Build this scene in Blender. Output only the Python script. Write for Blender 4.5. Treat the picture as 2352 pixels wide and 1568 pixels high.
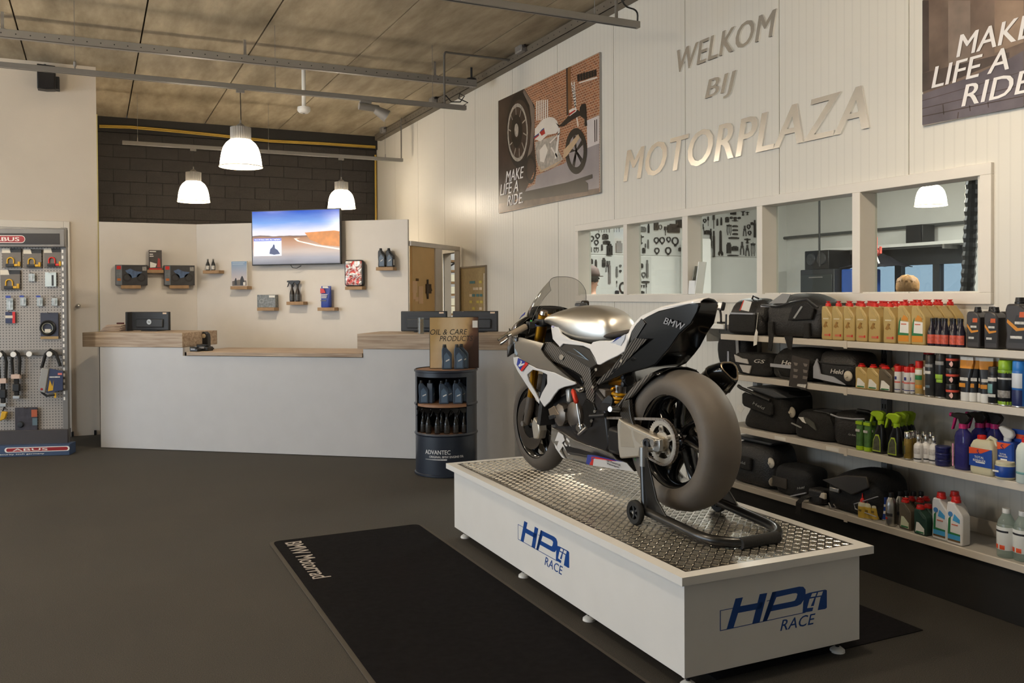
import bpy,bmesh,math,random
from mathutils import Vector,Matrix
for o in list(bpy.data.objects): bpy.data.objects.remove(o)
SC=bpy.context.scene
COL=SC.collection
PI=math.pi
random.seed(7)
# ---------------------------------------------------------------- camera
F_PX,CY_PX,YAW,PITCH,ROLL,CAM_H=2023.385,706.086,0.4430,-0.0133,-0.0059,1.45
fw=Vector((math.sin(YAW)*math.cos(PITCH),math.cos(YAW)*math.cos(PITCH),math.sin(PITCH)))
r0=Vector((math.cos(YAW),-math.sin(YAW),0));u0=r0.cross(fw)
rt=r0*math.cos(ROLL) + u0*math.sin(ROLL);up=-r0*math.sin(ROLL) + u0*math.cos(ROLL)
CAM=Vector((0,0,CAM_H))
cd=bpy.data.cameras.new('camera');cam=bpy.data.objects.new('camera',cd);COL.objects.link(cam)
cd.sensor_fit='HORIZONTAL';cd.sensor_width=36;cd.lens=36*F_PX/2352
cd.shift_y=-(784-CY_PX)/2352;cd.clip_start=.05;cd.clip_end=200
m4=Matrix((rt,up,-fw)).transposed().to_4x4();m4.translation=CAM;cam.matrix_world=m4
SC.camera=cam
# ---------------------------------------------------------------- light and exposure
SC.view_settings.view_transform='Standard';SC.view_settings.look='None'
SC.view_settings.gamma=1;SC.view_settings.use_curve_mapping=False
SC.view_settings.exposure=0.2
DAY=5.4;LAMP_W=44.0;SHADE_E=9.0;WORK_W=150.0
wd=bpy.data.worlds.new('world');SC.world=wd;wd.use_nodes=True
nt=wd.node_tree;bg=nt.nodes['Background']
bg.inputs[0].default_value=(.74,.87,1.0,1);bg.inputs[1].default_value=DAY
def portal(name,loc,rot,sx,sy):
    l=bpy.data.lights.new(name,'AREA');l.shape='RECTANGLE';l.size=sx;l.size_y=sy
    l.cycles.is_portal=True
    o=bpy.data.objects.new(name,l);COL.objects.link(o);o.location=loc;o.rotation_euler=rot
# daylight comes in through the long side windows of the shop, left of the camera
portal('side_daylight',(-7.96,5.2,1.6),(PI/2,0,-PI/2),8.8,2.6)
# ---------------------------------------------------------------- measuring: a photo position on a known plane of the room
def ray(px,py): return fw + rt*((px-1176)/F_PX) - up*((py-CY_PX)/F_PX)
def on_x(px,py,x): d=ray(px,py);return CAM + d*(x/d.x)
def on_y(px,py,y): d=ray(px,py);return CAM + d*(y/d.y)
def on_z(px,py,z): d=ray(px,py);return CAM + d*((z-CAM_H)/d.z)
def on_plane(px,py,p0,n):
    d=ray(px,py);return CAM + d*((Vector(p0)-CAM).dot(n)/d.dot(n))
# ---------------------------------------------------------------- materials
def lin(c): c /= 255;return c/12.92 if c <= .04045 else ((c+.055)/1.055)**2.4
def rgb(t): return (lin(t[0]),lin(t[1]),lin(t[2]),1)
MATS={}
def M(name,col=(128,128,128),rough=.5,metal=0,var=.06,scale=6,bump=0,bscale=60,coat=0,emit=0,spec=.5,alpha=1):
    if name in MATS: return MATS[name]
    m=bpy.data.materials.new(name);m.use_nodes=True;MATS[name]=m
    n=m.node_tree;p=n.nodes['Principled BSDF']
    c=rgb(col)
    tc=n.nodes.new('ShaderNodeTexCoord')
    if var:
        nz=n.nodes.new('ShaderNodeTexNoise');nz.inputs['Scale'].default_value=scale;nz.inputs['Detail'].default_value=4
        n.links.new(tc.outputs['Object'],nz.inputs['Vector'])
        rp=n.nodes.new('ShaderNodeValToRGB')
        rp.color_ramp.elements[0].position=.3;rp.color_ramp.elements[1].position=.7
        rp.color_ramp.elements[0].color=tuple(x*(1-var) for x in c[:3])+(1,)
        rp.color_ramp.elements[1].color=tuple(min(1,x*(1+var)) for x in c[:3])+(1,)
        n.links.new(nz.outputs['Fac'],rp.inputs['Fac']);n.links.new(rp.outputs['Color'],p.inputs['Base Color'])
    else: p.inputs['Base Color'].default_value=c
    p.inputs['Roughness'].default_value=rough;p.inputs['Metallic'].default_value=metal
    p.inputs['Coat Weight'].default_value=coat;p.inputs['Coat Roughness'].default_value=.06
    p.inputs['Specular IOR Level'].default_value=spec
    if bump:
        nb=n.nodes.new('ShaderNodeTexNoise');nb.inputs['Scale'].default_value=bscale;nb.inputs['Detail'].default_value=3
        n.links.new(tc.outputs['Object'],nb.inputs['Vector'])
        bp=n.nodes.new('ShaderNodeBump');bp.inputs['Strength'].default_value=bump;bp.inputs['Distance'].default_value=.01
        n.links.new(nb.outputs['Fac'],bp.inputs['Height']);n.links.new(bp.outputs['Normal'],p.inputs['Normal'])
    if emit:
        p.inputs['Emission Color'].default_value=c;p.inputs['Emission Strength'].default_value=emit
    return m
def glass_mat(name,tint=(255,255,255),refl=1.45,rough=0.0,body=0.0,bodycol=(255,255,255)):
    if name in MATS: return MATS[name]
    m=bpy.data.materials.new(name);m.use_nodes=True;MATS[name]=m
    n=m.node_tree;n.nodes.clear()
    out=n.nodes.new('ShaderNodeOutputMaterial');tr=n.nodes.new('ShaderNodeBsdfTransparent');gl=n.nodes.new('ShaderNodeBsdfGlossy')
    tr.inputs[0].default_value=rgb(tint);gl.inputs['Roughness'].default_value=rough
    lw=n.nodes.new('ShaderNodeLayerWeight');lw.inputs[0].default_value=.5;f0=((refl-1)/(refl+1))**2
    pw=n.nodes.new('ShaderNodeMath');pw.operation='POWER';pw.inputs[1].default_value=5;n.links.new(lw.outputs['Facing'],pw.inputs[0])
    fr=n.nodes.new('ShaderNodeMath');fr.operation='MULTIPLY_ADD';fr.inputs[1].default_value=1-f0;fr.inputs[2].default_value=f0;n.links.new(pw.outputs[0],fr.inputs[0])
    mx=n.nodes.new('ShaderNodeMixShader');n.links.new(fr.outputs[0],mx.inputs[0])
    base=tr
    if body:
        df=n.nodes.new('ShaderNodeBsdfDiffuse');df.inputs[0].default_value=rgb(bodycol)
        m2=n.nodes.new('ShaderNodeMixShader');m2.inputs[0].default_value=body
        n.links.new(tr.outputs[0],m2.inputs[1]);n.links.new(df.outputs[0],m2.inputs[2]);base=m2
    n.links.new(base.outputs[0],mx.inputs[1]);n.links.new(gl.outputs[0],mx.inputs[2]);n.links.new(mx.outputs[0],out.inputs[0])
    return m
def nodes_of(m):
    n=m.node_tree;return n,n.nodes['Principled BSDF']
def wave_mat(name,c1,c2,scale,rough=.4,metal=0,coat=0,bump=0,axis='X',dist=0,lo=.4,hi=.6,diag=False):
    """two-tone stripes along an axis (carbon weave, ribbed sheet)"""
    if name in MATS: return MATS[name]
    m=M(name,c1,rough,metal,var=0,coat=coat);n,p=nodes_of(m)
    tc=n.nodes.new('ShaderNodeTexCoord');w=n.nodes.new('ShaderNodeTexWave')
    w.wave_type='BANDS';w.bands_direction='DIAGONAL' if diag else axis;w.inputs['Scale'].default_value=scale;w.inputs['Distortion'].default_value=dist
    n.links.new(tc.outputs['Object'],w.inputs['Vector'])
    rp=n.nodes.new('ShaderNodeValToRGB');rp.color_ramp.elements[0].position=lo;rp.color_ramp.elements[1].position=hi
    rp.color_ramp.elements[0].color=rgb(c1);rp.color_ramp.elements[1].color=rgb(c2)
    n.links.new(w.outputs['Fac'],rp.inputs['Fac']);n.links.new(rp.outputs['Color'],p.inputs['Base Color'])
    if bump:
        b=n.nodes.new('ShaderNodeBump');b.inputs['Strength'].default_value=bump;b.inputs['Distance'].default_value=.004
        n.links.new(w.outputs['Fac'],b.inputs['Height']);n.links.new(b.outputs['Normal'],p.inputs['Normal'])
    return m
# ---------------------------------------------------------------- mesh building
class B:
    def __init__(s): s.v=[];s.f=[]
    def add(s,V,Fs):
        k=len(s.v);s.v += [tuple(x) for x in V];s.f += [tuple(i+k for i in f) for f in Fs];return s
    def box(s,x0,x1,y0,y1,z0,z1,rot=None,c=None):
        V=[Vector((x,y,z)) for z in (z0,z1) for y in (y0,y1) for x in (x0,x1)]
        if rot is not None:
            c=Vector(c) if c is not None else Vector(((x0+x1)/2,(y0+y1)/2,(z0+z1)/2))
            V=[rot @ (q-c) + c for q in V]
        return s.add(V,[(0,1,3,2),(4,6,7,5),(0,4,5,1),(2,3,7,6),(0,2,6,4),(1,5,7,3)])
    def tube(s,pts,r,n=8,closed=False,caps=True):
        P=[Vector(p) for p in pts];N=len(P);rr=r if isinstance(r,(list,tuple)) else [r]*N
        V=[];prev=None
        for i in range(N):
            a=P[(i-1) % N] if (i > 0 or closed) else P[i];b=P[(i+1) % N] if (i < N-1 or closed) else P[i]
            t=(b-a).normalized()
            if prev is None:
                h=Vector((0,0,1)) if abs(t.z) < .9 else Vector((1,0,0));x=t.cross(h).normalized()
            else: x=(prev - t*prev.dot(t)).normalized()
            prev=x;y=t.cross(x)
            for k in range(n):
                a_=2*PI*k/n;V.append(P[i] + x*(rr[i]*math.cos(a_)) + y*(rr[i]*math.sin(a_)))
        Fs=[]
        for i in range(N if closed else N-1):
            j=(i+1) % N
            for k in range(n):
                l=(k+1) % n;Fs.append((i*n+k,i*n+l,j*n+l,j*n+k))
        if caps and not closed: Fs += [tuple(range(n-1,-1,-1)),tuple((N-1)*n+k for k in range(n))]
        return s.add(V,Fs)
    def cyl(s,p,q,r,r2=None,n=16): return s.tube([p,q],[r,r if r2 is None else r2],n)
    def lathe(s,prof,n=24,c=(0,0,0),axis='z',a0=0,a1=2*PI,sx=1,sy=1,caps=False):
        full=abs(a1-a0-2*PI) < 1e-6;m=n if full else n+1;V=[]
        for (r,h) in prof:
            for k in range(m):
                a=a0+(a1-a0)*k/n;x=r*math.cos(a)*sx;y=r*math.sin(a)*sy
                q=(x,y,h) if axis == 'z' else ((x,h,y) if axis == 'y' else (h,x,y))
                V.append((q[0]+c[0],q[1]+c[1],q[2]+c[2]))
        Fs=[]
        for i in range(len(prof)-1):
            for k in range(n):
                l=(k+1) % m;Fs.append((i*m+k,i*m+l,(i+1)*m+l,(i+1)*m+k))
        if full and caps:
            if prof[0][0] > 1e-6: Fs.append(tuple(range(m-1,-1,-1)))
            if prof[-1][0] > 1e-6: Fs.append(tuple((len(prof)-1)*m+k for k in range(m)))
        return s.add(V,Fs)
    def prism(s,poly,a,b,axis='y'):
        def q(p,h): return (p[0],h,p[1]) if axis == 'y' else ((h,p[0],p[1]) if axis == 'x' else (p[0],p[1],h))
        n=len(poly);V=[q(p,a) for p in poly]+[q(p,b) for p in poly]
        Fs=[tuple(range(n)),tuple(range(2*n-1,n-1,-1))]+[(i,i+n,(i+1) % n+n,(i+1) % n) for i in range(n)]
        return s.add(V,Fs)
    def loft(s,secs,closed=True,caps=True,ring=False):
        n=len(secs[0]);V=[p for sec in secs for p in sec];Fs=[]
        for i in range(len(secs)-1 if not ring else len(secs)):
            j=(i+1) % len(secs)
            for k in range(n if closed else n-1):
                l=(k+1) % n;Fs.append((i*n+k,i*n+l,j*n+l,j*n+k))
        if caps and closed and not ring: Fs += [tuple(range(n-1,-1,-1)),tuple((len(secs)-1)*n+k for k in range(n))]
        return s.add(V,Fs)
    def sphere(s,c,r,n=12,sx=1,sy=1,sz=1):
        prof=[(r*math.sin(PI*i/n),-r*math.cos(PI*i/n)*sz) for i in range(n+1)]
        return s.lathe(prof,n*2,c,'z',sx=sx,sy=sy)
    def jit(s,d): s.v=[tuple(c+random.uniform(-d,d) for c in v) for v in s.v];return s
    def mesh(s,name,smooth=35,merge=True):
        me=bpy.data.meshes.new(name);me.from_pydata([tuple(v) for v in s.v],[],s.f)
        bm=bmesh.new();bm.from_mesh(me)
        if merge: bmesh.ops.remove_doubles(bm,verts=bm.verts,dist=1e-5)
        bmesh.ops.recalc_face_normals(bm,faces=bm.faces);bm.to_mesh(me);bm.free()
        if smooth:
            me.shade_smooth();me.set_sharp_from_angle(angle=math.radians(smooth))
        return me
def put(name,b,mat,parent=None,loc=None,rot=None,bev=0,smooth=35,seg=2,sub=0,solid=0,merge=True):
    me=b.mesh(name,smooth,merge) if isinstance(b,B) else b
    o=bpy.data.objects.new(name,me);COL.objects.link(o)
    if mat is not None: me.materials.clear();me.materials.append(mat)
    if parent is not None: o.parent=parent
    if loc is not None: o.location=loc
    if rot is not None: o.rotation_euler=rot
    if solid: md=o.modifiers.new('solid','SOLIDIFY');md.thickness=solid;md.offset=0
    if sub: md=o.modifiers.new('sub','SUBSURF');md.levels=sub;md.render_levels=sub
    if bev: md=o.modifiers.new('bevel','BEVEL');md.width=bev;md.segments=seg;md.limit_method='ANGLE';md.angle_limit=math.radians(40)
    return o
def tag(o,label=None,cat=None,group=None,kind=None):
    if label: o['label']=label
    if cat: o['category']=cat
    if group: o['group']=group
    if kind: o['kind']=kind
    return o
def thing(name,label,cat,loc=(0,0,0),rz=0,group=None):
    o=bpy.data.objects.new(name,None);COL.objects.link(o);o.location=loc;o.rotation_euler=(0,0,rz);o.empty_display_size=.1
    return tag(o,label,cat,group)
def struct(o): o['kind']='structure';return o
def copy_tree(o,parent=None):
    c=o.copy();COL.objects.link(c);c.parent=parent
    for ch in [x for x in KIDS.get(o.name,o.children)]: copy_tree(ch,c)
    return c
KIDS={}
def dup(root,loc,rz,label,group=None):
    c=copy_tree(root);c.location=loc;c.rotation_euler=(0,0,rz);c['label']=label
    if group: c['group']=group
    return c
def text_mesh(s,w=None,h=None,ext=.001,shear=0,bold=0,spacing=1.0,align='CENTER',line=1.0):
    cu=bpy.data.curves.new('t','FONT');cu.body=s;cu.size=1;cu.extrude=.02;cu.shear=shear
    cu.space_character=spacing;cu.align_x=align;cu.space_line=line;cu.resolution_u=3
    ob=bpy.data.objects.new('t',cu);me=bpy.data.meshes.new_from_object(ob)
    bpy.data.objects.remove(ob);bpy.data.curves.remove(cu)
    xs=[v.co.x for v in me.vertices];ys=[v.co.y for v in me.vertices]
    x0,x1,y0,y1=min(xs),max(xs),min(ys),max(ys)
    kx=w/(x1-x0) if w else None;ky=h/(y1-y0) if h else None
    kx=kx or ky;ky=ky or kx
    for v in me.vertices:
        v.co.x=(v.co.x-(x0+x1)/2)*kx;v.co.y=(v.co.y-(y0+y1)/2)*ky;v.co.z=v.co.z/.02*ext
    return fatten(me,bold*(y1-y0)*ky) if bold > 0 else me
def fatten(me,d):
    """heavier strokes: the glyphs repeated a hair to both sides"""
    V=[v.co.copy() for v in me.vertices];Fs=[tuple(p.vertices) for p in me.polygons];n=len(V);A=[];G=[]
    for k in (-1,-.34,.34,1): m=len(A);A += [(v.x+k*d,v.y,v.z*(1+.12*k)) for v in V];G += [tuple(i+m for i in f) for f in Fs]
    bpy.data.meshes.remove(me);me=bpy.data.meshes.new('lettering');me.from_pydata(A,[],G);return me
def text(s,mat,parent,loc,rot,w=None,h=None,name='lettering',**k):
    return put(name,text_mesh(s,w,h,**k),mat,parent,loc,rot,smooth=0)
ORD=['first','second','third','fourth','fifth','sixth','seventh','eighth','ninth','tenth','eleventh','twelfth']
def rrect(w,d,r,n=4,cx=0,cy=0):
    P=[]
    for (sx,sy,a) in ((1,1,0),(-1,1,PI/2),(-1,-1,PI),(1,-1,1.5*PI)):
        for k in range(n+1):
            t=a+PI/2*k/n;P.append((cx+sx*(w/2-r)+r*math.cos(t),cy+sy*(d/2-r)+r*math.sin(t)))
    return P
def arc(cx,cz,r,a0,a1,n,ry=None): return [(cx+r*math.cos(a0+(a1-a0)*i/n),cz+(ry or r)*math.sin(a0+(a1-a0)*i/n)) for i in range(n+1)]
# shared materials
WHITE=M('white_laminate',(192,192,193),.45,var=.02)
WOODTOP=M('grey_oak',(176,158,138),.55)
BLACKP=M('black_plastic',(24,24,26),.42,var=.1)
DARKP=M('charcoal_plastic',(40,43,48),.5,var=.08)
STEEL=M('galvanised_steel',(150,148,146),.45,metal=.6,var=.12,scale=20)
CHROME=M('bright_metal',(215,212,205),.18,metal=1,var=.03)
SILVER=M('silver_metal',(190,188,184),.32,metal=1,var=.05)
WPLAST=M('white_plastic',(236,235,231),.35,var=.02)
PAPER=M('paper_white',(238,236,230),.8,var=.02)
REDP=M('red_plastic',(205,32,24),.38,var=.05)
GOLDP=M('gold_plastic',(186,160,100),.38,var=.06)
RUBBER=M('black_rubber',(26,25,24),.75,var=.15,bump=.15,bscale=120)
FABRIC=M('black_nylon',(25,24,24),.78,var=.25,scale=30,bump=.5,bscale=220)
FABRIC2=M('black_coated_fabric',(31,30,30),.5,var=.2,scale=18,bump=.3,bscale=120)
GREYREF=M('grey_reflective_trim',(168,170,178),.45,var=.05)
def wood_fix():
    n,p=nodes_of(WOODTOP)
    tc=n.nodes.new('ShaderNodeTexCoord');mp=n.nodes.new('ShaderNodeMapping');mp.inputs['Scale'].default_value=(1.2,14,22)
    nz=n.nodes.new('ShaderNodeTexNoise');nz.inputs['Scale'].default_value=2.2;nz.inputs['Detail'].default_value=8;nz.inputs['Distortion'].default_value=.6
    n.links.new(tc.outputs['Object'],mp.inputs['Vector']);n.links.new(mp.outputs['Vector'],nz.inputs['Vector'])
    rp=n.nodes.new('ShaderNodeValToRGB');rp.color_ramp.elements[0].position=.3;rp.color_ramp.elements[1].position=.72
    rp.color_ramp.elements[0].color=rgb((140,118,98));rp.color_ramp.elements[1].color=rgb((196,178,156))
    n.links.new(nz.outputs['Fac'],rp.inputs['Fac']);n.links.new(rp.outputs['Color'],p.inputs['Base Color'])
wood_fix()

# ================================================================= ROOM SHELL
W=3.95;ZC=3.9;YB=13.15;XL=-8.0;YF=-3.5
def floor_mat():
    m=M('rubber_granulate_floor',(52,48,42),.82,var=0);n,p=nodes_of(m)
    tc=n.nodes.new('ShaderNodeTexCoord')
    a=n.nodes.new('ShaderNodeTexNoise');a.inputs['Scale'].default_value=260;a.inputs['Detail'].default_value=2
    b=n.nodes.new('ShaderNodeTexNoise');b.inputs['Scale'].default_value=1.3;b.inputs['Detail'].default_value=5
    v=n.nodes.new('ShaderNodeTexVoronoi');v.inputs['Scale'].default_value=46
    for q in (a,b,v): n.links.new(tc.outputs['Object'],q.inputs['Vector'])
    ra=n.nodes.new('ShaderNodeValToRGB');ra.color_ramp.elements[0].position=.3;ra.color_ramp.elements[1].position=.75
    ra.color_ramp.elements[0].color=rgb((30,29,27));ra.color_ramp.elements[1].color=rgb((74,70,63))
    rb=n.nodes.new('ShaderNodeValToRGB');rb.color_ramp.elements[0].color=(.72,.72,.74,1);rb.color_ramp.elements[1].color=(1.15,1.12,1.05,1)
    mx=n.nodes.new('ShaderNodeMix');mx.data_type='RGBA';mx.blend_type='MULTIPLY';mx.inputs[0].default_value=1
    n.links.new(a.outputs['Fac'],ra.inputs['Fac']);n.links.new(b.outputs['Fac'],rb.inputs['Fac'])
    n.links.new(ra.outputs['Color'],mx.inputs[6]);n.links.new(rb.outputs['Color'],mx.inputs[7])
    rs=n.nodes.new('ShaderNodeValToRGB');rs.color_ramp.elements[0].position=.035;rs.color_ramp.elements[1].position=.05
    rs.color_ramp.elements[0].color=(1,1,1,1);rs.color_ramp.elements[1].color=(0,0,0,1)
    n.links.new(v.outputs['Distance'],rs.inputs['Fac'])
    m2=n.nodes.new('ShaderNodeMix');m2.data_type='RGBA';n.links.new(rs.outputs['Color'],m2.inputs[0])
    n.links.new(mx.outputs[2],m2.inputs[6]);m2.inputs[7].default_value=rgb((120,112,100))
    n.links.new(m2.outputs[2],p.inputs['Base Color'])
    bp=n.nodes.new('ShaderNodeBump');bp.inputs['Strength'].default_value=.35;bp.inputs['Distance'].default_value=.003
    n.links.new(a.outputs['Fac'],bp.inputs['Height']);n.links.new(bp.outputs['Normal'],p.inputs['Normal'])
    return m
struct(put('floor',B().box(XL,12.5,YF-.2,YB+.2,-.1,0),floor_mat()))
def concrete(name='concrete_slab',k=1.0):
    m=M(name,(120,106,84),.85,var=0);n,p=nodes_of(m)
    tc=n.nodes.new('ShaderNodeTexCoord');mp=n.nodes.new('ShaderNodeMapping');mp.inputs['Scale'].default_value=(2.5,.6,1)
    a=n.nodes.new('ShaderNodeTexNoise');a.inputs['Scale'].default_value=2;a.inputs['Detail'].default_value=9;a.inputs['Roughness'].default_value=.62
    n.links.new(tc.outputs['Object'],mp.inputs['Vector']);n.links.new(mp.outputs['Vector'],a.inputs['Vector'])
    rp=n.nodes.new('ShaderNodeValToRGB');rp.color_ramp.elements[0].position=.28;rp.color_ramp.elements[1].position=.72
    rp.color_ramp.elements[0].color=rgb((124,112,92));rp.color_ramp.elements[1].color=rgb((182,169,145))
    n.links.new(a.outputs['Fac'],rp.inputs['Fac']);n.links.new(rp.outputs['Color'],p.inputs['Base Color'])
    return m
CONC=concrete()
ceil=struct(put('ceiling',B().box(XL,W+.1,YF-.2,YB+.2,ZC+.03,ZC+.15),M('ceiling_joint_shadow',(46,40,32),.9)))
# concrete ceiling slabs, two spans split by the joist line at y=9.3; joints recessed
slabs=[-8.0,-6.6,-5.6,-4.6,-3.6,-2.6,-1.6,-.6,.43,1.44,2.46,3.5,W+.1]
for (ya,yb_) in ((YF,3.9),(3.93,9.24),(9.36,YB)):
    for a,b in zip(slabs[:-1],slabs[1:]):
        put('slab',B().box(a+.007,b-.007,ya,yb_,ZC,ZC+.04),CONC,ceil)
# right wall: white ribbed sandwich panels, one metre wide, around the workshop window
PANEL=wave_mat('white_ribbed_panel',(219,215,205),(226,222,212),5.2,rough=.36,axis='Y',bump=.14,lo=.0,hi=.12)
OPEN=[(2.95,6.92,1.46,2.03),(9.86,10.34,0,1.98)]   # workshop window, store room doorway
def cut(b,x0,x1,a,c,z1):
    """wall strip between y=a and y=c with the openings left out"""
    ys_=sorted({a,c}|{y for o in OPEN for y in o[:2] if a < y < c})
    for p_,q_ in zip(ys_[:-1],ys_[1:]):
        o=[o for o in OPEN if o[0] <= (p_+q_)/2 <= o[1]]
        if not o: b.box(x0,x1,p_,q_,0,z1);continue
        if o[0][2] > 0: b.box(x0,x1,p_,q_,0,o[0][2])
        b.box(x0,x1,p_,q_,o[0][3],z1)
    return b
wr=struct(put('wall_right',cut(B(),W+.012,W+.11,YF,YB,ZC),M('panel_joint',(150,142,128),.8)))
ys=[YF]+[3.357+.9858*k for k in range(-6,10)]+[YB]
for a,b in zip(ys[:-1],ys[1:]):
    a += .003;b -= .003
    put('panel',cut(B(),W,W+.02,a,b,ZC),PANEL,wr,smooth=0)
# back wall of dark painted blocks
BLK=M('dark_painted_block',(38,34,32),.7,var=.2,scale=4,bump=.5,bscale=40)
wb=struct(put('wall_back',B().box(-.6,W+.1,YB+.012,YB+.15,0,ZC),M('dark_mortar',(24,22,20),.9)))
bw,bh=.415,.1655;z=3.70;row=0
blk_mesh=B().box(.004,bw-.004,0,.03,.004,bh-.004).mesh('block',0);blk_mesh.materials.append(BLK)
while z > 2.1:
    z -= bh;x=.05 - (row % 2)*bw/2
    while x < W-.02:
        if x+bw < W: o=put('block',blk_mesh,None,wb,(x,YB,z))
        else: put('block',B().box(.004,W-x-.004,0,.03,.004,bh-.004),BLK,wb,(x,YB,z))
        x += bw
    row += 1
struct(tag(put('trim_1',B().box(-.3,W,YB-.05,YB+.02,3.70,ZC),M('black_beam',(22,21,21),.6)),kind='structure'))
# left wall of the sales room, facing the camera
LW=M('cream_painted_wall',(216,206,192),.7,var=.03,scale=2,bump=.06,bscale=90)
YL=10.35
struct(put('wall_left',B().box(XL,.044,YL,YL+.12,0,ZC),LW))
struct(put('wall_side',B().box(-.1,.03,YL+.12,YB,0,ZC),LW))
struct(put('trim_2',B().box(.044,.054,YL-.004,YL+.04,1.0,3.4),M('yellowish_edge_strip',(196,180,116),.6)))
# front wall kept windowless to cut daylight from behind, far side wall with windows
FWM=M('shop_front_wall',(205,200,192),.7,var=.03)
struct(put('wall_front',B().box(XL,W+.1,YF-.15,YF,0,ZC),FWM))
b=B().box(XL-.15,XL,YF,YL,2.9,ZC).box(XL-.15,XL,YF,.8,0,2.9).box(XL-.15,XL,9.6,YL,0,2.9).box(XL-.15,XL,.8,9.6,0,.3)
for y in (2.6,4.4,6.2,8.0): b.box(XL-.1,XL-.03,y-.06,y+.06,.3,2.9)
struct(put('wall_far_side',b,FWM))
# door in the left wall behind the lock display
DF=M('white_door_paint',(226,220,210),.5,var=.02)
p=on_y(160,509,YL);dx1=p.x;dz1=p.z
d1=struct(thing('door_1',None,None,(0,0,0)))
fr_=B().box(dx1-.055,dx1,YL-.03,YL,0,dz1).box(dx1-1.3,dx1-.055,YL-.03,YL,dz1-.075,dz1).box(dx1-1.3,dx1-1.24,YL-.03,YL,0,dz1-.075)
put('door_frame',fr_,DF,d1,bev=.004)
put('door_leaf',B().box(dx1-1.24,dx1-.055,YL-.012,YL-.002,.01,dz1-.075),DF,d1)
q=on_y(179,703,YL-.04)
t=thing('door_stop','small round metal bumper on the cream wall right of the lock display','wall bumper',(q.x,YL,q.z))
put('rose',B().lathe([(.0,-.022),(.02,-.022),(.026,-.012),(.026,0)],16,axis='y'),SILVER,t)
put('knob',B().lathe([(0,-.05),(.016,-.048),(.02,-.036),(.012,-.022)],16,axis='y'),CHROME,t)
# black skirting feet / cable clips on the wall base
for i,px in enumerate((167,219)):
    q=on_z(px,1000,0)
    tag(put('floor_clip',B().box(q.x-.012,q.x+.012,YL-.035,YL,0,.05),BLACKP,bev=.003),['small black clip at the wall base beside the lock display','small black clip at the wall base by the counter end'][i],'clip')

# ================================================================= CEILING SERVICES
GREYM=M('grey_powder_coat',(140,137,134),.5,metal=.3,var=.05)
# joist line between the two slab spans
struct(put('trim_3',B().box(-8,W,9.245,9.355,ZC-.03,ZC+.02),M('dark_joint_filler',(58,50,40),.85)))
def perforated_tray(x0,x1,y,z,label,h=.075,w=.05):
    t=thing('cable_tray',label,'cable tray',(0,0,0))
    b=B().box(x0,x1,y,y+.003,z,z+h).box(x0,x1,y+w,y+w+.003,z,z+h).box(x0,x1,y,y+w,z,z+.003)
    put('channel',b,GREYM,t)
    hb=B();x=x0+.08
    while x < x1:
        hb.cyl((x,y+.0005,z+h/2),(x,y-.001,z+h/2),.006,n=6);x += .11
    tag(put('perforation',hb,M('slot_dark',(44,42,40),.8),t),kind='stuff')
    return t
TY,TZ=8.66,3.68
t=perforated_tray(-5.5,on_y(1095,190,TY).x,TY,TZ,'perforated grey cable tray running across the room under the ceiling slabs',h=.07)
for px in (5,563,1000):
    x=on_y(px,60,TY).x
    put('hanger',B().box(x-.012,x+.012,TY+.02,TY+.03,TZ+.05,ZC).box(x-.02,x+.02,TY-.004,TY+.055,TZ+.066,TZ+.074),STEEL,t)
def light_track(x0,x1,y,z,label,drops):
    t=thing('lighting_track',label,'lighting track',(0,0,0))
    put('rail',B().box(x0,x1,y-.022,y+.022,z-.022,z+.022),GREYM,t,bev=.003)
    put('rail_slot',B().box(x0+.05,x1-.02,y-.006,y+.006,z-.0225,z-.015),M('slot_dark'),t)
    for x in drops:
        put('suspension_wire',B().cyl((x,y,z+.06),(x,y,ZC),.0022,n=5),STEEL,t)
        put('wire_clip',B().cyl((x,y,z+.02),(x,y,z+.07),.007,.004,n=8),STEEL,t)
    return t
T2Y,T2Z=8.12,3.30
e2=on_y(1070,248,T2Y)
t2=light_track(-5.0,e2.x,T2Y,e2.z,'grey lighting track with one pendant and a spotlight in front of the cable tray',[on_y(p,170,T2Y).x for p in (172,632)]+[e2.x-.35])
e3a,e3b=on_y(281,328,11.46),on_y(925,367,11.46)
t3=light_track(e3a.x,e3b.x,11.46,(e3a.z+e3b.z)/2,'grey lighting track with two pendants in front of the dark block wall',[on_y(316,320,11.46).x,on_y(617,340,11.46).x,on_y(885,350,11.46).x])
Z3=(e3a.z+e3b.z)/2
# feed conduit dropping from the ceiling to the end of each track
e0=on_z(1467,58,3.30)
t0=light_track(-5.0,e0.x,e0.y,3.30,'grey lighting track crossing the top of the picture beside the wall letters',[e0.x-.35,1.2,-1])
def conduit(name,pts,r,mat,label,cat):
    return tag(put(name,B().tube(pts,r,8),mat,smooth=60),label,cat)
def bend(pts,rad=.06,n=4):
    out=[Vector(pts[0])]
    for i in range(1,len(pts)-1):
        a,b,c=Vector(pts[i-1]),Vector(pts[i]),Vector(pts[i+1])
        d1=(a-b).normalized()*min(rad,(a-b).length/2);d2=(c-b).normalized()*min(rad,(c-b).length/2)
        for k in range(n+1):
            s=k/n;out.append((b+d1)*(1-s)**2 + b*2*s*(1-s) + (b+d2)*s**2)
    out.append(Vector(pts[-1]));return out
GPIPE=M('grey_pvc_pipe',(112,108,102),.5)
cx_=on_y(1020,100,T2Y).x
zz=e2.z
conduit('conduit_pipe',bend([(cx_,T2Y,zz+.02),(cx_,T2Y,ZC-.05),(cx_+.05,T2Y+.02,ZC-.05),(W-.05,T2Y+.02,ZC-.05)],.07),.011,GPIPE,'grey conduit dropping from the ceiling to the pendant track end','conduit')
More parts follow.
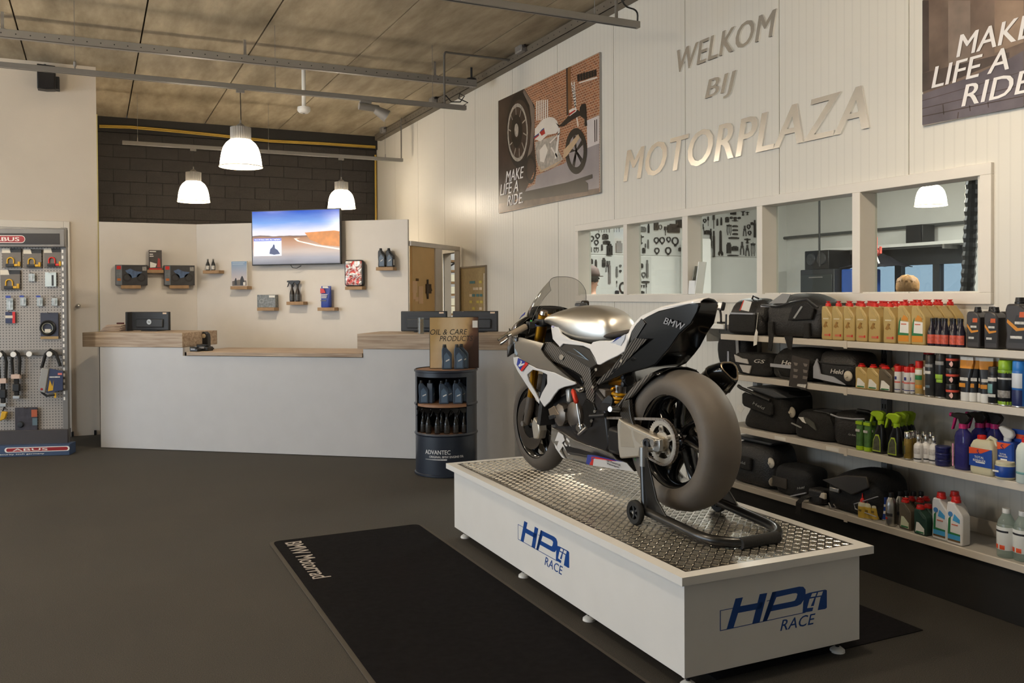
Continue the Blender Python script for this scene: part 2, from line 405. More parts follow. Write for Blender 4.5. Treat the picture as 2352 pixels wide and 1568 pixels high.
conduit('supply_cable',[(cx_+.0,T2Y-.03,zz+.10),(cx_+.06,T2Y-.03,zz+.04),(cx_+.16,T2Y-.02,zz+.05),(cx_+.20,T2Y-.03,zz+.11),(cx_+.15,T2Y-.03,zz+.13),(cx_+.14,T2Y-.03,zz+.08),(cx_+.24,T2Y-.02,zz+.05),(e2.x-.03,T2Y,zz+.02)],.006,BLACKP,'curled black supply cable at the end of the spotlight track','cable')
conduit('conduit_pipe',[(e3b.x-.02,11.46,Z3+.02),(e3b.x-.02,11.46,ZC-.03)],.009,GPIPE,'thin grey conduit down to the track end by the back wall corner','conduit')
conduit('conduit_pipe',[(e0.x-.18,e0.y,3.32),(e0.x-.18,e0.y,ZC-.03)],.012,GPIPE,'grey conduit down to the track end above the word WELKOM','conduit')
conduit('supply_cable',bend([(e0.x-.18,e0.y-.02,3.56),(e0.x-.14,e0.y-.02,3.40),(e0.x-.02,e0.y-.02,3.40),(e0.x-.01,e0.y,3.32)],.08),.006,BLACKP,'black supply cable sagging over the track end at the top','cable')
# steel channel along the top of the right wall, with junction boxes
t=thing('wall_channel','grey perforated steel channel along the top of the ribbed wall','steel channel',(0,0,0))
put('channel',B().box(W-.10,W-.002,YF,12.9,ZC-.10,ZC-.095).box(W-.10,W-.096,YF,12.9,ZC-.10,ZC-.015),M('grey_channel',(116,108,96),.6,metal=.3,var=.08),t)
hb=B()
for i in range(90): hb.cyl((W-.1005,3.0+i*.11,ZC-.055),(W-.102,3.0+i*.11,ZC-.055),.006,n=6)
tag(put('perforation',hb,M('slot_dark'),t),kind='stuff')
for i,(px,py) in enumerate(((1196,110),(995,228),(880,297))):
    p_=on_x(px,py,W-.13)
    tj=thing('junction_box',['grey junction box on the wall channel beside the poster top','grey junction box on the wall channel left of the dome camera','grey junction box on the wall channel nearest the dark back wall'][i],'junction box',(W-.13,p_.y,p_.z))
    put('housing',B().box(-.03,.029,-.07,.07,-.05,.05),GREYM,tj,bev=.008)
    put('cover',B().box(-.036,-.03,-.06,.06,-.042,.042),STEEL,tj,bev=.003)
    put('cable_gland',B().cyl((0,-.07,0),(0,-.10,0),.014,n=8),BLACKP,tj)
# dome camera hanging from the tray end
p_=on_y(1083,191,8.75)
t=thing('dome_camera','black dome security camera hanging from the end of the cable tray','security camera',(p_.x,8.75,p_.z))
put('mount',B().cyl((0,0,.03),(0,0,ZC-p_.z),.012,n=8).lathe([(.05,.02),(.055,.03),(.05,.05),(.0,.052)],16),DARKP,t)
put('dome',B().lathe([(0,-.05),(.025,-.045),(.042,-.025),(.048,0),(.048,.02)],18),M('smoked_dome',(14,14,16),.12),t)
# white access point on a drop pole
p_=on_z(697,151,ZC-.004);q_=on_y(697,258,p_.y)
t=thing('access_point','white round detector at the end of a white drop pole','detector',(p_.x,p_.y,q_.z))
put('ceiling_flange',B().lathe([(.07,p_.z-q_.z+.005),(.062,p_.z-q_.z-.012),(.03,p_.z-q_.z-.03),(0,p_.z-q_.z-.032)],18),WPLAST,t)
put('pole',B().cyl((0,0,.05),(0,0,p_.z-q_.z),.022,n=12),WPLAST,t)
put('sensor_head',B().lathe([(0,-.012),(.045,-.008),(.066,.012),(.07,.03),(.066,.055),(.03,.06),(0,.06)],20),WPLAST,t)
put('sensor_lens',B().lathe([(0,-.016),(.012,-.014),(.014,-.008)],10),M('lens_grey',(120,120,118),.3),t)
# spotlight on the front track
p_=on_y(848,240,T2Y)
t=thing('track_spotlight','grey twin-barrel spotlight fixed to the pendant track','spotlight',(p_.x,T2Y,e2.z))
put('adapter',B().box(-.09,.02,-.018,.018,-.045,-.02),GREYM,t,bev=.003)
put('ballast_barrel',B().cyl((-.10,0,-.075),(.09,0,-.085),.034,n=16),GREYM,t,smooth=60)
put('lamp_barrel',B().tube([(.05,-.03,-.10),(.16,-.05,-.16)],[.038,.062],16),GREYM,t,smooth=60)
put('lamp_lens',B().tube([(.157,-.05,-.158),(.163,-.051,-.162)],[.055,.055],16),M('lamp_lens',(230,222,200),.2),t)
# yellow cables along the back wall
YEL=M('yellow_cable',(176,146,60),.6)
for i,dz in enumerate((0,-.035)):
    pts=[on_y(px,py,YB-.07) + Vector((0,0,dz*.6)) for px,py in ((228,288),(300,290),(400,299),(500,309),(620,322),(740,328),(862,336))]
    conduit('yellow_cable',pts,.011,YEL,['upper yellow cable sagging along the top of the dark block wall','lower yellow cable sagging along the top of the dark block wall'][i],'cable')
conduit('yellow_pipe',[(W-.03,YB-.04,.0),(W-.03,YB-.04,3.62)],.016,YEL,'vertical yellow gas pipe in the corner of the dark block wall','pipe')
# ---------------------------------------------------------------- pendants
def shade_mat():
    m=bpy.data.materials.new('ribbed_acrylic_shade');m.use_nodes=True;n=m.node_tree;n.nodes.clear()
    out=n.nodes.new('ShaderNodeOutputMaterial');tr=n.nodes.new('ShaderNodeBsdfTranslucent');di=n.nodes.new('ShaderNodeBsdfDiffuse');em=n.nodes.new('ShaderNodeEmission')
    tp=n.nodes.new('ShaderNodeBsdfTransparent')
    tc=n.nodes.new('ShaderNodeTexCoord');sp=n.nodes.new('ShaderNodeSeparateXYZ');n.links.new(tc.outputs['Object'],sp.inputs[0])
    tr.inputs[0].default_value=(.95,.9,.78,1);di.inputs[0].default_value=(.9,.86,.76,1)
    rp=n.nodes.new('ShaderNodeValToRGB');rp.color_ramp.elements[0].position=.0;rp.color_ramp.elements[1].position=.11
    rp.color_ramp.elements[0].color=(.16,.16,.16,1);rp.color_ramp.elements[1].color=(1,1,1,1)
    n.links.new(sp.outputs['Z'],rp.inputs['Fac'])
    mu=n.nodes.new('ShaderNodeMath');mu.operation='MULTIPLY';mu.inputs[1].default_value=SHADE_E;n.links.new(rp.outputs['Color'],mu.inputs[0])
    em.inputs[0].default_value=(1,.88,.70,1);n.links.new(mu.outputs[0],em.inputs[1])
    m1=n.nodes.new('ShaderNodeMixShader');m1.inputs[0].default_value=.5;n.links.new(tr.outputs[0],m1.inputs[1]);n.links.new(di.outputs[0],m1.inputs[2])
    m2=n.nodes.new('ShaderNodeMixShader');m2.inputs[0].default_value=.35;n.links.new(m1.outputs[0],m2.inputs[1]);n.links.new(tp.outputs[0],m2.inputs[2])
    ad=n.nodes.new('ShaderNodeAddShader');n.links.new(m2.outputs[0],ad.inputs[0]);n.links.new(em.outputs[0],ad.inputs[1]);n.links.new(ad.outputs[0],out.inputs[0])
    return m
SHADE=shade_mat()
LAMPD=bpy.data.lights.new('pendant_bulb','POINT');LAMPD.energy=LAMP_W;LAMPD.color=(1,.83,.62);LAMPD.shadow_soft_size=.06
def pendant(x,y,zrim,ztop,label,R=.193,light=True,wl=None):
    """rim of the shade at zrim; cable up to ztop"""
    k=R/.193
    t=thing('pendant_lamp',label,'lamp',(x,y,zrim),0,'bell-shaped pendant lamps')
    prof=[(.193,0),(.190,.006),(.186,.02),(.182,.06),(.172,.12),(.155,.175),(.13,.215),(.098,.242),(.088,.248)]
    put('lamp_shade',B().lathe([(r*k,z*k) for r,z in prof],40),SHADE,t,smooth=80)
    put('rim_ring',B().lathe([(.193*k,-.004),(.198*k,0),(.193*k,.005),(.189*k,0),(.193*k,-.004)],40),M('acrylic_rim',(240,228,200),.3),t,smooth=80)
    hs=B();n=28
    prof2=[]
    V=[]
    for z in (.245,.36):
        for i in range(n*2):
            a=PI*i/n;r=.088 if i % 2 else .093
            V.append((r*k*math.cos(a),r*k*math.sin(a),z*k))
    N=2*n;hs.add(V,[(i,(i+1) % N,N+(i+1) % N,N+i) for i in range(N)]+[tuple(range(N-1,-1,-1)),tuple(range(N,2*N))])
    put('ribbed_housing',hs,GREYM,t,smooth=0)
    put('cap',B().lathe([(.05*k,.36*k),(.03*k,.385*k),(.008*k,.40*k),(.006*k,.43*k),(0,.43*k)],16),STEEL,t)
    put('cable',B().tube([(0,0,.42*k),(.004,0,(ztop-zrim)*.6),(0,0,ztop-zrim)],.004,6),BLACKP,t)
    put('track_adapter',B().box(-.035,.035,-.016,.016,ztop-zrim-.028,ztop-zrim),GREYM,t)
    if light:
        l=bpy.data.objects.new('bulb',LAMPD);COL.objects.link(l);l.parent=t;l.location=(0,0,.07*k)
    return t
p_=on_y(553.5,383,T2Y);R1=48.2/F_PX*(p_-CAM).dot(fw)
pendant(p_.x,T2Y,p_.z,e2.z-.022,'large bright pendant lamp in front, over the counter',R1)
p_=on_y(445,463,11.46);R2=36/F_PX*(p_-CAM).dot(fw)
pendant(p_.x,11.46,p_.z,Z3-.022,'pendant lamp before the dark block wall, left of the television',R2)
p_=on_y(784.5,478,11.46);R3=32/F_PX*(p_-CAM).dot(fw)
pendant(p_.x,11.46,p_.z,Z3-.022,'pendant lamp before the dark block wall, partly behind the television',R3)
# unseen pendants over the sales floor; most are added to light the room warmly
for i,(x,y) in enumerate(((.55,3.35),(2.7,2.5),(-1.8,3.4),(-1.4,T2Y),(-3.9,T2Y),(-2.2,e0.y),(-4.6,e0.y),(-4.4,1.6))):
    pendant(x,y,2.80,e2.z-.022 if y == T2Y else (3.278 if y == e0.y else ZC),'unseen pendant lamp above the picture frame, %s over the sales floor' % ORD[i],.193)

# ================================================================= WORKSHOP WINDOW AND WORKSHOP BEHIND
XF=W-.022
wy=lambda px: on_x(px,600,XF).y
zt_o,zb_o=on_x(2275.5,372,XF).z,on_x(2275.5,698.7,XF).z
zt_i,zb_i=on_x(2249.5,403,XF).z,on_x(2249.5,671.5,XF).z
WFR=M('white_window_frame',(232,226,216),.4,var=.02)
XG=W+.095
win=struct(thing('window_1',None,None))
put('frame_rail',B().box(XF,XG+.02,wy(2276),wy(1321),zt_i,zt_o),WFR,win,bev=.003)
put('frame_rail',B().box(XF,XG+.02,wy(2276),wy(1321),zb_o,zb_i),WFR,win,bev=.003)
posts=[(1321,1327.6),(1431.8,1440),(1567,1579.4),(1738,1750.7),(1957,1975),(2249.5,2276)]
for a,b in posts: put('frame_post',B().box(XF,XG+.02,wy(b),wy(a),zb_i,zt_i),WFR,win,bev=.002)
PANE=glass_mat('window_glass',(246,250,248),1.32)
for (a,b),(c,d) in zip(posts[:-1],posts[1:]):
    put('pane',B().box(XG,XG+.005,wy(c)-.002,wy(b)+.002,zb_i,zt_i),PANE,win,smooth=0)
# workshop shell
WW=M('workshop_white_wall',(222,222,218),.7,var=.02);YT,XW=10.4,9.6
struct(put('wall_workshop_back',B().box(5.0,XW+.1,YT,YT+.1,0,ZC).box(W+.11,5.1,11.3,11.4,0,ZC).box(5.0,5.1,YT+.1,11.3,0,ZC),WW))
gx=[on_x(px,600,XW).y for px in (1925,2062,2150,2222)]
gz=on_x(2090,570,XW).z
b=B().box(XW,XW+.1,0,YT,gz,ZC).box(XW,XW+.1,gx[0],YT,0,gz).box(XW,XW+.1,0,gx[3],0,gz)
struct(put('wall_workshop_side',b,WW))
struct(put('wall_workshop_front',B().box(W+.11,XW+.1,-.1,0,0,ZC),WW))
struct(put('ceiling_workshop',B().box(W+.11,XW+.1,-.1,YT+.1,3.4,3.5),WW))
for i,(x,y) in enumerate(((5.6,7.6),(7.6,4.4))):
    t=thing('strip_light','fluorescent strip light on the workshop ceiling, %s' % ('over the tool wall','over the side wall')[i],'ceiling light',(x,y,3.33),.2*i)
    put('fixture',B().box(-.75,.75,-.07,.07,0,.06),WPLAST,t,bev=.005)
    put('tube',B().cyl((-.7,0,-.02),(.7,0,-.02),.02,n=8),M('tube_glow',(255,250,240),.5,var=0,emit=6),t)
    l=bpy.data.lights.new('strip','AREA');l.shape='RECTANGLE';l.size=1.5;l.size_y=.14;l.energy=WORK_W;l.color=(1,.97,.92)
    o=bpy.data.objects.new('strip_emitter',l);COL.objects.link(o);o.parent=t;o.location=(0,0,-.045)
# tool boards
BOARD=M('tool_board_white',(206,206,202),.6,var=.03)
def tw(px,py,off=.012): return on_y(px,py,YT-off)
def board(x0,y0,x1,y1,label):
    a,b_=tw(x0,y0),tw(x1,y1)
    return tag(put('tool_board',B().box(a.x,b_.x,YT-.014,YT-.002,b_.z,a.z),BOARD,bev=.002),label,'tool board')
board(1300,470,1436,585,'white tool board behind the leftmost pane, upper half')
board(1300,586,1496,690,'white tool board low behind the two leftmost panes')
board(1438,470,1600,588,'white tool board with hanging rings behind the second pane')
board(1602,440,1760,591,'white tool board with spanners behind the third pane')
TOOLM=M('dark_steel_tool',(58,54,50),.45,metal=.5,var=.2,scale=30)
TOOLG=M('grey_tool',(116,114,110),.5,metal=.3,var=.1)
def tool_geo(kind,w,h):
    b=B();r=min(w,h)/2;t=.012
    if kind == 'ring':
        b.lathe([(r*.78,-t),(r,-t),(r,t),(r*.78,t),(r*.78,-t)],20,axis='y',sy=h/max(w,1e-3) if h > w else 1)
        b.box(-r*.25,r*.25,-t,t,-r*1.35,-r*.85)
    elif kind == 'spanner':
        b.prism([(-w*.22,-h*.3),(w*.22,-h*.3),(w*.16,h*.46),(0,h*.5),(-w*.16,h*.46)],-t,t)
        b.prism([(-w*.22,-h*.3),(-w*.5,-h*.38),(-w*.5,-h*.46),(-w*.28,-h*.5),(-w*.22,-h*.42),(0,-h*.39),(w*.22,-h*.42),(w*.28,-h*.5),(w*.5,-h*.46),(w*.5,-h*.38),(w*.22,-h*.3)],-t,t)
    elif kind == 'puller':
        b.box(-w*.5,w*.5,-t,t,h*.3,h*.42).cyl((0,0,h*.5),(0,0,-h*.35),w*.06,n=6)
        for s in (-1,1): b.tube([(s*w*.42,0,h*.34),(s*w*.5,0,-h*.1),(s*w*.3,0,-h*.5)],w*.07,6)
    elif kind == 'pliers':
        for s in (-1,1): b.tube([(s*w*.1,0,h*.5),(s*w*.12,0,h*.15),(s*w*.35,0,-h*.1),(s*w*.4,0,-h*.5)],w*.11,6)
        b.cyl((0,-t*1.4,h*.12),(0,t*1.4,h*.12),w*.22,n=10)
    elif kind == 'bar':
        b.box(-w*.5,w*.5,-t,t,-h*.5,h*.3).box(-w*.32,w*.32,-t*.8,t*.8,h*.3,h*.5)
    elif kind == 'block':
        b.box(-w*.5,w*.5,-.02,.012,-h*.5,h*.35).box(-w*.3,w*.25,-.025,.012,h*.3,h*.5).box(-w*.15,w*.4,-.03,.0,-h*.2,h*.1)
    elif kind == 'cross':
        b.box(-w*.09,w*.09,-t,t,-h*.5,h*.5).box(-w*.5,w*.5,-t,t,h*.24,h*.36).box(-w*.3,w*.3,-t,t,-h*.4,-h*.3)
        for s in (-1,1): b.cyl((s*w*.42,-t*1.5,h*.3),(s*w*.42,t*1.5,h*.3),w*.1,n=8)
    elif kind == 'driver':
        b.cyl((0,0,h*.5),(0,0,h*.1),w*.42,w*.5,n=8);b.cyl((0,0,h*.1),(0,0,-h*.5),w*.14,n=6)
    return b
TN={'ring':'ring clamp','spanner':'spanner','puller':'puller','pliers':'pliers','bar':'tool rail','block':'tool casing','cross':'cross puller','driver':'driver'}
def tool(kind,px,py,w,h,label,mat=None):
    p_=tw(px,py,.045);s=(p_-CAM).dot(fw)/F_PX
    tag(put('workshop_'+TN[kind].replace(' ','_'),tool_geo(kind,w*s,h*s),mat or TOOLM,None,(p_.x,YT-.032 if kind not in ('driver',) else YT-.03,p_.z),smooth=40),label,'tool','tools hanging on the workshop tool boards')
P2='hanging behind the second window pane'
for i,(x,y,w) in enumerate(((1509,551,13),(1522,551,14),(1537,549,11),(1552,553,18))): tool('ring',x,y,w,w,'dark ring clamp, %s of the upper row %s' % (ORD[i],P2))
for i,(x,y,w) in enumerate(((1510,575,13),(1536,575,16))): tool('ring',x,y,w,w,'dark ring clamp, %s of the lower row %s' % (ORD[i],P2))
tool('ring',1479.5,630,11,11,'thin round ring low on the board '+P2,TOOLG);tool('ring',1518,521,9,11,'small ring near the top edge '+P2,TOOLG)
tool('block',1508,518,10,20,'dark slotted casing at the top '+P2);tool('block',1548,524,32,20,'broad dark puller head at the top '+P2);tool('driver',1530,530,8,20,'angled dark lever at the top '+P2)
tool('block',1560,512,14,22,'dark bracket in the top corner '+P2);tool('block',1478,526,14,11,'grey and red tool set box '+P2,TOOLG);tool('bar',1491,524,3,21,'slim dark rail beside the red tool set '+P2)
tool('cross',1473,550,14,22,'black cross puller '+P2);tool('bar',1490,560,3,20,'bent thin rod '+P2,TOOLG);tool('block',1479,575,5,12,'small black clip pair '+P2);tool('cross',1468,572,8,14,'thin bracket tool '+P2)
tool('driver',1484,570,3,22,'long thin driver '+P2);tool('bar',1488,617,4.5,40,'long grey bar low on the board '+P2,TOOLG);tool('pliers',1469,637,12,18,'round black wrench low on the board '+P2)
tool('block',1474,610,7,10,'small dark green block '+P2);tool('bar',1484,647,20,4,'black socket row '+P2);tool('driver',1486,662,3,24,'black driver at the bottom '+P2);tool('bar',1474,671,16,6,'pair of black clips at the bottom '+P2)
for i in range(4): tool('cross',1461+i*6.5,657,4.5,6,'tiny black hook, %s of four in a row %s' % (ORD[i],P2))
tool('block',1565,572,12,8,'dark clamp right of the rings '+P2);tool('bar',1464,613,3,19,'thin grey rail at the left of the board '+P2,TOOLG)
P1='behind the leftmost window pane'
for i,(x,y,w) in enumerate(((1360,547,12),(1374,541,11),(1371,556,11))): tool('ring',x,y,w,w,'dark ring, %s of the trio %s' % (ORD[i],P1))
for i in range(5): tool('driver',1377+i*6,527,4,13,'dark driver, %s of the top row %s' % (ORD[i],P1))
for i in range(3): tool('driver',1412+i*6,525,3.5,15,'bluish driver, %s of three in the top corner %s' % (ORD[i],P1),TOOLG)
tool('block',1391,543,14,12,'black puller body '+P1);tool('block',1394,556,17,7,'black cylinder with brown end '+P1);tool('block',1401,573,13,26,'large brown casing '+P1)
tool('bar',1423,566,16,26,'grey flat plate '+P1,M('tool_plate',(134,136,136),.5));tool('puller',1371,573,12,12,'bracket tool '+P1);tool('bar',1356,572,8,14,'small hook rail '+P1)
tool('bar',1384,568,3,14,'slim black bar '+P1);tool('block',1357,600,11,12,'black block tool above the cap '+P1);tool('bar',1370,605,4,18,'dark bar above the cap '+P1);tool('bar',1388,602,8,20,'broad dark file '+P1)
tool('bar',1401,625,5,52,'long grey ruler bar '+P1,TOOLG);tool('bar',1418,624,4,24,'grey chisel '+P1,TOOLG);tool('driver',1418,652,3,15,'small driver '+P1);tool('ring',1426,610,5,5,'tiny ring '+P1,TOOLG);tool('ring',1426,622,5,5,'tiny black ring '+P1)
tool('ring',1433,660,22,26,'large dark hoop partly hidden by the post '+P1);tool('block',1418,671,8,8,'black box at the bottom edge '+P1);tool('pliers',1396,612,8,26,'hanging pliers '+P1)
P3='behind the third window pane'
tool('spanner',1656.5,558,12,58,'big open-end spanner '+P3);tool('driver',1641,508,6,34,'dark thick handle '+P3);tool('bar',1641,560,4,60,'long dark rod with a hanging weight '+P3);tool('bar',1634,545,3,40,'slim dark rod left of the spanner '+P3)
tool('bar',1606,520,6,56,'black upright rail at the board edge '+P3,TOOLG);tool('puller',1676,527,12,26,'three-arm puller '+P3);tool('cross',1690,503,28,10,'T-bar tool '+P3);tool('block',1671,504,8,12,'round dark clamp at the top '+P3)
for i in range(3): tool('bar',1690,519+i*9,14,4,'short horizontal blade, %s of three %s' % (ORD[i],P3))
tool('bar',1687,546,28,4,'horizontal dark press bar '+P3);tool('block',1675,569,10,24,'dark angle tool low on the board '+P3);tool('block',1689,570,16,10,'low dark clamp block '+P3);tool('bar',1685,586,30,2.5,'thin horizontal rod at the bottom '+P3)
tool('pliers',1712,530,10,24,'curved tongs '+P3);tool('ring',1721,520,9,10,'oval ring on the right '+P3);tool('ring',1723,534,11,9,'flat ring on the right '+P3);tool('block',1728,513,5,6,'small dark knob '+P3)
tool('pliers',1706,570,12,30,'long dark tongs '+P3);tool('pliers',1718,575,12,26,'grey-handled pliers '+P3);tool('puller',1731,572,11,32,'slim two-arm puller at the right edge '+P3);tool('cross',1718,553,14,12,'small cross tool '+P3);tool('bar',1735,525,4,40,'dark rail at the right edge '+P3)
tool('block',1685,488,14,9,'dark comb tool at the top '+P3);tool('cross',1708,489,8,12,'small star puller at the top '+P3);tool('cross',1718,490,7,8,'small three-leg tool at the top '+P3);tool('driver',1628,508,4,22,'thin driver '+P3);tool('pliers',1616,526,8,24,'bent grip tool '+P3);tool('ring',1620,506,8,8,'small chain ring '+P3);tool('block',1626,533,14,9,'dark swivel head '+P3);tool('bar',1649,510,3,16,'short black bar '+P3);tool('bar',1658,508,3,18,'short black punch '+P3);tool('pliers',1636,570,10,34,'grey grip pliers beside the spanner '+P3,TOOLG)
# tall white cabinet and white side cabinet
a=tw(1599,548,.5);c_=tw(1627,548,.5)
t=thing('tall_cabinet','tall white cabinet in front of the tool wall seen through the third pane','cabinet',(a.x,YT-.55,0))
put('body',B().box(0,c_.x-a.x,0,.4,0,a.z),WPLAST,t,bev=.006);put('door',B().box(.012,(c_.x-a.x)*.98,-.012,-.001,.05,a.z-.02),WPLAST,t,bev=.003)
# pipes, cable, air hose on the far wall
PIPEM=M('dark_grey_pipe',(84,86,84),.5)
p1,p2,p3=on_x(1793,470,XW-.06),on_x(1793,690,XW-.06),on_x(2255,562,XW-.06)
conduit('air_pipe',[(XW-.06,p1.y,.02),(XW-.06,p1.y,3.38)],.035,PIPEM,'vertical grey air pipe in the workshop corner','pipe')
h1=on_x(1795,547,XW-.06)
conduit('air_pipe',[(XW-.05,h1.y,h1.z),(XW-.05,p3.y-.5,h1.z)],.022,PIPEM,'horizontal grey air pipe along the workshop side wall','pipe')
c1=on_x(1882,457,8.2)
conduit('hanging_cable',[(8.2,c1.y,3.39),(8.2,c1.y,on_x(1882,612,8.2).z)],.012,BLACKP,'black cable hanging before the stereo in the workshop','cable')
c1=on_x(2010,440,7.2)
t=thing('air_hose_drop','black hose drop with red coupling behind the right pane','air hose',(7.2,c1.y,0))
zl=on_x(2010,540,7.2).z;zh=on_x(2010,585,7.2).z
put('hose',B().tube([(0,0,3.39),(0,0,zl)],.011,8),BLACKP,t);put('coupling',B().cyl((0,0,zl+.05),(0,0,zl-.02),.02,n=10),M('yellow_band',(190,160,50),.5),t)
put('red_grip',B().tube([(0,0,zl-.02),(0,0,zh+.05),(.0,-.02,zh),(0,-.06,zh+.02),(0,-.07,zh+.08)],[.024,.024,.03,.02,.012],8),M('faded_red',(176,70,62),.5),t)
put('drip_tube',B().tube([(0,-.01,zh),(0,-.05,zh-.09)],.008,6),WPLAST,t)
# black corrugated exhaust hose
a,c_=on_x(2222,405,6.3),on_x(2202,680,6.3)
t=thing('exhaust_hose','thick black corrugated exhaust hose hanging at the right pane','hose',(6.3,0,0))
pts=[];rr=[]
for i in range(81):
    s=i/80;z_=3.38+(0.55-3.38)*s;k=(a.z-z_)/(a.z-c_.z);pts.append((.10*math.sin(s*2),a.y+(c_.y-a.y)*k,z_));rr.append(.048 if i % 2 else .056)
put('corrugated_tube',B().tube(pts,rr,12),BLACKP,t,smooth=20);put('nozzle',B().cyl(pts[-1],(pts[-1][0],pts[-1][1],.2),.06,.08,n=14),RUBBER,t)
# pendant seen through the window
p_=CAM+ray(2138,472)*8.6
pendant(p_.x,p_.y,p_.z,3.39,'pendant lamp in the workshop behind the rightmost pane',.15)
# loudspeaker on a ledge, stereo and parts cabinet, blue bin, glazed doors
def tbox(name,px0,py0,px1,py1,x,d,mat,label,cat,z0=None):
    a,c_=on_x(px0,py0,x),on_x(px1,py1,x);t=thing(name,label,cat,(x,c_.y,c_.z if z0 is None else z0));return t,a.y-c_.y,a.z-(c_.z if z0 is None else z0)
gl=on_x(2030,562,XW-.3)
tl=thing('wall_ledge','white ledge above the glazed doors of the workshop','ledge',(XW-.3,gx[3]-.2,gl.z-.09));ln=gx[0]-gx[3]+.2
put('board',B().box(0,.295,0,ln,.05,.09),WPLAST,tl,bev=.003);put('bracket',B().box(.02,.295,.3,.33,0,.05).box(.02,.295,ln-.4,ln-.37,0,.05),STEEL,tl)
t,w_,h_=tbox('loudspeaker',2080,518,2119,558,XW-.28,.2,BLACKP,'black loudspeaker on the ledge over the glazed doors','loudspeaker',gl.z)
put('cabinet',B().box(0,.22,0,w_,0,h_),BLACKP,t,bev=.008);put('grille',B().box(-.01,.0,.02,w_-.02,.02,h_-.02),M('speaker_cloth',(34,32,32),.9,bump=.4,bscale=300),t,bev=.004)
t,w_,h_=tbox('parts_cabinet',1838,620,1916,690,XW-.7,.5,DARKP,'dark drawer cabinet against the workshop side wall','cabinet',0)
put('body',B().box(0,.65,0,w_,0,h_),DARKP,t,bev=.01);cabtop=h_
for i in range(5): d_=put('drawer',B().box(-.014,0,.03,w_-.03,.06+i*(h_-.1)/5,.03+(i+1)*(h_-.1)/5),M('dark_drawer',(46,52,54),.4),t,bev=.004);put('handle',B().box(-.026,-.012,w_*.3,w_*.7,.045+(i+1)*(h_-.1)/5-.06,.06+(i+1)*(h_-.1)/5-.06),STEEL,d_)
t,w_,h_=tbox('stereo',1848,577,1903,612,XW-.6,.4,BLACKP,'black stereo speaker box on the workshop drawer cabinet','stereo',cabtop)
put('housing',B().box(0,.4,0,w_,0,h_),BLACKP,t,bev=.01)
for s in (.28,.72): put('speaker_cone',B().lathe([(.0,-.006),(.03,-.004),(.075,-.018),(.085,-.006),(.085,.0)],18,axis='x',c=(0,w_*s,h_*.55)),M('cone_grey',(60,60,62),.3),t)
t,w_,h_=tbox('storage_bin',1934,618,1958,700,XW-.6,.4,None,'blue and light blue storage bin beside the dark cabinet','bin',0)
put('tub',B().box(0,.5,0,w_,0,h_*.72),M('pale_blue_plastic',(140,180,214),.4),t,bev=.02);put('lid',B().box(-.01,.51,-.01,w_+.01,h_*.72,h_),M('blue_plastic_lid',(50,92,176),.4),t,bev=.02)
q1=on_x(1930,600,XW-.75)
t=thing('dust_cover','dark crumpled cover draped over the blue bin in the workshop','cover',(XW-.62,q1.y-.5,h_))
random.seed(3);secs=[]
for i in range(9):
    s=i/8;secs.append([(x_*.5,-.1+s*.75,.012+(.17*math.sin(PI*min(1,s*1.05))+.03*random.random())*math.sin(PI*(x_*.9+.05))) for x_ in [k/8 for k in range(9)]])
put('folded_cloth',B().loft(secs,closed=False,caps=False),M('dark_cover',(44,44,54),.6,var=.2),t,solid=.01,smooth=80)
GD=M('dark_door_frame',(40,42,44),.5);DG=glass_mat('tinted_door_glass',(142,148,152),1.4)
dr=struct(thing('door_2',None,None));b=B();edges=sorted(gx)
b.box(XW+.0,XW+.08,edges[0],edges[-1],gz-.22,gz)
for y in edges: b.box(XW,XW+.08,y-.05,y+.05,0,gz-.22)
b.box(XW,XW+.08,edges[0],edges[-1],0,.12)
put('door_frame',b,GD,dr)
for a,c_ in zip(edges[:-1],edges[1:]): put('pane',B().box(XW+.035,XW+.045,a+.05,c_-.05,.12,gz-.22),DG,dr,smooth=0)
# brochure holder on the sill
p_=on_x(1599,675,W+.04)
t=thing('brochure_holder','white brochure holder with leaflets on the window sill','brochure holder',(W+.035,p_.y,zb_i+.001),math.radians(-68))
put('back_plate',B().prism([(0.02,0),(.026,0),(.062,.235),(.056,.235)],-.055,.055,'y'),WPLAST,t);put('pocket',B().prism([(-.03,0),(.024,0),(.03,.10),(-.022,.10)],-.055,.055,'y'),WPLAST,t,bev=.002)
put('leaflet',B().prism([(.0,.1),(.004,.1),(.026,.205),(.022,.205)],-.05,.008,'y'),M('leaflet_print',(150,150,140),.5,var=.5,scale=25),t);put('leaflet',B().prism([(.008,.1),(.012,.1),(.032,.205),(.028,.205)],.01,.05,'y'),M('leaflet_green',(92,96,78),.5,var=.4,scale=25),t)
put('red_line',B().box(-.0295,-.0275,-.03,.01,.055,.06),REDP,t)

# ================================================================= SERVICE COUNTER, PARTITION AND WHAT STANDS ON THEM
CA=Vector((.046,9.422,0));CD=Vector((.78720,-.61670,0));CN=Vector((-.61670,-.78720,0));CANG=math.atan2(CD.y,CD.x)
def on_c(px,py,off=0):
    p_=on_plane(px,py,CA+CN*off,CN);return (p_-CA).dot(CD),p_.z
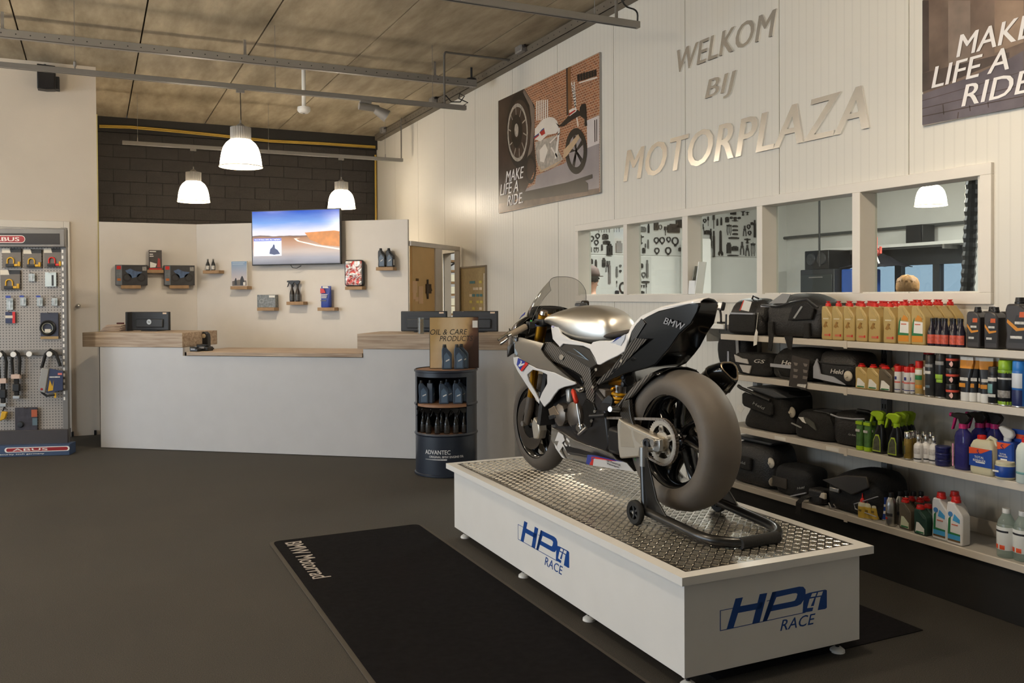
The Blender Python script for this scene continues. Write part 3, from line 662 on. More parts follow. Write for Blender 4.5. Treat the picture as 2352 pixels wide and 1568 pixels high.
# counter frame: x along the front (left to right), y away from the customer, z up
def ct(name,label,cat,group=None): return thing(name,label,cat,(CA.x,CA.y,0),CANG,group)
t=ct('service_counter','long white service counter standing on the dark floor','counter')
put('front_panel',B().box(0,4.115,0,.03,.005,.90).box(0,.90,0,.03,.90,.978).box(2.72,4.115,0,.03,.90,.978),WHITE,t)
put('side_panel',B().box(0,.03,.03,.62,.005,.978),WHITE,t);put('side_panel',B().box(4.085,4.115,.03,.62,.005,.978),WHITE,t)
put('inner_panel',B().box(.03,4.085,.57,.60,.005,.895),WHITE,t)
for (a,b,z0,z1,y0,y1,lab) in ((-.19,.90,.979,1.119,-.005,.60,'thick grey oak slab on the left end of the counter'),(.945,2.715,.9035,.9385,-.012,.72,'long thin grey oak worktop in the lowered middle of the counter'),(2.665,4.16,.979,1.115,-.005,.60,'thick grey oak slab on the right end of the counter, behind the oil drum')):
    tag(put('worktop',B().box(a,b,y0,y1,z0,z1),WOODTOP,None,(CA.x,CA.y,0),(0,0,CANG),bev=.003),lab,'worktop')
# white partition: one panel along the back, one turned parallel to the counter
ZP=2.26;K1=Vector((1.032,10.30,0));K2=Vector((2.984,8.83,0));PD=(K2-K1).normalized();PN=Vector((PD.y,-PD.x,0));PANG=math.atan2(PD.y,PD.x);PLEN=(K2-K1).length
PW=M('partition_white',(226,220,212),.6,var=.02)
tag(put('partition_panel',B().box(.056,1.032,10.30,10.335,0,ZP),PW,bev=.002),'white partition panel on the left, holding the two boxed bike kits','partition')
tag(put('partition_panel',B().box(-.001,PLEN,0,.04,0,ZP),PW,None,K1,(0,0,PANG),bev=.002),'wide white partition panel behind the television','partition')
def on_p(px,py,off=0):
    p_=on_plane(px,py,K1+PN*off,PN);return (p_-K1).dot(PD),p_.z
# header rail from the partition to the right wall with notice board, post and doorway
A1=Vector((3.02,8.83,0));A2=Vector((3.935,9.72,0));AD=(A2-A1).normalized();AANG=math.atan2(AD.y,AD.x);AL=(A2-A1).length
t=thing('passage_frame','pale grey door frame between the partition and the ribbed wall','door frame',A1,AANG)
GW=M('grey_white_frame',(206,200,194),.5)
put('header',B().box(0,AL,0,.06,1.985,2.035),GW,t,bev=.002)
def on_a(px,py,off=0):
    n=Vector((AD.y,-AD.x,0));p_=on_plane(px,py,A1+n*off,n);return (p_-A1).dot(AD),p_.z
s0_,s1_=on_a(1001,640)[0],on_a(1016,640)[0]
put('post',B().box(s0_,s1_,0,.06,0,1.985),GW,t,bev=.002);put('post',B().box(AL-.035,AL,0,.06,0,1.985),GW,t,bev=.002)
t=thing('notice_board','tan notice panel with pinned notes between partition and doorway','notice board',A1,AANG)
put('board',B().box(.05,s0_-.003,.015,.045,.4,1.983),M('tan_board',(206,172,120),.75,var=.05),t)
for i,(x0,y0,x1,y1) in enumerate(((950,645,960,672),(951,668,958,687),(964,657,974,697),(956,682,964,692))):
    a,c_=on_a(x0,y0,0),on_a(x1,y1,0);put('pinned_note',B().box(a[0],c_[0],.008+.001*i,.0145,c_[1],a[1]),M('peach_paper',(222,188,150),.8),t)
a=on_a(979,652);c_=on_a(993,680)
put('key_bunch',B().box(a[0]+.01,c_[0]-.02,.0,.014,c_[1]+.03,a[1]).cyl((a[0]+.02,.006,a[1]),(a[0]+.04,.006,c_[1]),.008,n=6).cyl((c_[0]-.03,.006,a[1]-.02),(c_[0],.006,c_[1]+.06),.006,n=6).cyl((a[0]+.05,.006,a[1]+.05),(a[0]+.05,.006,c_[1]-.03),.012,n=6),M('dark_keys',(66,52,40),.5),t)
put('brown_tag',B().box(on_a(953,0)[0],on_a(959,0)[0],.009,.0145,on_a(953,645)[1],on_a(953,639)[1]),M('brown_tag',(104,76,40),.7),t)
# storage rack with bins beyond the doorway
rp=on_y(1033,650,10.55)
t=thing('storage_rack','wooden storage rack with cream bins seen through the doorway','rack',(rp.x-.12,rp.y,0),0)
SH=M('rack_board',(140,106,62),.6)
zs=[CAM_H+(680-y)/F_PX*(rp-CAM).dot(fw) for y in (722,704,677,649,622,599)]
for z_ in zs: put('shelf',B().box(0,.5,0,.4,z_-.012,z_+.012),SH,t)
put('upright',B().box(-.03,0,0,.4,0,2.1),SH,t);put('upright',B().box(.5,.53,0,.4,0,2.1),SH,t)
CRM=M('cream_bin',(226,222,196),.5)
for i,z_ in enumerate(zs[:4]):
    for k in (0,1):
        if i == 3 and k == 1: continue
        tag(put('storage_bin',B().box(.02+.24*k,.25+.24*k,-.01,.3,0,.092),CRM,None,(rp.x-.12,rp.y,z_+.0125),bev=.006),'cream bin on the storage rack, %s shelf up, %s side' % (ORD[i],('left','right')[k]),'bin')
tag(put('coiled_strap',B().tube([(.05,-.02,.02),(.2,-.03,.11),(.27,-.02,.10),(.32,-.02,.05),(.4,-.03,.02)],.012,6),BLACKP,None,(rp.x-.12,rp.y,zs[4]+.002)),'black cable heap on the upper shelf of the storage rack','cable')
# planner board on the ribbed wall
XB=W-.004
a,c_=on_x(1057.5,615,XB),on_x(1119,720,XB);zt_=on_x(1100,610,XB).z
t=thing('planner_board','brown framed planner board with coloured cards on the ribbed wall','planner board',(W-.003,c_.y,zt_-.85))
hh=.85;ww=a.y-c_.y
put('backing',B().box(-.012,0,.015,ww-.015,.015,hh-.015),M('planner_grid',(158,138,96),.7,var=.12,scale=40),t)
put('frame',B().box(-.02,0,0,ww,hh-.018,hh).box(-.02,0,0,ww,0,.018).box(-.02,0,0,.016,.018,hh-.018).box(-.02,0,ww-.016,ww,.018,hh-.018),M('alu_frame',(150,138,122),.4,metal=.5),t)
put('date_strip',B().box(-.0135,-.012,.02,.07,.03,hh-.09),M('pale_strip',(196,186,168),.7,var=.15,scale=60),t)
random.seed(5)
cards=[((196,180,88),'yellow_card'),((70,120,130),'blue_card'),((210,196,176),'white_card')]
for r_ in range(9):
    for k in range(4):
        if random.random() < .55:
            c0=cards[0] if r_ < 6 and random.random() < .7 else cards[random.randrange(3)]
            y0=.09+k*.10+random.random()*.03;z0=.05+r_*.075
            put('card',B().box(-.015,-.012,y0,y0+.075,z0,z0+.03),M(c0[1],c0[0],.7),t)
# ------------------------------------------------------------- television
TOFF=.10
c4=[on_plane(px,py,K1+PN*TOFF,PN) for px,py in ((577,484),(781,477.5),(784,606),(578.5,610))]
tc_=sum(c4,Vector())/4;ex=((c4[1]-c4[0])+(c4[2]-c4[3])).normalized();ez=((c4[0]-c4[3])+(c4[1]-c4[2])).normalized();ez=(ez-ex*ez.dot(ex)).normalized();ey=ez.cross(ex)
tw_=((c4[1]-c4[0]).length+(c4[2]-c4[3]).length)/2;th_=((c4[0]-c4[3]).length+(c4[1]-c4[2]).length)/2
t=thing('television','wall-mounted flat television showing a desert road','television');t.matrix_world=Matrix(((ex.x,ey.x,ez.x,tc_.x),(ex.y,ey.y,ez.y,tc_.y),(ex.z,ey.z,ez.z,tc_.z),(0,0,0,1)))
put('housing',B().box(-tw_/2,tw_/2,0,.035,-th_/2,th_/2),BLACKP,t,bev=.004)
put('wall_bracket',B().box(-.15,.15,.035,.085,-.12,.12),BLACKP,t)
def screen_mat():
    m=M('tv_picture',(20,20,20),.12,var=0);n,p=nodes_of(m)
    tcn=n.nodes.new('ShaderNodeTexCoord');sp=n.nodes.new('ShaderNodeSeparateXYZ');n.links.new(tcn.outputs['Generated'],sp.inputs[0])
    rp=n.nodes.new('ShaderNodeValToRGB');cr=rp.color_ramp
    stops=[(0,(96,84,86)),(.10,(150,140,140)),(.24,(196,170,150)),(.36,(190,140,100)),(.49,(176,116,62)),(.525,(96,60,30)),(.54,(236,226,232)),(.62,(228,226,244)),(.78,(120,164,232)),(1,(30,84,196))]
    cr.elements[0].position=0;cr.elements[0].color=rgb(stops[0][1]);cr.elements[1].position=1;cr.elements[1].color=rgb(stops[-1][1])
    for q_,c_ in stops[1:-1]: e=cr.elements.new(q_);e.color=rgb(c_)
    nz=n.nodes.new('ShaderNodeTexNoise');nz.inputs['Scale'].default_value=3;nz.inputs['Detail'].default_value=6
    mp=n.nodes.new('ShaderNodeMapping');mp.inputs['Scale'].default_value=(1,1,4);n.links.new(tcn.outputs['Generated'],mp.inputs['Vector']);n.links.new(mp.outputs['Vector'],nz.inputs['Vector'])
    ma=n.nodes.new('ShaderNodeMath');ma.operation='MULTIPLY_ADD';ma.inputs[1].default_value=.09;n.links.new(nz.outputs['Fac'],ma.inputs[0]);n.links.new(sp.outputs['Z'],ma.inputs[2])
    mb=n.nodes.new('ShaderNodeMath');mb.operation='SUBTRACT';mb.inputs[1].default_value=.045;n.links.new(ma.outputs[0],mb.inputs[0]);n.links.new(mb.outputs[0],rp.inputs['Fac'])
    n.links.new(rp.outputs['Color'],p.inputs['Emission Color']);p.inputs['Emission Strength'].default_value=.95;p.inputs['Base Color'].default_value=(.01,.01,.01,1)
    return m
bz=.012
put('screen',B().box(-tw_/2+bz,tw_/2-bz,-.002,.001,-th_/2+bz,th_/2-bz),screen_mat(),t,smooth=0)
def tvp(px,py):  # position inside the screen plane
    p_=on_plane(px,py,tc_,ey);d=p_-tc_;return d.dot(ex),d.dot(ez)
def glow(name,col,e=.9): return M(name,col,.2,var=0,emit=e)
pts=[tvp(*q) for q in ((690,546),(680,548),(688,553),(730,562),(780,570),(780,573),(725,564.5),(683,554),(675,547.5))]
put('screen_road',B().prism([(a,b) for a,b in pts],-.0028,-.0021),glow('tv_road',(232,214,190)),t,smooth=0)
pts=[tvp(*q) for q in ((700,534),(740,531),(768,529),(780,531),(780,566),(740,562),(712,550))]
put('screen_dune',B().prism(pts,-.0024,-.0021),M('tv_dune',(176,112,50),.3,var=.3,scale=14,emit=.75),t,smooth=0)
a,c_=tvp(583,548),tvp(647,587)
put('screen_inset',B().box(a[0],c_[0],-.0032,-.0021,c_[1],a[1]),glow('tv_inset',(206,212,236)),t,smooth=0)
put('inset_banner',B().box(a[0],c_[0],-.0036,-.0032,a[1]-.03,a[1]),glow('tv_banner',(96,104,176)),t,smooth=0)
pts=[tvp(*q) for q in ((619,583),(621,572),(626,567),(628,561),(631,562),(632,570),(638,574),(644,583),(630,585))]
put('inset_rider',B().prism(pts,-.0036,-.0032),glow('tv_rider',(40,42,76)),t,smooth=0)
b1,b2=tvp(584,581),tvp(615,586)
text('Paris 24 Dakar 2018  day 1 highlights',glow('tv_text',(250,250,252)),t,((a[0]+c_[0])/2,-.0037,a[1]-.015),(PI/2,0,0),w=(c_[0]-a[0])*.92,h=.014,ext=.0002)
pts=[tvp(*q) for q in ((605,486),(640,485),(636,488),(607,489))]
put('power_lead',B().tube([(-.08+.01,.02,-th_/2-.0),(-.05,.02,-th_/2-.03),(0,.02,-th_/2-.035),(.05,.02,-th_/2-.01)],.004,6),BLACKP,t)
# ------------------------------------------------------------- ledges on the partition with their goods
LEDGE=M('oak_ledge',(164,132,96),.6,var=.12,scale=25)
def goods_at(px,py,w_px,panel='p'):
    """shelf board: front top edge centre at (px,py); returns origin on the board's top and its width"""
    if panel == 'p':
        off=.11;s,z=on_p(px,py,off);p_=K1+PD*s;dep=(p_-CAM).dot(fw);return s,z,w_px/F_PX*dep*1.03
    p_=on_y(px,py,10.30-.11);return p_.x,p_.z,w_px/F_PX*(p_-CAM).dot(fw)
def ledge(px,py,w_px,label,panel='p'):
    s,z,w=goods_at(px,py,w_px,panel)
    if panel == 'p': o=put('wall_ledge',B().box(s-w/2,s+w/2,-.11,-.001,z-.035,z),LEDGE,None,K1,(0,0,PANG),bev=.002)
    else: o=put('wall_ledge',B().box(s-w/2,s+w/2,10.30-.11,10.299,z-.035,z),LEDGE,bev=.002)
    tag(o,label,'ledge','small oak wall ledges');return s,z,w
def gthing(name,label,cat,s,z,y=-.06,panel='p',group=None):
    loc=K1+PD*s+PN*(-y)+Vector((0,0,z+.0005)) if panel == 'p' else Vector((s,10.30+y,z+.0005))
    return thing(name,label,cat,loc,PANG if panel == 'p' else 0,group)
# boxed construction kits on the left panel
KITB=M('kit_box_dark',(42,42,46),.4,var=.3,scale=14);KITS=M('kit_box_side',(104,112,120),.4,var=.3,scale=20)
for i,(px,py,lx,rx,ty) in enumerate(((301,657,265,339,608),(412,657,377,447.5,609))):
    s,z,w=ledge(px,py-2,42,('oak ledge under the left boxed bike kit','oak ledge under the right boxed bike kit')[i],'l')
    q1,q2=on_y(lx,ty,10.20),on_y(rx,py-2,10.20)
    t=gthing('kit_box',('dark boxed motorcycle building kit on the left ledge','dark boxed motorcycle building kit nearest the panel corner')[i],'box',s,z,-.10,'l');bw_=q2.x-q1.x;bh_=q1.z-z;x0=q1.x-s
    put('carton',B().box(x0,x0+bw_,0,.085,0,bh_),KITB,t,bev=.002)
    put('side_print',B().box(x0+.004,x0+bw_*.2,-.0015,0,.004,bh_-.004),KITS,t);put('red_badge',B().box(x0+.012,x0+bw_*.17,-.0025,-.0015,bh_*.78,bh_*.95),REDP,t)
    put('orange_badge',B().box(x0+.016,x0+bw_*.16,-.0025,-.0015,bh_*.22,bh_*.34),M('orange_print',(190,110,50),.5),t)
    bp_=B();k=bh_
    for cx__ in (.36,.80): bp_.lathe([(k*.13,-.001),(k*.21,-.001),(k*.21,.0),(k*.13,.0),(k*.13,-.001)],16,axis='y',c=(x0+bw_*cx__,-.0015,bh_*.38))
    put('bike_wheel_print',bp_,M('kit_wheel_print',(18,18,20),.4),t);put('bike_body_print',B().prism([(x0+bw_*.3,bh_*.72),(x0+bw_*.46,bh_*.82),(x0+bw_*.62,bh_*.7),(x0+bw_*.84,bh_*.66),(x0+bw_*.7,bh_*.42),(x0+bw_*.5,bh_*.35)],-.0025,-.001),M('kit_body_print',(72,96,132),.4,var=.35,scale=30),t)
    put('corner_print',B().box(x0+bw_*.84,x0+bw_*.97,-.0025,-.0015,bh_*.72,bh_*.92),M('kit_print_pale',(150,148,144),.5,var=.3,scale=60),t)
s,z,w=ledge(357,619,35,'oak ledge under the upright dark box','l')
q1,q2=on_y(342,574,10.2),on_y(372,618,10.2);t=gthing('upright_box','tall narrow dark box with red base print on its own ledge','box',s,z,-.095,'l');x0=q1.x-s;bw_=q2.x-q1.x;bh_=q1.z-z
put('carton',B().box(x0,x0+bw_,0,.07,0,bh_),M('dark_print_box',(58,52,52),.4,var=.4,scale=22),t,bev=.002);put('red_base_print',B().box(x0,x0+bw_,-.0015,0,.001,bh_*.07),REDP,t)
put('white_print',B().prism([(x0+.01,bh_*.1),(x0+bw_*.5,bh_*.12),(x0+bw_*.6,bh_*.3),(x0+.01,bh_*.4)],-.0015,0),PAPER,t);put('figure_print',B().prism([(x0+bw_*.62,bh_*.12),(x0+bw_*.9,bh_*.12),(x0+bw_*.86,bh_*.55),(x0+bw_*.7,bh_*.6)],-.002,0),M('red_figure',(170,60,56),.5),t)
for k,(z0,w0) in enumerate(((.90,.55),(.76,.32),(.66,.36))): put('print_line',B().box(x0+.006,x0+bw_*w0,-.0015,0,bh_*z0,bh_*(z0+.05)),PAPER,t)
# pair of small bottles
s,z,w=ledge(484,620.5,39,'oak ledge under the two small dark bottles')
def small_bottle(t,h,r,mat,labm,capm):
    put('bottle_body',B().lathe([(0,0),(r*.95,0),(r,h*.03),(r,h*.5),(r*.75,h*.62),(r*.42,h*.78),(r*.38,h*.9),(0,h*.9)],16),mat,t)
    put('bottle_label',B().lathe([(r*1.01,h*.08),(r*1.015,h*.09),(r*1.015,h*.40),(r*1.01,h*.41)],16,a0=PI*1.1,a1=PI*1.9),labm,t);put('cap',B().lathe([(0,h),(r*.4,h),(r*.44,h*.98),(r*.44,h*.89),(0,h*.89)],12),capm,t)
LABW=M('label_white_mark',(206,204,198),.5,var=.25,scale=60)
for i,px in enumerate((477.5,490)):
    s_,_=on_p(px,618,.06);t=gthing('small_bottle',('small dark bottle with white mark, left of the pair','small dark bottle with white mark, right of the pair')[i],'bottle',s_,z,-.06,group='two small dark bottles');small_bottle(t,.125,.021,BLACKP,LABW,M('grey_cap',(120,116,110),.5))
# framed brochure
s,z,w=ledge(548,657,40,'oak ledge under the blue travel brochure');a,c_=on_p(531,600,.07),on_p(567.5,656,.07)
t=gthing('travel_brochure','upright brochure with blue sky and two motorcycles on its ledge','brochure',s,z,-.07);x0=a[0]-s;x1=c_[0]-s;h_=a[1]-z
put('booklet',B().box(x0,x1,0,.02,0,h_),PAPER,t,bev=.001)
def sky_print():
    m=M('brochure_sky',(140,170,200),.4,var=0);n,p=nodes_of(m);tcn=n.nodes.new('ShaderNodeTexCoord');sp=n.nodes.new('ShaderNodeSeparateXYZ');n.links.new(tcn.outputs['Generated'],sp.inputs[0])
    rp=n.nodes.new('ShaderNodeValToRGB');rp.color_ramp.elements[0].color=rgb((206,196,196));rp.color_ramp.elements[1].color=rgb((112,150,190));rp.color_ramp.elements[0].position=.25
    n.links.new(sp.outputs['Z'],rp.inputs['Fac']);n.links.new(rp.outputs['Color'],p.inputs['Base Color']);return m
put('cover_sky',B().box(x0+.003,x1-.003,-.0012,0,.003,h_-.003),sky_print(),t,smooth=0);bw_=x1-x0
put('cover_road',B().prism([(x0+bw_*.06,.004),(x1-bw_*.04,.004),(x1-bw_*.04,h_*.22),(x0+bw_*.5,h_*.26),(x0+bw_*.06,h_*.2)],-.0018,-.001),M('brochure_ground',(112,104,96),.5,var=.2),t)
put('cover_rider',B().prism([(x0+bw_*.56,.01),(x0+bw_*.86,.01),(x0+bw_*.8,h_*.28),(x0+bw_*.72,h_*.4),(x0+bw_*.66,h_*.4),(x0+bw_*.58,h_*.28)],-.0024,-.0015).prism([(x0+bw_*.2,h_*.05),(x0+bw_*.36,h_*.05),(x0+bw_*.33,h_*.3),(x0+bw_*.28,h_*.34),(x0+bw_*.22,h_*.25)],-.0024,-.0015),M('brochure_dark',(46,48,54),.5),t)
put('cover_badge',B().box(x0+bw_*.76,x0+bw_*.9,-.003,-.002,h_*.03,h_*.16),PAPER,t)
for k in range(2): put('cover_title',B().box(x0+bw_*.08,x0+bw_*(.86-.08*k),-.0018,-.001,h_*(.93-.06*k),h_*(.955-.06*k)),M('pale_title',(190,206,222),.5),t)
# small grey box
s,z,w=ledge(610,706,41,'oak ledge under the small grey engine box, lowest on the left');a,c_=on_p(591,677,.08),on_p(633,705,.08)
t=gthing('grey_print_box','small flat box printed with grey machine parts','box',s,z,-.085);x0=a[0]-s;x1=c_[0]-s;h_=a[1]-z
put('carton',B().box(x0,x1,0,.07,0,h_),M('grey_parts_print',(120,124,124),.4,var=.5,scale=45),t,bev=.002);put('pale_panel',B().box(x0+(x1-x0)*.66,x1-.006,-.0012,0,h_*.78,h_*.95),PAPER,t)
put('ring_print',B().lathe([(.018,-.001),(.026,-.001),(.026,0),(.018,0),(.018,-.001)],14,axis='y',c=(x0+.05,-.0005,h_*.5)),M('ring_grey',(150,152,150),.4),t)
# trigger spray bottles
def trigger_head(t,z,col,r=.016,s=1,flip=1,trig=None):
    b=B().cyl((0,0,z-.012*s),(0,0,z+.010*s),r*s,n=12)
    put('collar',b,col,t)
    poly=[(-.018*s*flip,z+.01*s),(.016*s*flip,z+.01*s),(.020*s*flip,z+.022*s),(.026*s*flip,z+.030*s),(.030*s*flip,z+.048*s),(.010*s*flip,z+.054*s),(-.052*s*flip,z+.052*s),(-.056*s*flip,z+.036*s),(-.030*s*flip,z+.030*s)]
    put('spray_head',B().prism(poly,-.010*s,.010*s),col,t,bev=.003*s)
    put('trigger',B().prism([(-.030*s*flip,z+.032*s),(-.040*s*flip,z+.032*s),(-.050*s*flip,z+.0*s),(-.056*s*flip,z-.016*s),(-.050*s*flip,z-.018*s),(-.038*s*flip,z+.004*s)],-.006*s,.006*s),trig or col,t,bev=.0015*s)
def round_trigger_bottle(t,h,r,body,lab,head,flip=1,trig=None,sy=1):
    put('bottle_body',B().lathe([(0,0),(r*.93,0),(r,h*.03),(r,h*.52),(r*.9,h*.62),(r*.5,h*.82),(r*.42,h*.9),(r*.42,h),(0,h)],20,sy=sy),body,t,smooth=50)
    put('bottle_label',B().lathe([(r*1.012,h*.06),(r*1.02,h*.07),(r*1.02,h*.46),(r*1.012,h*.47)],16,a0=PI*1.08,a1=PI*1.92,sy=sy),lab,t,smooth=60)
    trigger_head(t,h+.008,head,r*.45,1.0,flip,trig)
s,z,w=ledge(677,692.5,40,'oak ledge under the two black spray bottles')
for i,px in enumerate((671,684)):
    s_,_=on_p(px,690,.06);t=gthing('spray_bottle',('black trigger spray bottle on the partition ledge, left of the pair','black trigger spray bottle on the partition ledge, right of the pair')[i],'spray bottle',s_,z,-.06,group='two black spray bottles on the partition');round_trigger_bottle(t,.165,.026,M('black_brown_bottle',(40,32,28),.3),M('dark_label',(70,72,74),.4,var=.3,scale=50),BLACKP)
# blue refill bag
s,z,w=ledge(748.5,706,40,'oak ledge under the blue refill bag');a,c_=on_p(738,657,.06),on_p(761,705,.06);t=gthing('refill_bag','blue and red standing refill pouch beside the television corner','bag',s,z,-.06);x0=a[0]-s;x1=c_[0]-s;h_=a[1]-z;bw_=x1-x0
BLUE=M('blue_print',(46,70,160),.45,var=.1);xm=(x0+x1)/2
put('pouch',B().loft([[(xm+p_[0],p_[1],z_) for p_ in rrect(bw_*k1,k2,min(k2,bw_*k1)*.45)] for z_,k1,k2 in ((0,.9,.06),(.01,1,.07),(h_*.5,1,.05),(h_*.85,.98,.022),(h_,.98,.006))]),BLUE,t,smooth=60)
put('red_print',B().prism([(xm-bw_*.48,h_*.66),(xm+bw_*.05,h_*.68),(xm-bw_*.1,h_*.86),(xm-bw_*.48,h_*.9)],-.034,-.026),REDP,t);put('white_print',B().prism([(xm-bw_*.3,h_*.9),(xm+bw_*.3,h_*.9),(xm+bw_*.2,h_*.99),(xm-bw_*.3,h_*.99)],-.02,-.008),PAPER,t)
for k in range(3): put('print_line',B().box(xm-bw_*.35,xm+bw_*(.15+.05*k),-.0365,-.03,h_*(.44+.07*k),h_*(.475+.07*k)),PAPER,t)
put('grey_band',B().box(xm-bw_*.46,xm+bw_*.1,-.0365,-.03,h_*.3,h_*.34),M('grey_band',(120,116,110),.5),t)
# foil pack with red print
s,z,w=ledge(812,657.5,40,'oak ledge under the crumpled foil pack');a,c_=on_p(791,597,.07),on_p(834,655,.07);t=gthing('foil_pack','crumpled silver and red foil pack with black edges','pack',s,z,-.065);x0=a[0]-s;x1=c_[0]-s;h_=a[1]-z;xm=(x0+x1)/2;bw_=x1-x0
put('black_case',B().loft([[(xm+p_[0],y_,h_/2+p_[1]) for p_ in rrect(bw_*k,h_*k,.03)] for y_,k in ((.055,.9),(.04,1),(.0,1),(-.01,.95))]),BLACKP,t,smooth=50)
fm=M('crumpled_foil',(200,196,192),.28,metal=.6,var=0);n,p=nodes_of(fm)
tcn=n.nodes.new('ShaderNodeTexCoord');nz=n.nodes.new('ShaderNodeTexNoise');nz.inputs['Scale'].default_value=16;nz.inputs['Detail'].default_value=5;nz.inputs['Distortion'].default_value=1.5;n.links.new(tcn.outputs['Object'],nz.inputs['Vector'])
rp=n.nodes.new('ShaderNodeValToRGB');rp.color_ramp.elements[0].position=.42;rp.color_ramp.elements[1].position=.56;rp.color_ramp.elements[0].color=rgb((176,62,56));rp.color_ramp.elements[1].color=rgb((214,212,208));n.links.new(nz.outputs['Fac'],rp.inputs['Fac']);n.links.new(rp.outputs['Color'],p.inputs['Base Color'])
bm_=n.nodes.new('ShaderNodeBump');bm_.inputs['Strength'].default_value=.8;bm_.inputs['Distance'].default_value=.02;n.links.new(nz.outputs['Fac'],bm_.inputs['Height']);n.links.new(bm_.outputs['Normal'],p.inputs['Normal'])
random.seed(9);V=[];nx,nzn=10,14
for j in range(nzn+1):
    for i in range(nx+1): V.append((xm+(i/nx-.5)*bw_*.86,-.012-random.random()*.010*(0 < i < nx and 0 < j < nzn),h_*(.05+.9*j/nzn)))
put('foil_front',B().add(V,[(j*(nx+1)+i,j*(nx+1)+i+1,(j+1)*(nx+1)+i+1,(j+1)*(nx+1)+i) for j in range(nzn) for i in range(nx)]),fm,t,smooth=20)
# oil bottles
def oil_can(t,w,d,h,body,capm,capr=.2,capx=-.22,lab=None,sub=None,slant=True,nub=True,ridges=True):
    """one-litre oil can, front towards -y, slanted shoulder falling to +x"""
    P_=[(-w*.47,0),(w*.47,0),(w*.5,h*.04),(w*.5,h*.6),(w*.42,h*.66),(w*.02,h*.83),(w*.0,h*.87),(-w*.44,h*.87),(-w*.5,h*.76),(-w*.5,h*.5),(-w*.46,h*.3),(-w*.5,h*.08)] if slant else [(-w*.47,0),(w*.47,0),(w*.5,h*.04),(w*.5,h*.74),(w*.3,h*.84),(w*.0,h*.88),(-w*.42,h*.88),(-w*.5,h*.78),(-w*.5,h*.04)]
    put('can_body',B().prism(P_,0,d),body,t,bev=min(w,d)*.10)
    cz=h*.86;cr=w*capr
    prof=[(0,cz),(cr*1.05,cz),(cr*1.05,cz+h*.045),(cr*.95,cz+h*.055),(cr*.92,cz+h*.085)]
    prof += [(cr*.55,cz+h*.095),(cr*.45,cz+h*.115),(cr*.75,cz+h*.125),(cr*.75,cz+h*.14),(0,cz+h*.14)] if nub else [(cr*.85,cz+h*.13),(0,cz+h*.13)]
    put('cap',B().lathe(prof,14,c=(w*capx,d/2,0)),capm,t)
    if ridges:
        for k in range(2): put('grip_ridge',B().tube([(w*(-.12+.14*k),-.001,h*(.80-.02*k)),(w*(.30+.08*k),-.001,h*(.60-.02*k))],w*.03,5),body,t)
    if lab: lab(t,w,d,h)
DKB=M('dark_blue_grey_can',(44,52,64),.35,var=.08);DKL=M('blue_grey_label',(70,86,104),.3,var=.08)
def lab_dark(t,w,d,h):
    put('front_label',B().prism([(-w*.30,h*.06),(w*.36,h*.06),(w*.36,h*.46),(-w*.06,h*.66),(-w*.30,h*.5)],-.0012,0),DKL,t);put('brand_mark',B().prism([(-w*.12,h*.28),(w*.2,h*.36),(w*.2,h*.41),(-w*.12,h*.33)],-.002,-.001),LABW,t)
def lab_side(t,w,d,h):
    lab_dark(t,w,d,h);put('side_sticker',B().box(w*.5,w*.5+.001,d*.15,d*.75,h*.1,h*.4),LABW,t)
s,z,w=ledge(883,613,40,'oak ledge under the two dark oil cans, highest on the right')
for i,px in enumerate((877.5,896)):
    s_,_=on_p(px,612,.07);t=gthing('oil_can',('dark one-litre oil can on the partition ledge, left of the pair','dark one-litre oil can on the partition ledge, right of the pair')[i],'oil can',s_,z,-.09,group='two dark oil cans on the partition');oil_can(t,.078,.06,.20,M('black_can',(26,28,32),.4),BLACKP,lab=lab_side,nub=False)
# ------------------------------------------------------------- on the counter
def cthing(name,label,cat,px,py,off,z,rz=0,group=None):
    s,_=on_c(px,py,off);p_=CA+CD*s+CN*off;return thing(name,label,cat,(p_.x,p_.y,z),CANG+rz,group)
def monitor(t,w,h,logo=None,side=True):
    put('screen_back',B().box(-w/2,w/2,0,.02,.0,h),DARKP,t,bev=.008);put('rear_bulge',B().box(-w*.36,w*.36,-.018,.002,.03,h*.62),DARKP,t,bev=.008)
    put('vent_slot',B().box(-w*.34,w*.34,-.0012,0,h*.74,h*.77),BLACKP,t);put('sticker',B().box(w*.34,w*.44,-.0014,0,h*.88,h*.96),M('sticker_mixed',(220,196,170),.5,var=.3,scale=80),t)
    put('foot',B().box(-.09,.09,-.02,.13,-.006,.0),BLACKP,t);put('bezel',B().box(-w/2,w/2,.0205,.03,0,h),BLACKP,t,bev=.003)
t=cthing('computer_monitor','dark computer monitor on the left oak slab, back to the room','monitor',345,758,-.34,1.1265);monitor(t,.42,.185)
put('logo_disc',B().lathe([(0,-.0195),(.026,-.0195),(.026,-.018),(0,-.018)],20,axis='y',c=(0,0,.085)),M('logo_pale',(196,208,218),.4),t);text('hp',M('logo_ink',(60,66,76),.5),t,(0,-.0198,.085),(PI/2,0,0),h=.026,ext=.0004,shear=.2)
put('side_panel',B().box(-.245,-.225,-.05,.05,-.006,.185),DARKP,t,bev=.004)
t=cthing('paper_stack','stack of white papers on the left oak slab beside the monitor','paper',268,757,-.42,1.1195)
for k in range(8): put('sheet',B().box(-.12+.01*k,.10+.004*k,-.10,.10,k*.008,k*.008+.007),M('warm_paper',(226,208,194),.8,var=.04),t,rot=(0,0,.12*(k % 3)))
t=cthing('red_box','small dark red box behind the papers on the counter','box',274,752,-.56,1.12);put('carton',B().box(-.03,.035,0,.03,0,.075),M('dark_red',(112,50,40),.6),t,bev=.003);put('lid',B().box(-.032,.037,-.002,.032,.06,.077),M('dark_red_lid',(96,42,34),.6),t,bev=.003)
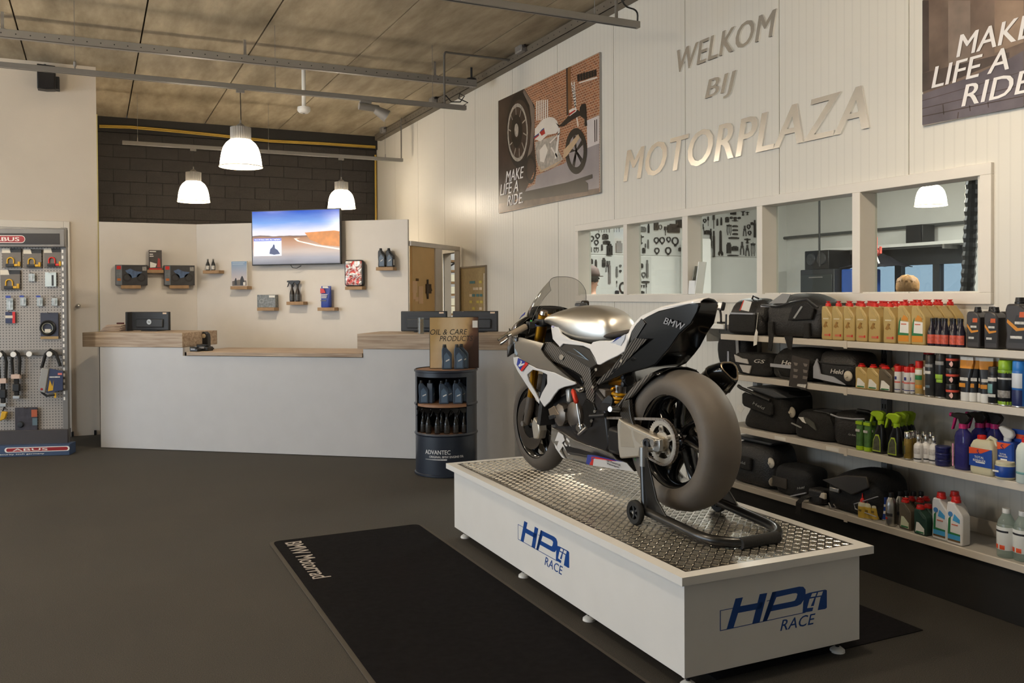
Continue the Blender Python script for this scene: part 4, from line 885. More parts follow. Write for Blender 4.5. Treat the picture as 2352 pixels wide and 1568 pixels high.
t=cthing('receipt_printer','black hooded receipt stand on the lowered worktop','stand',470,797,-.36,.939);put('hood',B().prism([(.05,0),(.052,.12),(.045,.155),(.02,.175),(-.03,.178),(-.07,.16),(-.04,.155),(-.02,.14),(-.02,.0)],-.03,.03),BLACKP,t,bev=.006);put('base',B().box(-.05,.075,-.05,.05,0,.015),BLACKP,t,bev=.004);put('cut_out',B().lathe([(0,-.031),(.02,-.031),(.022,-.03)],14,axis='y',c=(.01,0,.135)),M('beige_seen',(176,156,128),.7),t)
def card_reader(t,k=1.0):
    put('reader_body',B().prism([(-.045*k,0),(.05*k,0),(.052*k,.03*k),(-.046*k,.052*k)],-.04*k,.04*k),BLACKP,t,bev=.006);put('reader_screen',B().box(-.03*k,.02*k,-.041*k,-.0402*k,.02*k,.032*k),M('reader_lcd',(150,150,156),.2),t);put('keypad',B().box(-.03*k,.03*k,-.025*k,.025*k,.042*k,.047*k),DARKP,t,rot=(0,0,0))
t=cthing('card_terminal','small black card terminal at the counter edge','card terminal',449,806,-.06,.939);card_reader(t,.9)
t=cthing('card_terminal','dark grey rounded card terminal behind the small black one','card terminal',470,800,-.17,.939);card_reader(t,1.25)
t=cthing('computer_monitor','dark computer monitor on the right oak slab, left of the pair','monitor',973,768,-.40,1.122,group=None);monitor(t,.45,.19)
t=cthing('computer_monitor','dark computer monitor on the right oak slab, behind the oil sign','monitor',1091,768,-.40,1.122);monitor(t,.43,.19)
t=cthing('glass_vase','narrow glass jar of papers and pens before the monitor','jar',967,768,-.03,1.1155)
put('jar_wall',B().lathe([(.0,.002),(.028,.002),(.028,.145),(.026,.145),(.026,.006),(0,.006)],20),glass_mat('jar_glass',(236,238,234),1.4,body=.08),t)
put('content',B().cyl((.004,0,.008),(.004,0,.13),.017,n=10),M('amber_paper',(140,104,54),.5,var=.4,scale=40),t);put('pen',B().cyl((-.012,-.008,.01),(-.014,-.01,.14),.004,n=6),BLACKP,t)

# ================================================================= OIL DRUM DISPLAY
DC=Vector((2.615,6.79,0));DR=.253;DH=.845
DNAVY=M('navy_drum_paint',(30,38,52),.38,var=.08,coat=.3)
view=math.atan2(-DC.y,-DC.x)              # towards the camera
# local x = image right; opening faces local -y, turned a little to the left
t=thing('oil_drum_display','navy steel oil drum cut open as a shelf display beside the podium','display drum',DC,view+PI/2)
o0,o1=-PI/2-1.20,-PI/2+.72               # angular span of the cut-out
zA,zB=.335,.80
def ring_wall(b,z0,z1,a0,a1,r0,r1,n=40):
    V=[]
    for (r,z) in ((r0,z0),(r1,z0),(r1,z1),(r0,z1)):
        for k in range(n+1): a=a0+(a1-a0)*k/n;V.append((r*math.cos(a),r*math.sin(a),z))
    m=n+1;Fs=[]
    for i in range(4):
        j=(i+1) % 4
        for k in range(n): Fs.append((i*m+k,i*m+k+1,j*m+k+1,j*m+k))
    Fs += [(0,m,2*m,3*m),(n,3*m+n,2*m+n,m+n)]
    b.add(V,Fs)
b=B();ring_wall(b,0.0,zA,0,2*PI-1e-4,DR-.004,DR,56);ring_wall(b,zB,DH,0,2*PI-1e-4,DR-.004,DR,56);ring_wall(b,zA,zB,o1,o0+2*PI,DR-.004,DR,44)
put('drum_shell',b,DNAVY,t,smooth=50,merge=False)
for z_ in (.012,.335,.575,DH): put('hoop',B().lathe([(DR-.003,z_-.012),(DR+.009,z_-.006),(DR+.009,z_+.006),(DR-.003,z_+.012)],56) if z_ not in (.335,.575) or True else B(),DNAVY,t,smooth=60) if z_ in (.012,DH) else None
for z_ in (.335,.575):
    bb=B();bb.lathe([(DR-.001,z_-.014),(DR+.008,z_-.004),(DR+.008,z_+.004),(DR-.001,z_+.014)],40,a0=o1 if z_ > .4 else 0,a1=(o0+2*PI) if z_ > .4 else 2*PI);put('hoop',bb,DNAVY,t,smooth=60)
WSH=M('oak_disc',(150,112,84),.5,var=.1,scale=18)
put('wood_top',B().lathe([(0,DH-.008),(DR-.005,DH-.008),(DR-.005,DH+.006),(0,DH+.006)],48),WSH,t)
for z_ in (.335,.572): put('wood_shelf',B().lathe([(0,z_-.012),(DR-.006,z_-.012),(DR-.006,z_+.008),(0,z_+.008)],48),WSH,t)
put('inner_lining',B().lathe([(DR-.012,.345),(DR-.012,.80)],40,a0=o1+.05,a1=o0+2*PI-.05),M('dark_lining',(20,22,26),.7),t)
# lettering wraps the lower shell
LWH=M('letter_white',(220,220,220),.5)
def wrap(me,a_c,z_c,r=DR+.0012):
    for v in me.vertices:
        a=a_c+v.co.x/r;z=v.co.y;e=v.co.z;v.co.x=(r+e)*math.cos(a);v.co.y=(r+e)*math.sin(a);v.co.z=z_c+z
    return me
aL=-PI/2-.30
put('lettering',wrap(text_mesh('ADVANTEC',w=.215,h=.034,ext=.0006,bold=.015),aL,.205),LWH,t,smooth=0)
put('lettering',wrap(text_mesh('ORIGINAL BMW ENGINE OIL',w=.29,h=.017,ext=.0006,bold=.012),aL+.30,.168),LWH,t,smooth=0)
b=B()
for i in range(46):
    a=aL-.42+i*.016;hh_=.002+.004*(i/46);b.add([((DR+.001)*math.cos(a_),(DR+.001)*math.sin(a_),.146+dz) for a_,dz in ((a,-hh_),(a+.008+.006*i/46,-hh_),(a+.008+.006*i/46,hh_),(a,hh_))],[(0,1,2,3)])
put('printed_bar',b,LWH,t,smooth=0)
# header sign on the drum
tz=DH+.0065
t2_=thing('oil_sign','golden display sign reading OIL & CARE PRODUCTS on the drum','sign',(DC.x,DC.y,tz),view+PI/2)
def sgn(px,py):
    X=Vector((math.cos(view+PI/2),math.sin(view+PI/2),0));n=Vector((X.y,-X.x,0));p_=on_plane(px,py,DC-n*.05,n);return (p_-DC).dot(X),p_.z-tz
sw0,sh0=sgn(986,728);sw1,_=sgn(1100,850)
def sign_mat():
    m=M('golden_sign_print',(200,170,120),.35,var=0);n,p=nodes_of(m);tcn=n.nodes.new('ShaderNodeTexCoord')
    nz=n.nodes.new('ShaderNodeTexNoise');nz.inputs['Scale'].default_value=2.2;nz.inputs['Detail'].default_value=3;n.links.new(tcn.outputs['Generated'],nz.inputs['Vector'])
    sp=n.nodes.new('ShaderNodeSeparateXYZ');n.links.new(tcn.outputs['Generated'],sp.inputs[0])
    ma=n.nodes.new('ShaderNodeMath');ma.operation='MULTIPLY_ADD';ma.inputs[1].default_value=.55;n.links.new(nz.outputs['Fac'],ma.inputs[0])
    mb=n.nodes.new('ShaderNodeMath');mb.operation='MULTIPLY_ADD';mb.inputs[1].default_value=-.35;n.links.new(sp.outputs['Z'],mb.inputs[0]);n.links.new(sp.outputs['X'],mb.inputs[2]);n.links.new(mb.outputs[0],ma.inputs[2])
    rp=n.nodes.new('ShaderNodeValToRGB');cr=rp.color_ramp;cr.elements[0].position=.1;cr.elements[0].color=rgb((196,164,112));cr.elements[1].position=1;cr.elements[1].color=rgb((60,40,34))
    for q_,c_ in ((.45,(222,200,164)),(.7,(206,172,124)),(.85,(110,78,60))): e=cr.elements.new(q_);e.color=rgb(c_)
    n.links.new(ma.outputs[0],rp.inputs['Fac']);n.links.new(rp.outputs['Color'],p.inputs['Base Color']);return m
put('sign_board',B().box(sw0,sw1,.048,.060,0,sh0),BLACKP,t2_,bev=.003);put('printed_face',B().box(sw0+.004,sw1-.004,.046,.0478,.004,sh0-.004),sign_mat(),t2_,smooth=0)
INK=M('sign_ink',(36,34,34),.5);a=sgn(1031,762);c_=sgn(1048,777)
text('OIL & CARE',INK,t2_,(a[0],.0455,a[1]),(PI/2,0,0),w=(sgn(1074,0)[0]-sgn(988,0)[0]),h=.045,ext=.0005,shear=.22);text('PRODUCTS',INK,t2_,(c_[0],.0455,c_[1]),(PI/2,0,0),w=(sgn(1086,0)[0]-sgn(1009,0)[0]),h=.045,ext=.0005,shear=.22)
a,c_=sgn(1085,736),sgn(1097,752);put('price_tag',B().box(a[0],c_[0],.0445,.046,c_[1],a[1]),PAPER,t2_)
# cans and spray bottles in the drum
X=Vector((math.cos(view+PI/2),math.sin(view+PI/2),0));Yv=Vector((-X.y,X.x,0))
BLUECAN=M('slate_blue_can',(58,72,90),.32,var=.06);BLUELAB=M('slate_blue_label',(86,108,132),.28,var=.06)
def lab_blue(t,w,d,h):
    put('front_label',B().prism([(-w*.28,h*.06),(w*.34,h*.06),(w*.34,h*.48),(-w*.02,h*.68),(-w*.28,h*.55)],-.0012,0),BLUELAB,t);put('brand_mark',B().prism([(-w*.1,h*.30),(w*.26,h*.37),(w*.26,h*.42),(-w*.1,h*.35)],-.002,-.001),LWH,t)
def dthing(name,label,cat,lx,ly,z,rz=0,group=None): p_=DC+X*lx+Yv*ly;return thing(name,label,cat,(p_.x,p_.y,z),view+PI/2+rz,group)
def dcol(px): return sgn(px,800)[0]
G='slate-blue oil cans of the drum display'
proto=dthing('oil_can','slate-blue oil can on top of the drum, left of the pair','oil can',dcol(1026),-.06,tz+.0005,group=G);oil_can(proto,.082,.05,.205,BLUECAN,BLACKP,lab=lab_blue,nub=False)
bpy.context.view_layer.update()
def pos(lx,ly,z): p_=DC+X*lx+Yv*ly;return (p_.x,p_.y,z)
dup(proto,pos(dcol(1054),-.06,tz+.0005),view+PI/2,'slate-blue oil can on top of the drum, right of the pair')
dup(proto,pos(dcol(1064),-.008,tz+.0005),view+PI/2,'slate-blue oil can on top of the drum, hidden behind the right one')
for i,(px,ly,rz) in enumerate(((973,-.10,.0),(996,-.06,1.3),(1019,-.155,0),(1050,-.15,0),(1031,-.05,0),(1061,-.07,0))):
    o=dup(proto,pos(dcol(px),ly,.5805),view+PI/2+rz,'slate-blue oil can on the upper drum shelf, '+('leftmost one','turned sideways','in front at the centre','in front at the right','behind at the centre','behind at the right')[i])
    o.scale=(.96,.96,.92)
KBOT=M('glossy_black_bottle',(18,17,17),.15,var=.05);KLAB=M('dark_gloss_label',(44,42,40),.25,var=.3,scale=50)
sp0=dthing('spray_bottle','black trigger spray bottle on the lower drum shelf, first from the left','spray bottle',dcol(972),-.085,.3435,group='black spray bottles of the drum display');round_trigger_bottle(sp0,.145,.024,KBOT,KLAB,KBOT,1)
bpy.context.view_layer.update()
for i,(px,ly) in enumerate(((984,-.15),(1004,-.175),(1025,-.18),(1045,-.17),(1064,-.15),(978,-.02),(1014,-.09),(1050,-.08))): dup(sp0,pos(dcol(px),ly,.3435),view+PI/2,'black trigger spray bottle on the lower drum shelf, '+(ORD[i+1]+' from the left in front' if i < 5 else ('left','middle','right')[i-5]+' of the back row'))

# ================================================================= PODIUM, MATS
PO=Vector((1.8884,2.5746,0));PHI=.0121;PL,PB,PZ,PTH,POV,PBOT=2.4147,.9297,.4382,.0308,.038,.0544
PWH=M('podium_white',(228,226,222),.38,var=.02)
t=thing('display_podium','white display podium with tread plate top carrying the motorcycle','podium',PO,-PHI)
put('box',B().box(POV,PB-POV,POV,PL-POV,PBOT,PZ-PTH-.0005),PWH,t,bev=.0015)
put('edge_strip',B().box(POV-.0015,POV+.0,POV+.0,POV+.018,PBOT,PZ-PTH-.001),PWH,t)
mg=.052
slab=put('top_slab',B().box(0,PB,0,PL,PZ-PTH,PZ-.003).box(0,mg,0,PL,PZ-.003,PZ).box(PB-mg,PB,0,PL,PZ-.003,PZ).box(mg,PB-mg,0,mg,PZ-.003,PZ).box(mg,PB-mg,PL-mg,PL,PZ-.003,PZ),PWH,t)
ALU=M('tread_plate_dimmed_aluminium',(140,135,128),.34,metal=1,var=.06,scale=3)  # plate tone darkened for the dim ceiling it mirrors
ALUB=M('tread_bar_lit_aluminium',(226,223,216),.22,metal=1,var=.04)  # same sheet, bar tone brightened for the lamps and wall it mirrors
plate=put('tread_plate',B().box(mg+.001,PB-mg-.001,mg+.001,PL-mg-.001,PZ-.0029,PZ-.0008),ALU,t,smooth=0)
V=[];Fs=[];c=.0305;q2=math.sqrt(.5)
x0,x1,y0,y1=mg+.004,PB-mg-.004,mg+.004,PL-mg-.004
N=int(2.6/c)+4
for i in range(-N,N):
    for j in range(-N,N):
        cx_,cy_=x0+(i+j)*c*q2,y0+(j-i)*c*q2
        if not (x0-.02 < cx_ < x1+.02 and y0-.02 < cy_ < y1+.02): continue
        a=PI/4 if (i+j) % 2 else -PI/4          # bars of neighbouring cells cross at right angles
        ux,uy=math.cos(a),math.sin(a);vx,vy=-uy,ux
        for k in range(5):
            o=(k-2)*.0054;bx,by=cx_+vx*o,cy_+vy*o
            L_,W_=.0134-.0012*abs(k-2),.0023
            P_=[]
            for (s,w,z) in ((1,1,-.0008),(.76,.40,.0017)):
                for (p1,p2) in ((-1,-1),(1,-1),(1,1),(-1,1)): P_.append((bx+ux*L_*s*p1+vx*W_*w*p2,by+uy*L_*s*p1+vy*W_*w*p2,PZ+z))
            if any(not (x0 <= q[0] <= x1 and y0 <= q[1] <= y1) for q in P_): continue
            m_=len(V);V += P_;Fs += [(m_,m_+1,m_+5,m_+4),(m_+1,m_+2,m_+6,m_+5),(m_+2,m_+3,m_+7,m_+6),(m_+3,m_,m_+4,m_+7),(m_+4,m_+5,m_+6,m_+7)]
tag(put('tread_bars',B().add(V,Fs),ALUB,t,smooth=30,merge=False),kind='stuff')
for (x,y) in ((.085,.085),(PB-.11,.085),(.085,PL*.34),(.085,PL*.62),(.085,PL-.1),(PB-.1,PL-.1),(PB-.1,PL*.5)):
    put('foot',B().lathe([(0,0),(.03,0),(.029,.010),(.016,.020),(0,.022)],16,c=(x,y,0)),WPLAST,t);put('foot_stem',B().cyl((x,y,.02),(x,y,PBOT),.008,n=8),BLACKP,t)
# blue model logo on the front and on the long side, measured on the front face
LB=M('logo_blue',(12,66,140),.45,var=.03);LC=PWH
nf=Vector((-math.sin(PHI),-math.cos(PHI),0));shx=Vector((math.cos(PHI),-math.sin(PHI),0));ff=PO+Vector((math.sin(PHI),math.cos(PHI),0))*POV
def fz(X_,Y_):
    p_=on_plane(1600+X_/2.7606,1000+Y_/2.7606,ff,nf);return (p_-PO).dot(shx),p_.z
def poly(pts): return [fz(*p_) for p_ in pts]
blue=[poly([(247,1033),(293,1025),(233,1218),(190,1228)]),poly([(400,1005),(447,997),(398,1185),(352,1195)]),poly([(272,1082),(424,1054),(412,1095),(258,1125)]),
        poly([(480,992),(505,987),(445,1174),(418,1180)]),poly([(480,992),(650,957),(676,958),(690,975),(690,1005),(680,1040),(660,1068),(635,1080),(448,1118),(460,1080),(600,1052),(622,1046),(633,1030),(640,1004),(630,998),(610,1000),(505,1024),(445,1174),(418,1180)]),
        poly([(688,1006),(715,996),(815,976),(825,980),(825,1090),(815,1098),(672,1122),(676,1060)])]
cut=[poly([(732,1000),(760,995),(751,1018),(722,1023)]),poly([(770,992),(800,986),(791,1012),(761,1017)]),poly([(716,1034),(745,1028),(722,1082),(745,1078),(741,1088),(700,1093)]),poly([(756,1026),(785,1021),(766,1106),(733,1112)])]
thin=[poly([(148,1108),(240,1090),(239,1094),(152,1111),(152,1232),(148,1235)]),poly([(148,1235),(690,1118),(690,1122),(148,1239)]),poly([(445,1046),(466,1042),(465,1046),(444,1050)])]
fx0=min(p_[0] for q in blue+thin for p_ in q);fx1=max(p_[0] for q in blue for p_ in q);fz0=min(p_[1] for q in thin for p_ in q);fcx=(fx0+fx1)/2
ra,rb=fz(530,1226),fz(753,1132);rc_=fz(530,1226)
def logo(place,e):
    """place(x, z, d) -> local point; x to the reader's right"""
    def ext(polys,d):
        b=B()
        for P_ in polys:
            n=len(P_);b.add([place(x,z,0) for x,z in P_]+[place(x,z,d) for x,z in P_],[tuple(range(n)),tuple(range(2*n-1,n-1,-1))]+[(i,i+n,(i+1) % n+n,(i+1) % n) for i in range(n)])
        return b
    lg=put('model_logo',ext(blue+thin,.0008),LB,t,smooth=0);put('logo_cut',ext(cut,.0012),LC,lg,smooth=0)
    me=text_mesh('RACE',w=rb[0]-ra[0],h=.042,ext=.0008,shear=.28,bold=-.01,spacing=1.05);cx_,cz_=(ra[0]+rb[0])/2,(fz(640,1182)[1])
    for v in me.vertices: v.co=place(cx_+v.co.x,cz_+v.co.y,max(0,v.co.z))
    put('lettering',me,LB,lg,smooth=0)
logo(lambda x,z,d: (x,POV-d,z),0)
# long side: same artwork scaled, reading from the far end to the near end
nl=Vector((-math.cos(PHI),math.sin(PHI),0));fl=PO+shx*POV;ly=Vector((math.sin(PHI),math.cos(PHI),0))
a=on_plane(1190,1225,fl,nl);c_=on_plane(1307.5,1290,fl,nl);sL=(a-PO).dot(ly);sR=(c_-PO).dot(ly);k=(sL-sR)/(fx1-fx0);zb_=on_plane(1190,1238,fl,nl).z;kz=k
logo(lambda x,z,d: (POV-.0002-d,sL-(x-fx0)*k,zb_+(z-fz0)*k*.96+.0*x),0)
# ---- mats
MATB=M('dark_mat_pile',(20,18,20),.95,var=.25,scale=30,bump=.6,bscale=500,spec=.1);MATE=M('mat_rubber_edge',(66,60,52),.8)
mA,mB_,mC=on_z(614,1245,0),on_z(1005,1200,0),on_z(850,1560,0)
mx0,my1,mx1=.915,5.31,1.86;my0=1.2
t=thing('entrance_mat','long black entrance mat with light lettering left of the podium','mat',(0,0,0))
put('mat_base',B().prism(rrect(mx1-mx0,my1-my0,.05,4,(mx0+mx1)/2,(my0+my1)/2),.0005,.006,'z'),MATE,t,bev=.002)
put('mat_pile',B().prism(rrect(mx1-mx0-.045,my1-my0-.045,.04,4,(mx0+mx1)/2,(my0+my1)/2),.006,.010,'z'),MATB,t)
a,c_=on_z(651,1247,.01),on_z(737,1327,.01)
text('BMW Motorrad',M('mat_letter',(176,166,158),.9,var=.15,scale=80),t,((a.x+c_.x)/2+.03,(a.y+c_.y)/2,.0103),(0,0,-PI/2),w=a.y-c_.y,h=.095,ext=.0006,bold=.012)
q_=on_z(2120,1448,0)
tag(put('floor_mat',B().box(2.1,q_.x,q_.y,q_.y+1.6,.0005,.004),M('black_floor_mat',(26,25,27),.9,spec=.15,var=.2,scale=40,bump=.5,bscale=400)),'thin black mat under the podium, its corner showing on the right','mat')

# ================================================================= WALL LETTERS AND POSTERS
RX=(PI/2,0,-PI/2)
LETM=M('brushed_aluminium_letter',(240,237,232),.24,metal=.85,var=.03)
def wall_word(word,bl,br,tl,label,d=.012):
    """cut-out letters on the right wall; bl, br, tl = photo corners of the word"""
    p0,p1,p2=on_x(*bl,W-.012),on_x(*br,W-.012),on_x(*tl,W-.012)
    w=p0.y-p1.y;h=p2.z-p0.z;sh_=.24
    me=text_mesh(word,w=w,h=h,ext=d/2,shear=sh_,spacing=1.06)
    bm=bmesh.new();bm.from_mesh(me);bmesh.ops.remove_doubles(bm,verts=bm.verts,dist=1e-5);bm.verts.ensure_lookup_table();seen=set();parts=[]
    for v in bm.verts:
        if v in seen: continue
        st=[v];comp=set()
        while st:
            x=st.pop()
            if x in comp: continue
            comp.add(x);st += [e.other_vert(x) for e in x.link_edges if e.other_vert(x) not in comp]
        seen |= comp;parts.append(comp)
    parts.sort(key=lambda c_: sum(v.co.x for v in c_)/len(c_))
    cy_,cz_=(p0.y+p1.y)/2,(p0.z+p2.z)/2;cnt={}
    for ch,comp in zip(word,parts):
        idx={v: i for i,v in enumerate(comp)};mx=sum(v.co.x for v in comp)/len(comp)
        V=[(v.co.x-mx,v.co.y,v.co.z) for v in comp];Fs=[tuple(idx[v] for v in f.verts) for f in bm.faces if f.verts[0] in idx]
        cnt[ch]=cnt.get(ch,0)+1;rep=word.count(ch) > 1
        bl_=B()
        for k in (-1,0,1): bl_.add([(x+k*h*.034,y,z*(1+.03*k)) for x,y,z in V],Fs)
        o=put('wall_letter',bl_.mesh('wall_letter',0,False),LETM,None,(W-.0065,cy_-mx,cz_),RX,smooth=0)
        tag(o,'silver letter %s, %s%s %s on the ribbed wall' % (ch,(ORD[cnt[ch]-1]+' of that letter, ') if rep else '','in the',label),'wall letter','silver cut-out wall letters')
    bm.free()
wall_word('WELKOM',(1556,167),(1782,83),(1554,116),'word WELKOM')
wall_word('BIJ',(1620,240),(1690,226),(1625,184),'word BIJ')
wall_word('MOTORPLAZA',(1433,418),(1993,300),(1440,345),'word MOTORPLAZA')
# ---- posters: flat print on a thin board
def px3(Z): return lambda X_,Y_: (Z[0]+X_/Z[2],Z[1]+Y_/Z[2])
XPS=W-.02
def poster_poly(t,name,pts,mat,lift,conv):
    P_=[]
    for q in pts:
        p_=on_x(*conv(*q),XPS);P_.append((p_.y,p_.z))
    return put(name,B().prism(P_,XPS-lift,XPS-lift+.0004,'x'),mat,t,smooth=0)
def poster_ell(t,name,cx,cy,rx,ry,mat,lift,conv,n=28,hole=None):
    P_=[(cx+rx*math.cos(2*PI*i/n),cy+ry*math.sin(2*PI*i/n)) for i in range(n)]
    if not hole: return poster_poly(t,name,P_,mat,lift,conv)
    V=[]
    for k in (1,hole):
        for i in range(n):
            p_=on_x(*conv(cx+rx*k*math.cos(2*PI*i/n),cy+ry*k*math.sin(2*PI*i/n)),XPS);V.append((XPS-lift,p_.y,p_.z))
    return put(name,B().add(V,[(i,(i+1) % n,n+(i+1) % n,n+i) for i in range(n)]),mat,t,smooth=0)
def poster_text(t,s,bl,br,tl,conv,lift,mat):
    p0,p1,p2=on_x(*conv(*bl),XPS),on_x(*conv(*br),XPS),on_x(*conv(*tl),XPS)
    text(s,mat,t,(XPS-lift,(p0.y+p1.y)/2,(p0.z+p2.z)/2),RX,w=p0.y-p1.y,h=p2.z-p0.z,ext=.0003,shear=.22,bold=.02)
c3=px3((1120,100,3.92));yl_,yr_,zt_,zb_=8.598,6.507,3.531,2.331
t=thing('poster_board','framed photo poster of motorcycles in a brick garage, MAKE LIFE A RIDE','poster',(0,0,0))
put('board',B().box(XPS,W-.001,yr_,yl_,zb_,zt_),M('poster_edge',(176,172,166),.4,metal=.4),t,bev=.002)
def brick_print():
    m=M('brick_photo_print',(150,90,60),.3,var=0);n,p=nodes_of(m);tcn=n.nodes.new('ShaderNodeTexCoord');mp=n.nodes.new('ShaderNodeMapping');mp.inputs['Rotation'].default_value=(0,-PI/2,0)
    cb=n.nodes.new('ShaderNodeCombineXYZ');sp=n.nodes.new('ShaderNodeSeparateXYZ');n.links.new(tcn.outputs['Object'],sp.inputs[0]);n.links.new(sp.outputs['Y'],cb.inputs[0]);n.links.new(sp.outputs['Z'],cb.inputs[1])
    br=n.nodes.new('ShaderNodeTexBrick');br.inputs['Scale'].default_value=11;br.inputs['Color1'].default_value=rgb((168,104,66));br.inputs['Color2'].default_value=rgb((130,78,52));br.inputs['Mortar'].default_value=rgb((196,172,146));br.inputs['Mortar Size'].default_value=.03
    n.links.new(cb.outputs[0],br.inputs['Vector']);n.links.new(br.outputs['Color'],p.inputs['Base Color']);return m
L=.0006
put('photo_brick',B().box(XPS-L,XPS,yr_+.004,yl_-.004,zb_+.004,zt_-.004),brick_print(),t,smooth=0)
PK=M('print_black',(30,26,25),.3,var=.15);PDK=M('print_dark_brown',(62,48,42),.3,var=.3,scale=6);PG=M('print_grey',(150,142,144),.3,var=.12,scale=4);PWT=M('print_white',(226,218,208),.3,var=.05);PSV=M('print_silver',(168,160,150),.3,var=.3,scale=25);PBR=M('print_wood',(134,92,56),.3);PRD=M('print_red',(176,48,40),.3);PBL=M('print_blue',(44,76,130),.3)
add=lambda nm,pts,mt,k: poster_poly(t,nm,pts,mt,L*k,c3)
add('photo_floor',[(500,1230),(700,1070),(900,940),(1006,895),(1006,1348),(320,1460),(300,1330)],PG,2)
add('photo_shadow',[(97,517),(330,408),(425,560),(420,900),(440,1110),(330,1350),(100,1520)],PDK,2.5)
add('photo_boards',[(99,1440),(450,1390),(1006,1300),(1006,1347),(99,1522)],M('print_floorboards',(96,76,66),.3,var=.3,scale=8),3)
add('photo_locker',[(893,692),(1006,645),(1006,898),(900,940)],M('print_pale',(208,200,198),.3),3)
add('photo_locker_line',[(962,690),(970,686),(972,884),(964,888)],PDK,4);add('photo_locker_line',[(980,684),(988,680),(988,878),(981,880)],PDK,4)
add('photo_beam',[(722,218),(748,206),(758,590),(728,640)],PBR,3);add('photo_beam_shadow',[(708,224),(722,218),(728,640),(712,650)],PDK,3)
add('photo_ladder_rail',[(752,352),(762,348),(822,740),(812,752)],PWT,4);add('photo_ladder_rail',[(776,344),(786,342),(800,560),(790,566)],PWT,4)
for i in range(8): add('photo_ladder_rung',[(756+i*4,380+i*26),(784+i*2,370+i*26),(785+i*2,380+i*26),(757+i*4,390+i*26)],PWT,4)
for i in range(6): add('photo_radiator',[(440+i*19,516-i*2),(451+i*19,512-i*2),(450+i*19,690),(440+i*19,692)],PWT,3.5)
add('photo_shelf',[(826,348),(988,298),(990,310),(828,360)],PWT,4)
for i in range(7): add('photo_shelf_goods',[(808+i*25,282-i*7),(830+i*25,272-i*7),(834+i*25,338-i*8),(812+i*25,346-i*8)],PK,4.5)
poster_ell(t,'photo_front_tyre',292,780,122,345,PK,L*4,c3,hole=.80);poster_ell(t,'photo_front_rim',272,800,92,262,PSV,L*4.4,c3,hole=.88);poster_ell(t,'photo_front_hub',262,790,50,150,PK,L*5,c3,hole=.45);poster_ell(t,'photo_hub_centre',262,780,18,60,PSV,L*5.5,c3)
for k in range(10):
    a=2*PI*k/10;add('photo_spoke',[(272+50*math.cos(a),800+150*math.sin(a)),(272+88*math.cos(a+.1),800+250*math.sin(a+.1)),(272+88*math.cos(a+.14),800+250*math.sin(a+.14)),(272+50*math.cos(a+.08),800+150*math.sin(a+.08))],PSV,4.6)
add('photo_mudguard',[(330,410),(400,520),(424,590),(425,760),(405,960),(350,1060),(385,900),(398,720),(380,560),(320,440)],M('print_grey_guard',(120,106,96),.3,var=.2),5)
poster_ell(t,'photo_small_wheel',388,1130,48,130,PK,L*5.5,c3,hole=.75);add('photo_table',[(440,1190),(700,1075),(920,1160),(760,1260),(420,1330)],PG,4.5)
add('photo_lift',[(300,1340),(720,1250),(945,1175),(946,1212),(880,1236),(905,1258),(906,1332),(430,1400),(300,1420)],PK,6)
poster_ell(t,'photo_rear_tyre',800,968,98,208,PK,L*6,c3,hole=.70);poster_ell(t,'photo_rear_rim',800,968,66,145,PG,L*5.8,c3)
for k in range(5):
    a=2*PI*k/5+.5;add('photo_rear_spoke',[(800-8,968),(800+66*math.cos(a),968+145*math.sin(a)),(800+66*math.cos(a+.35),968+145*math.sin(a+.35)),(800+8,968)],PK,6.5)
add('photo_tank',[(428,770),(470,715),(500,682),(560,660),(600,668),(630,700),(645,770),(620,810),(545,820),(480,880),(428,862)],PWT,6)
add('photo_stripe',[(470,800),(512,765),(522,810),(490,830)],PRD,7);add('photo_stripe',[(470,800),(490,775),(512,758),(512,772)],PBL,7.2);add('photo_stripe',[(420,850),(465,815),(465,830),(424,862)],PRD,7);add('photo_stripe',[(420,838),(465,806),(465,818),(420,850)],PBL,7.2)
add('photo_seat',[(614,710),(650,738),(735,650),(738,600),(790,585),(835,612),(850,640),(760,690),(690,745),(640,748)],PK,6.5);add('photo_tail',[(738,600),(775,580),(808,590),(800,612),(740,655)],PWT,7);add('photo_tail_stripe',[(738,628),(790,596),(798,604),(740,648)],PRD,7.5)
add('photo_tail_lamp',[(832,580),(850,545),(886,540),(892,600),(895,700),(900,740),(876,745),(874,680),(835,650)],PK,7)
add('photo_engine',[(430,890),(520,860),(610,830),(640,960),(680,1040),(640,1090),(520,1150),(470,1140),(440,1040)],PSV,5);add('photo_engine_cover',[(470,960),(520,900),(545,960),(510,1070),(475,1060)],PWT,6)
add('photo_frame_tube',[(640,760),(656,756),(630,1030),(606,1040)],PWT,6.5);add('photo_frame_tube',[(570,940),(580,930),(640,1020),(630,1032)],PWT,6.5);add('photo_frame_tube',[(560,890),(650,800),(656,806),(566,900)],PWT,6.5)
add('photo_exhaust',[(684,1040),(690,960),(820,815),(834,850),(720,1010),(600,1110),(480,1160),(455,1110),(470,1100),(490,1140),(610,1080)],M('print_bronze',(190,164,132),.3,var=.15),8)
tx=M('print_text_white',(236,232,230),.4)
poster_text(t,'MAKE',(168,1252),(330,1200),(176,1150),c3,L*9,tx);poster_text(t,'LIFE A',(118,1370),(280,1330),(124,1270),c3,L*9,tx);poster_text(t,'RIDE.',(182,1465),(322,1430),(188,1370),c3,L*9,tx)
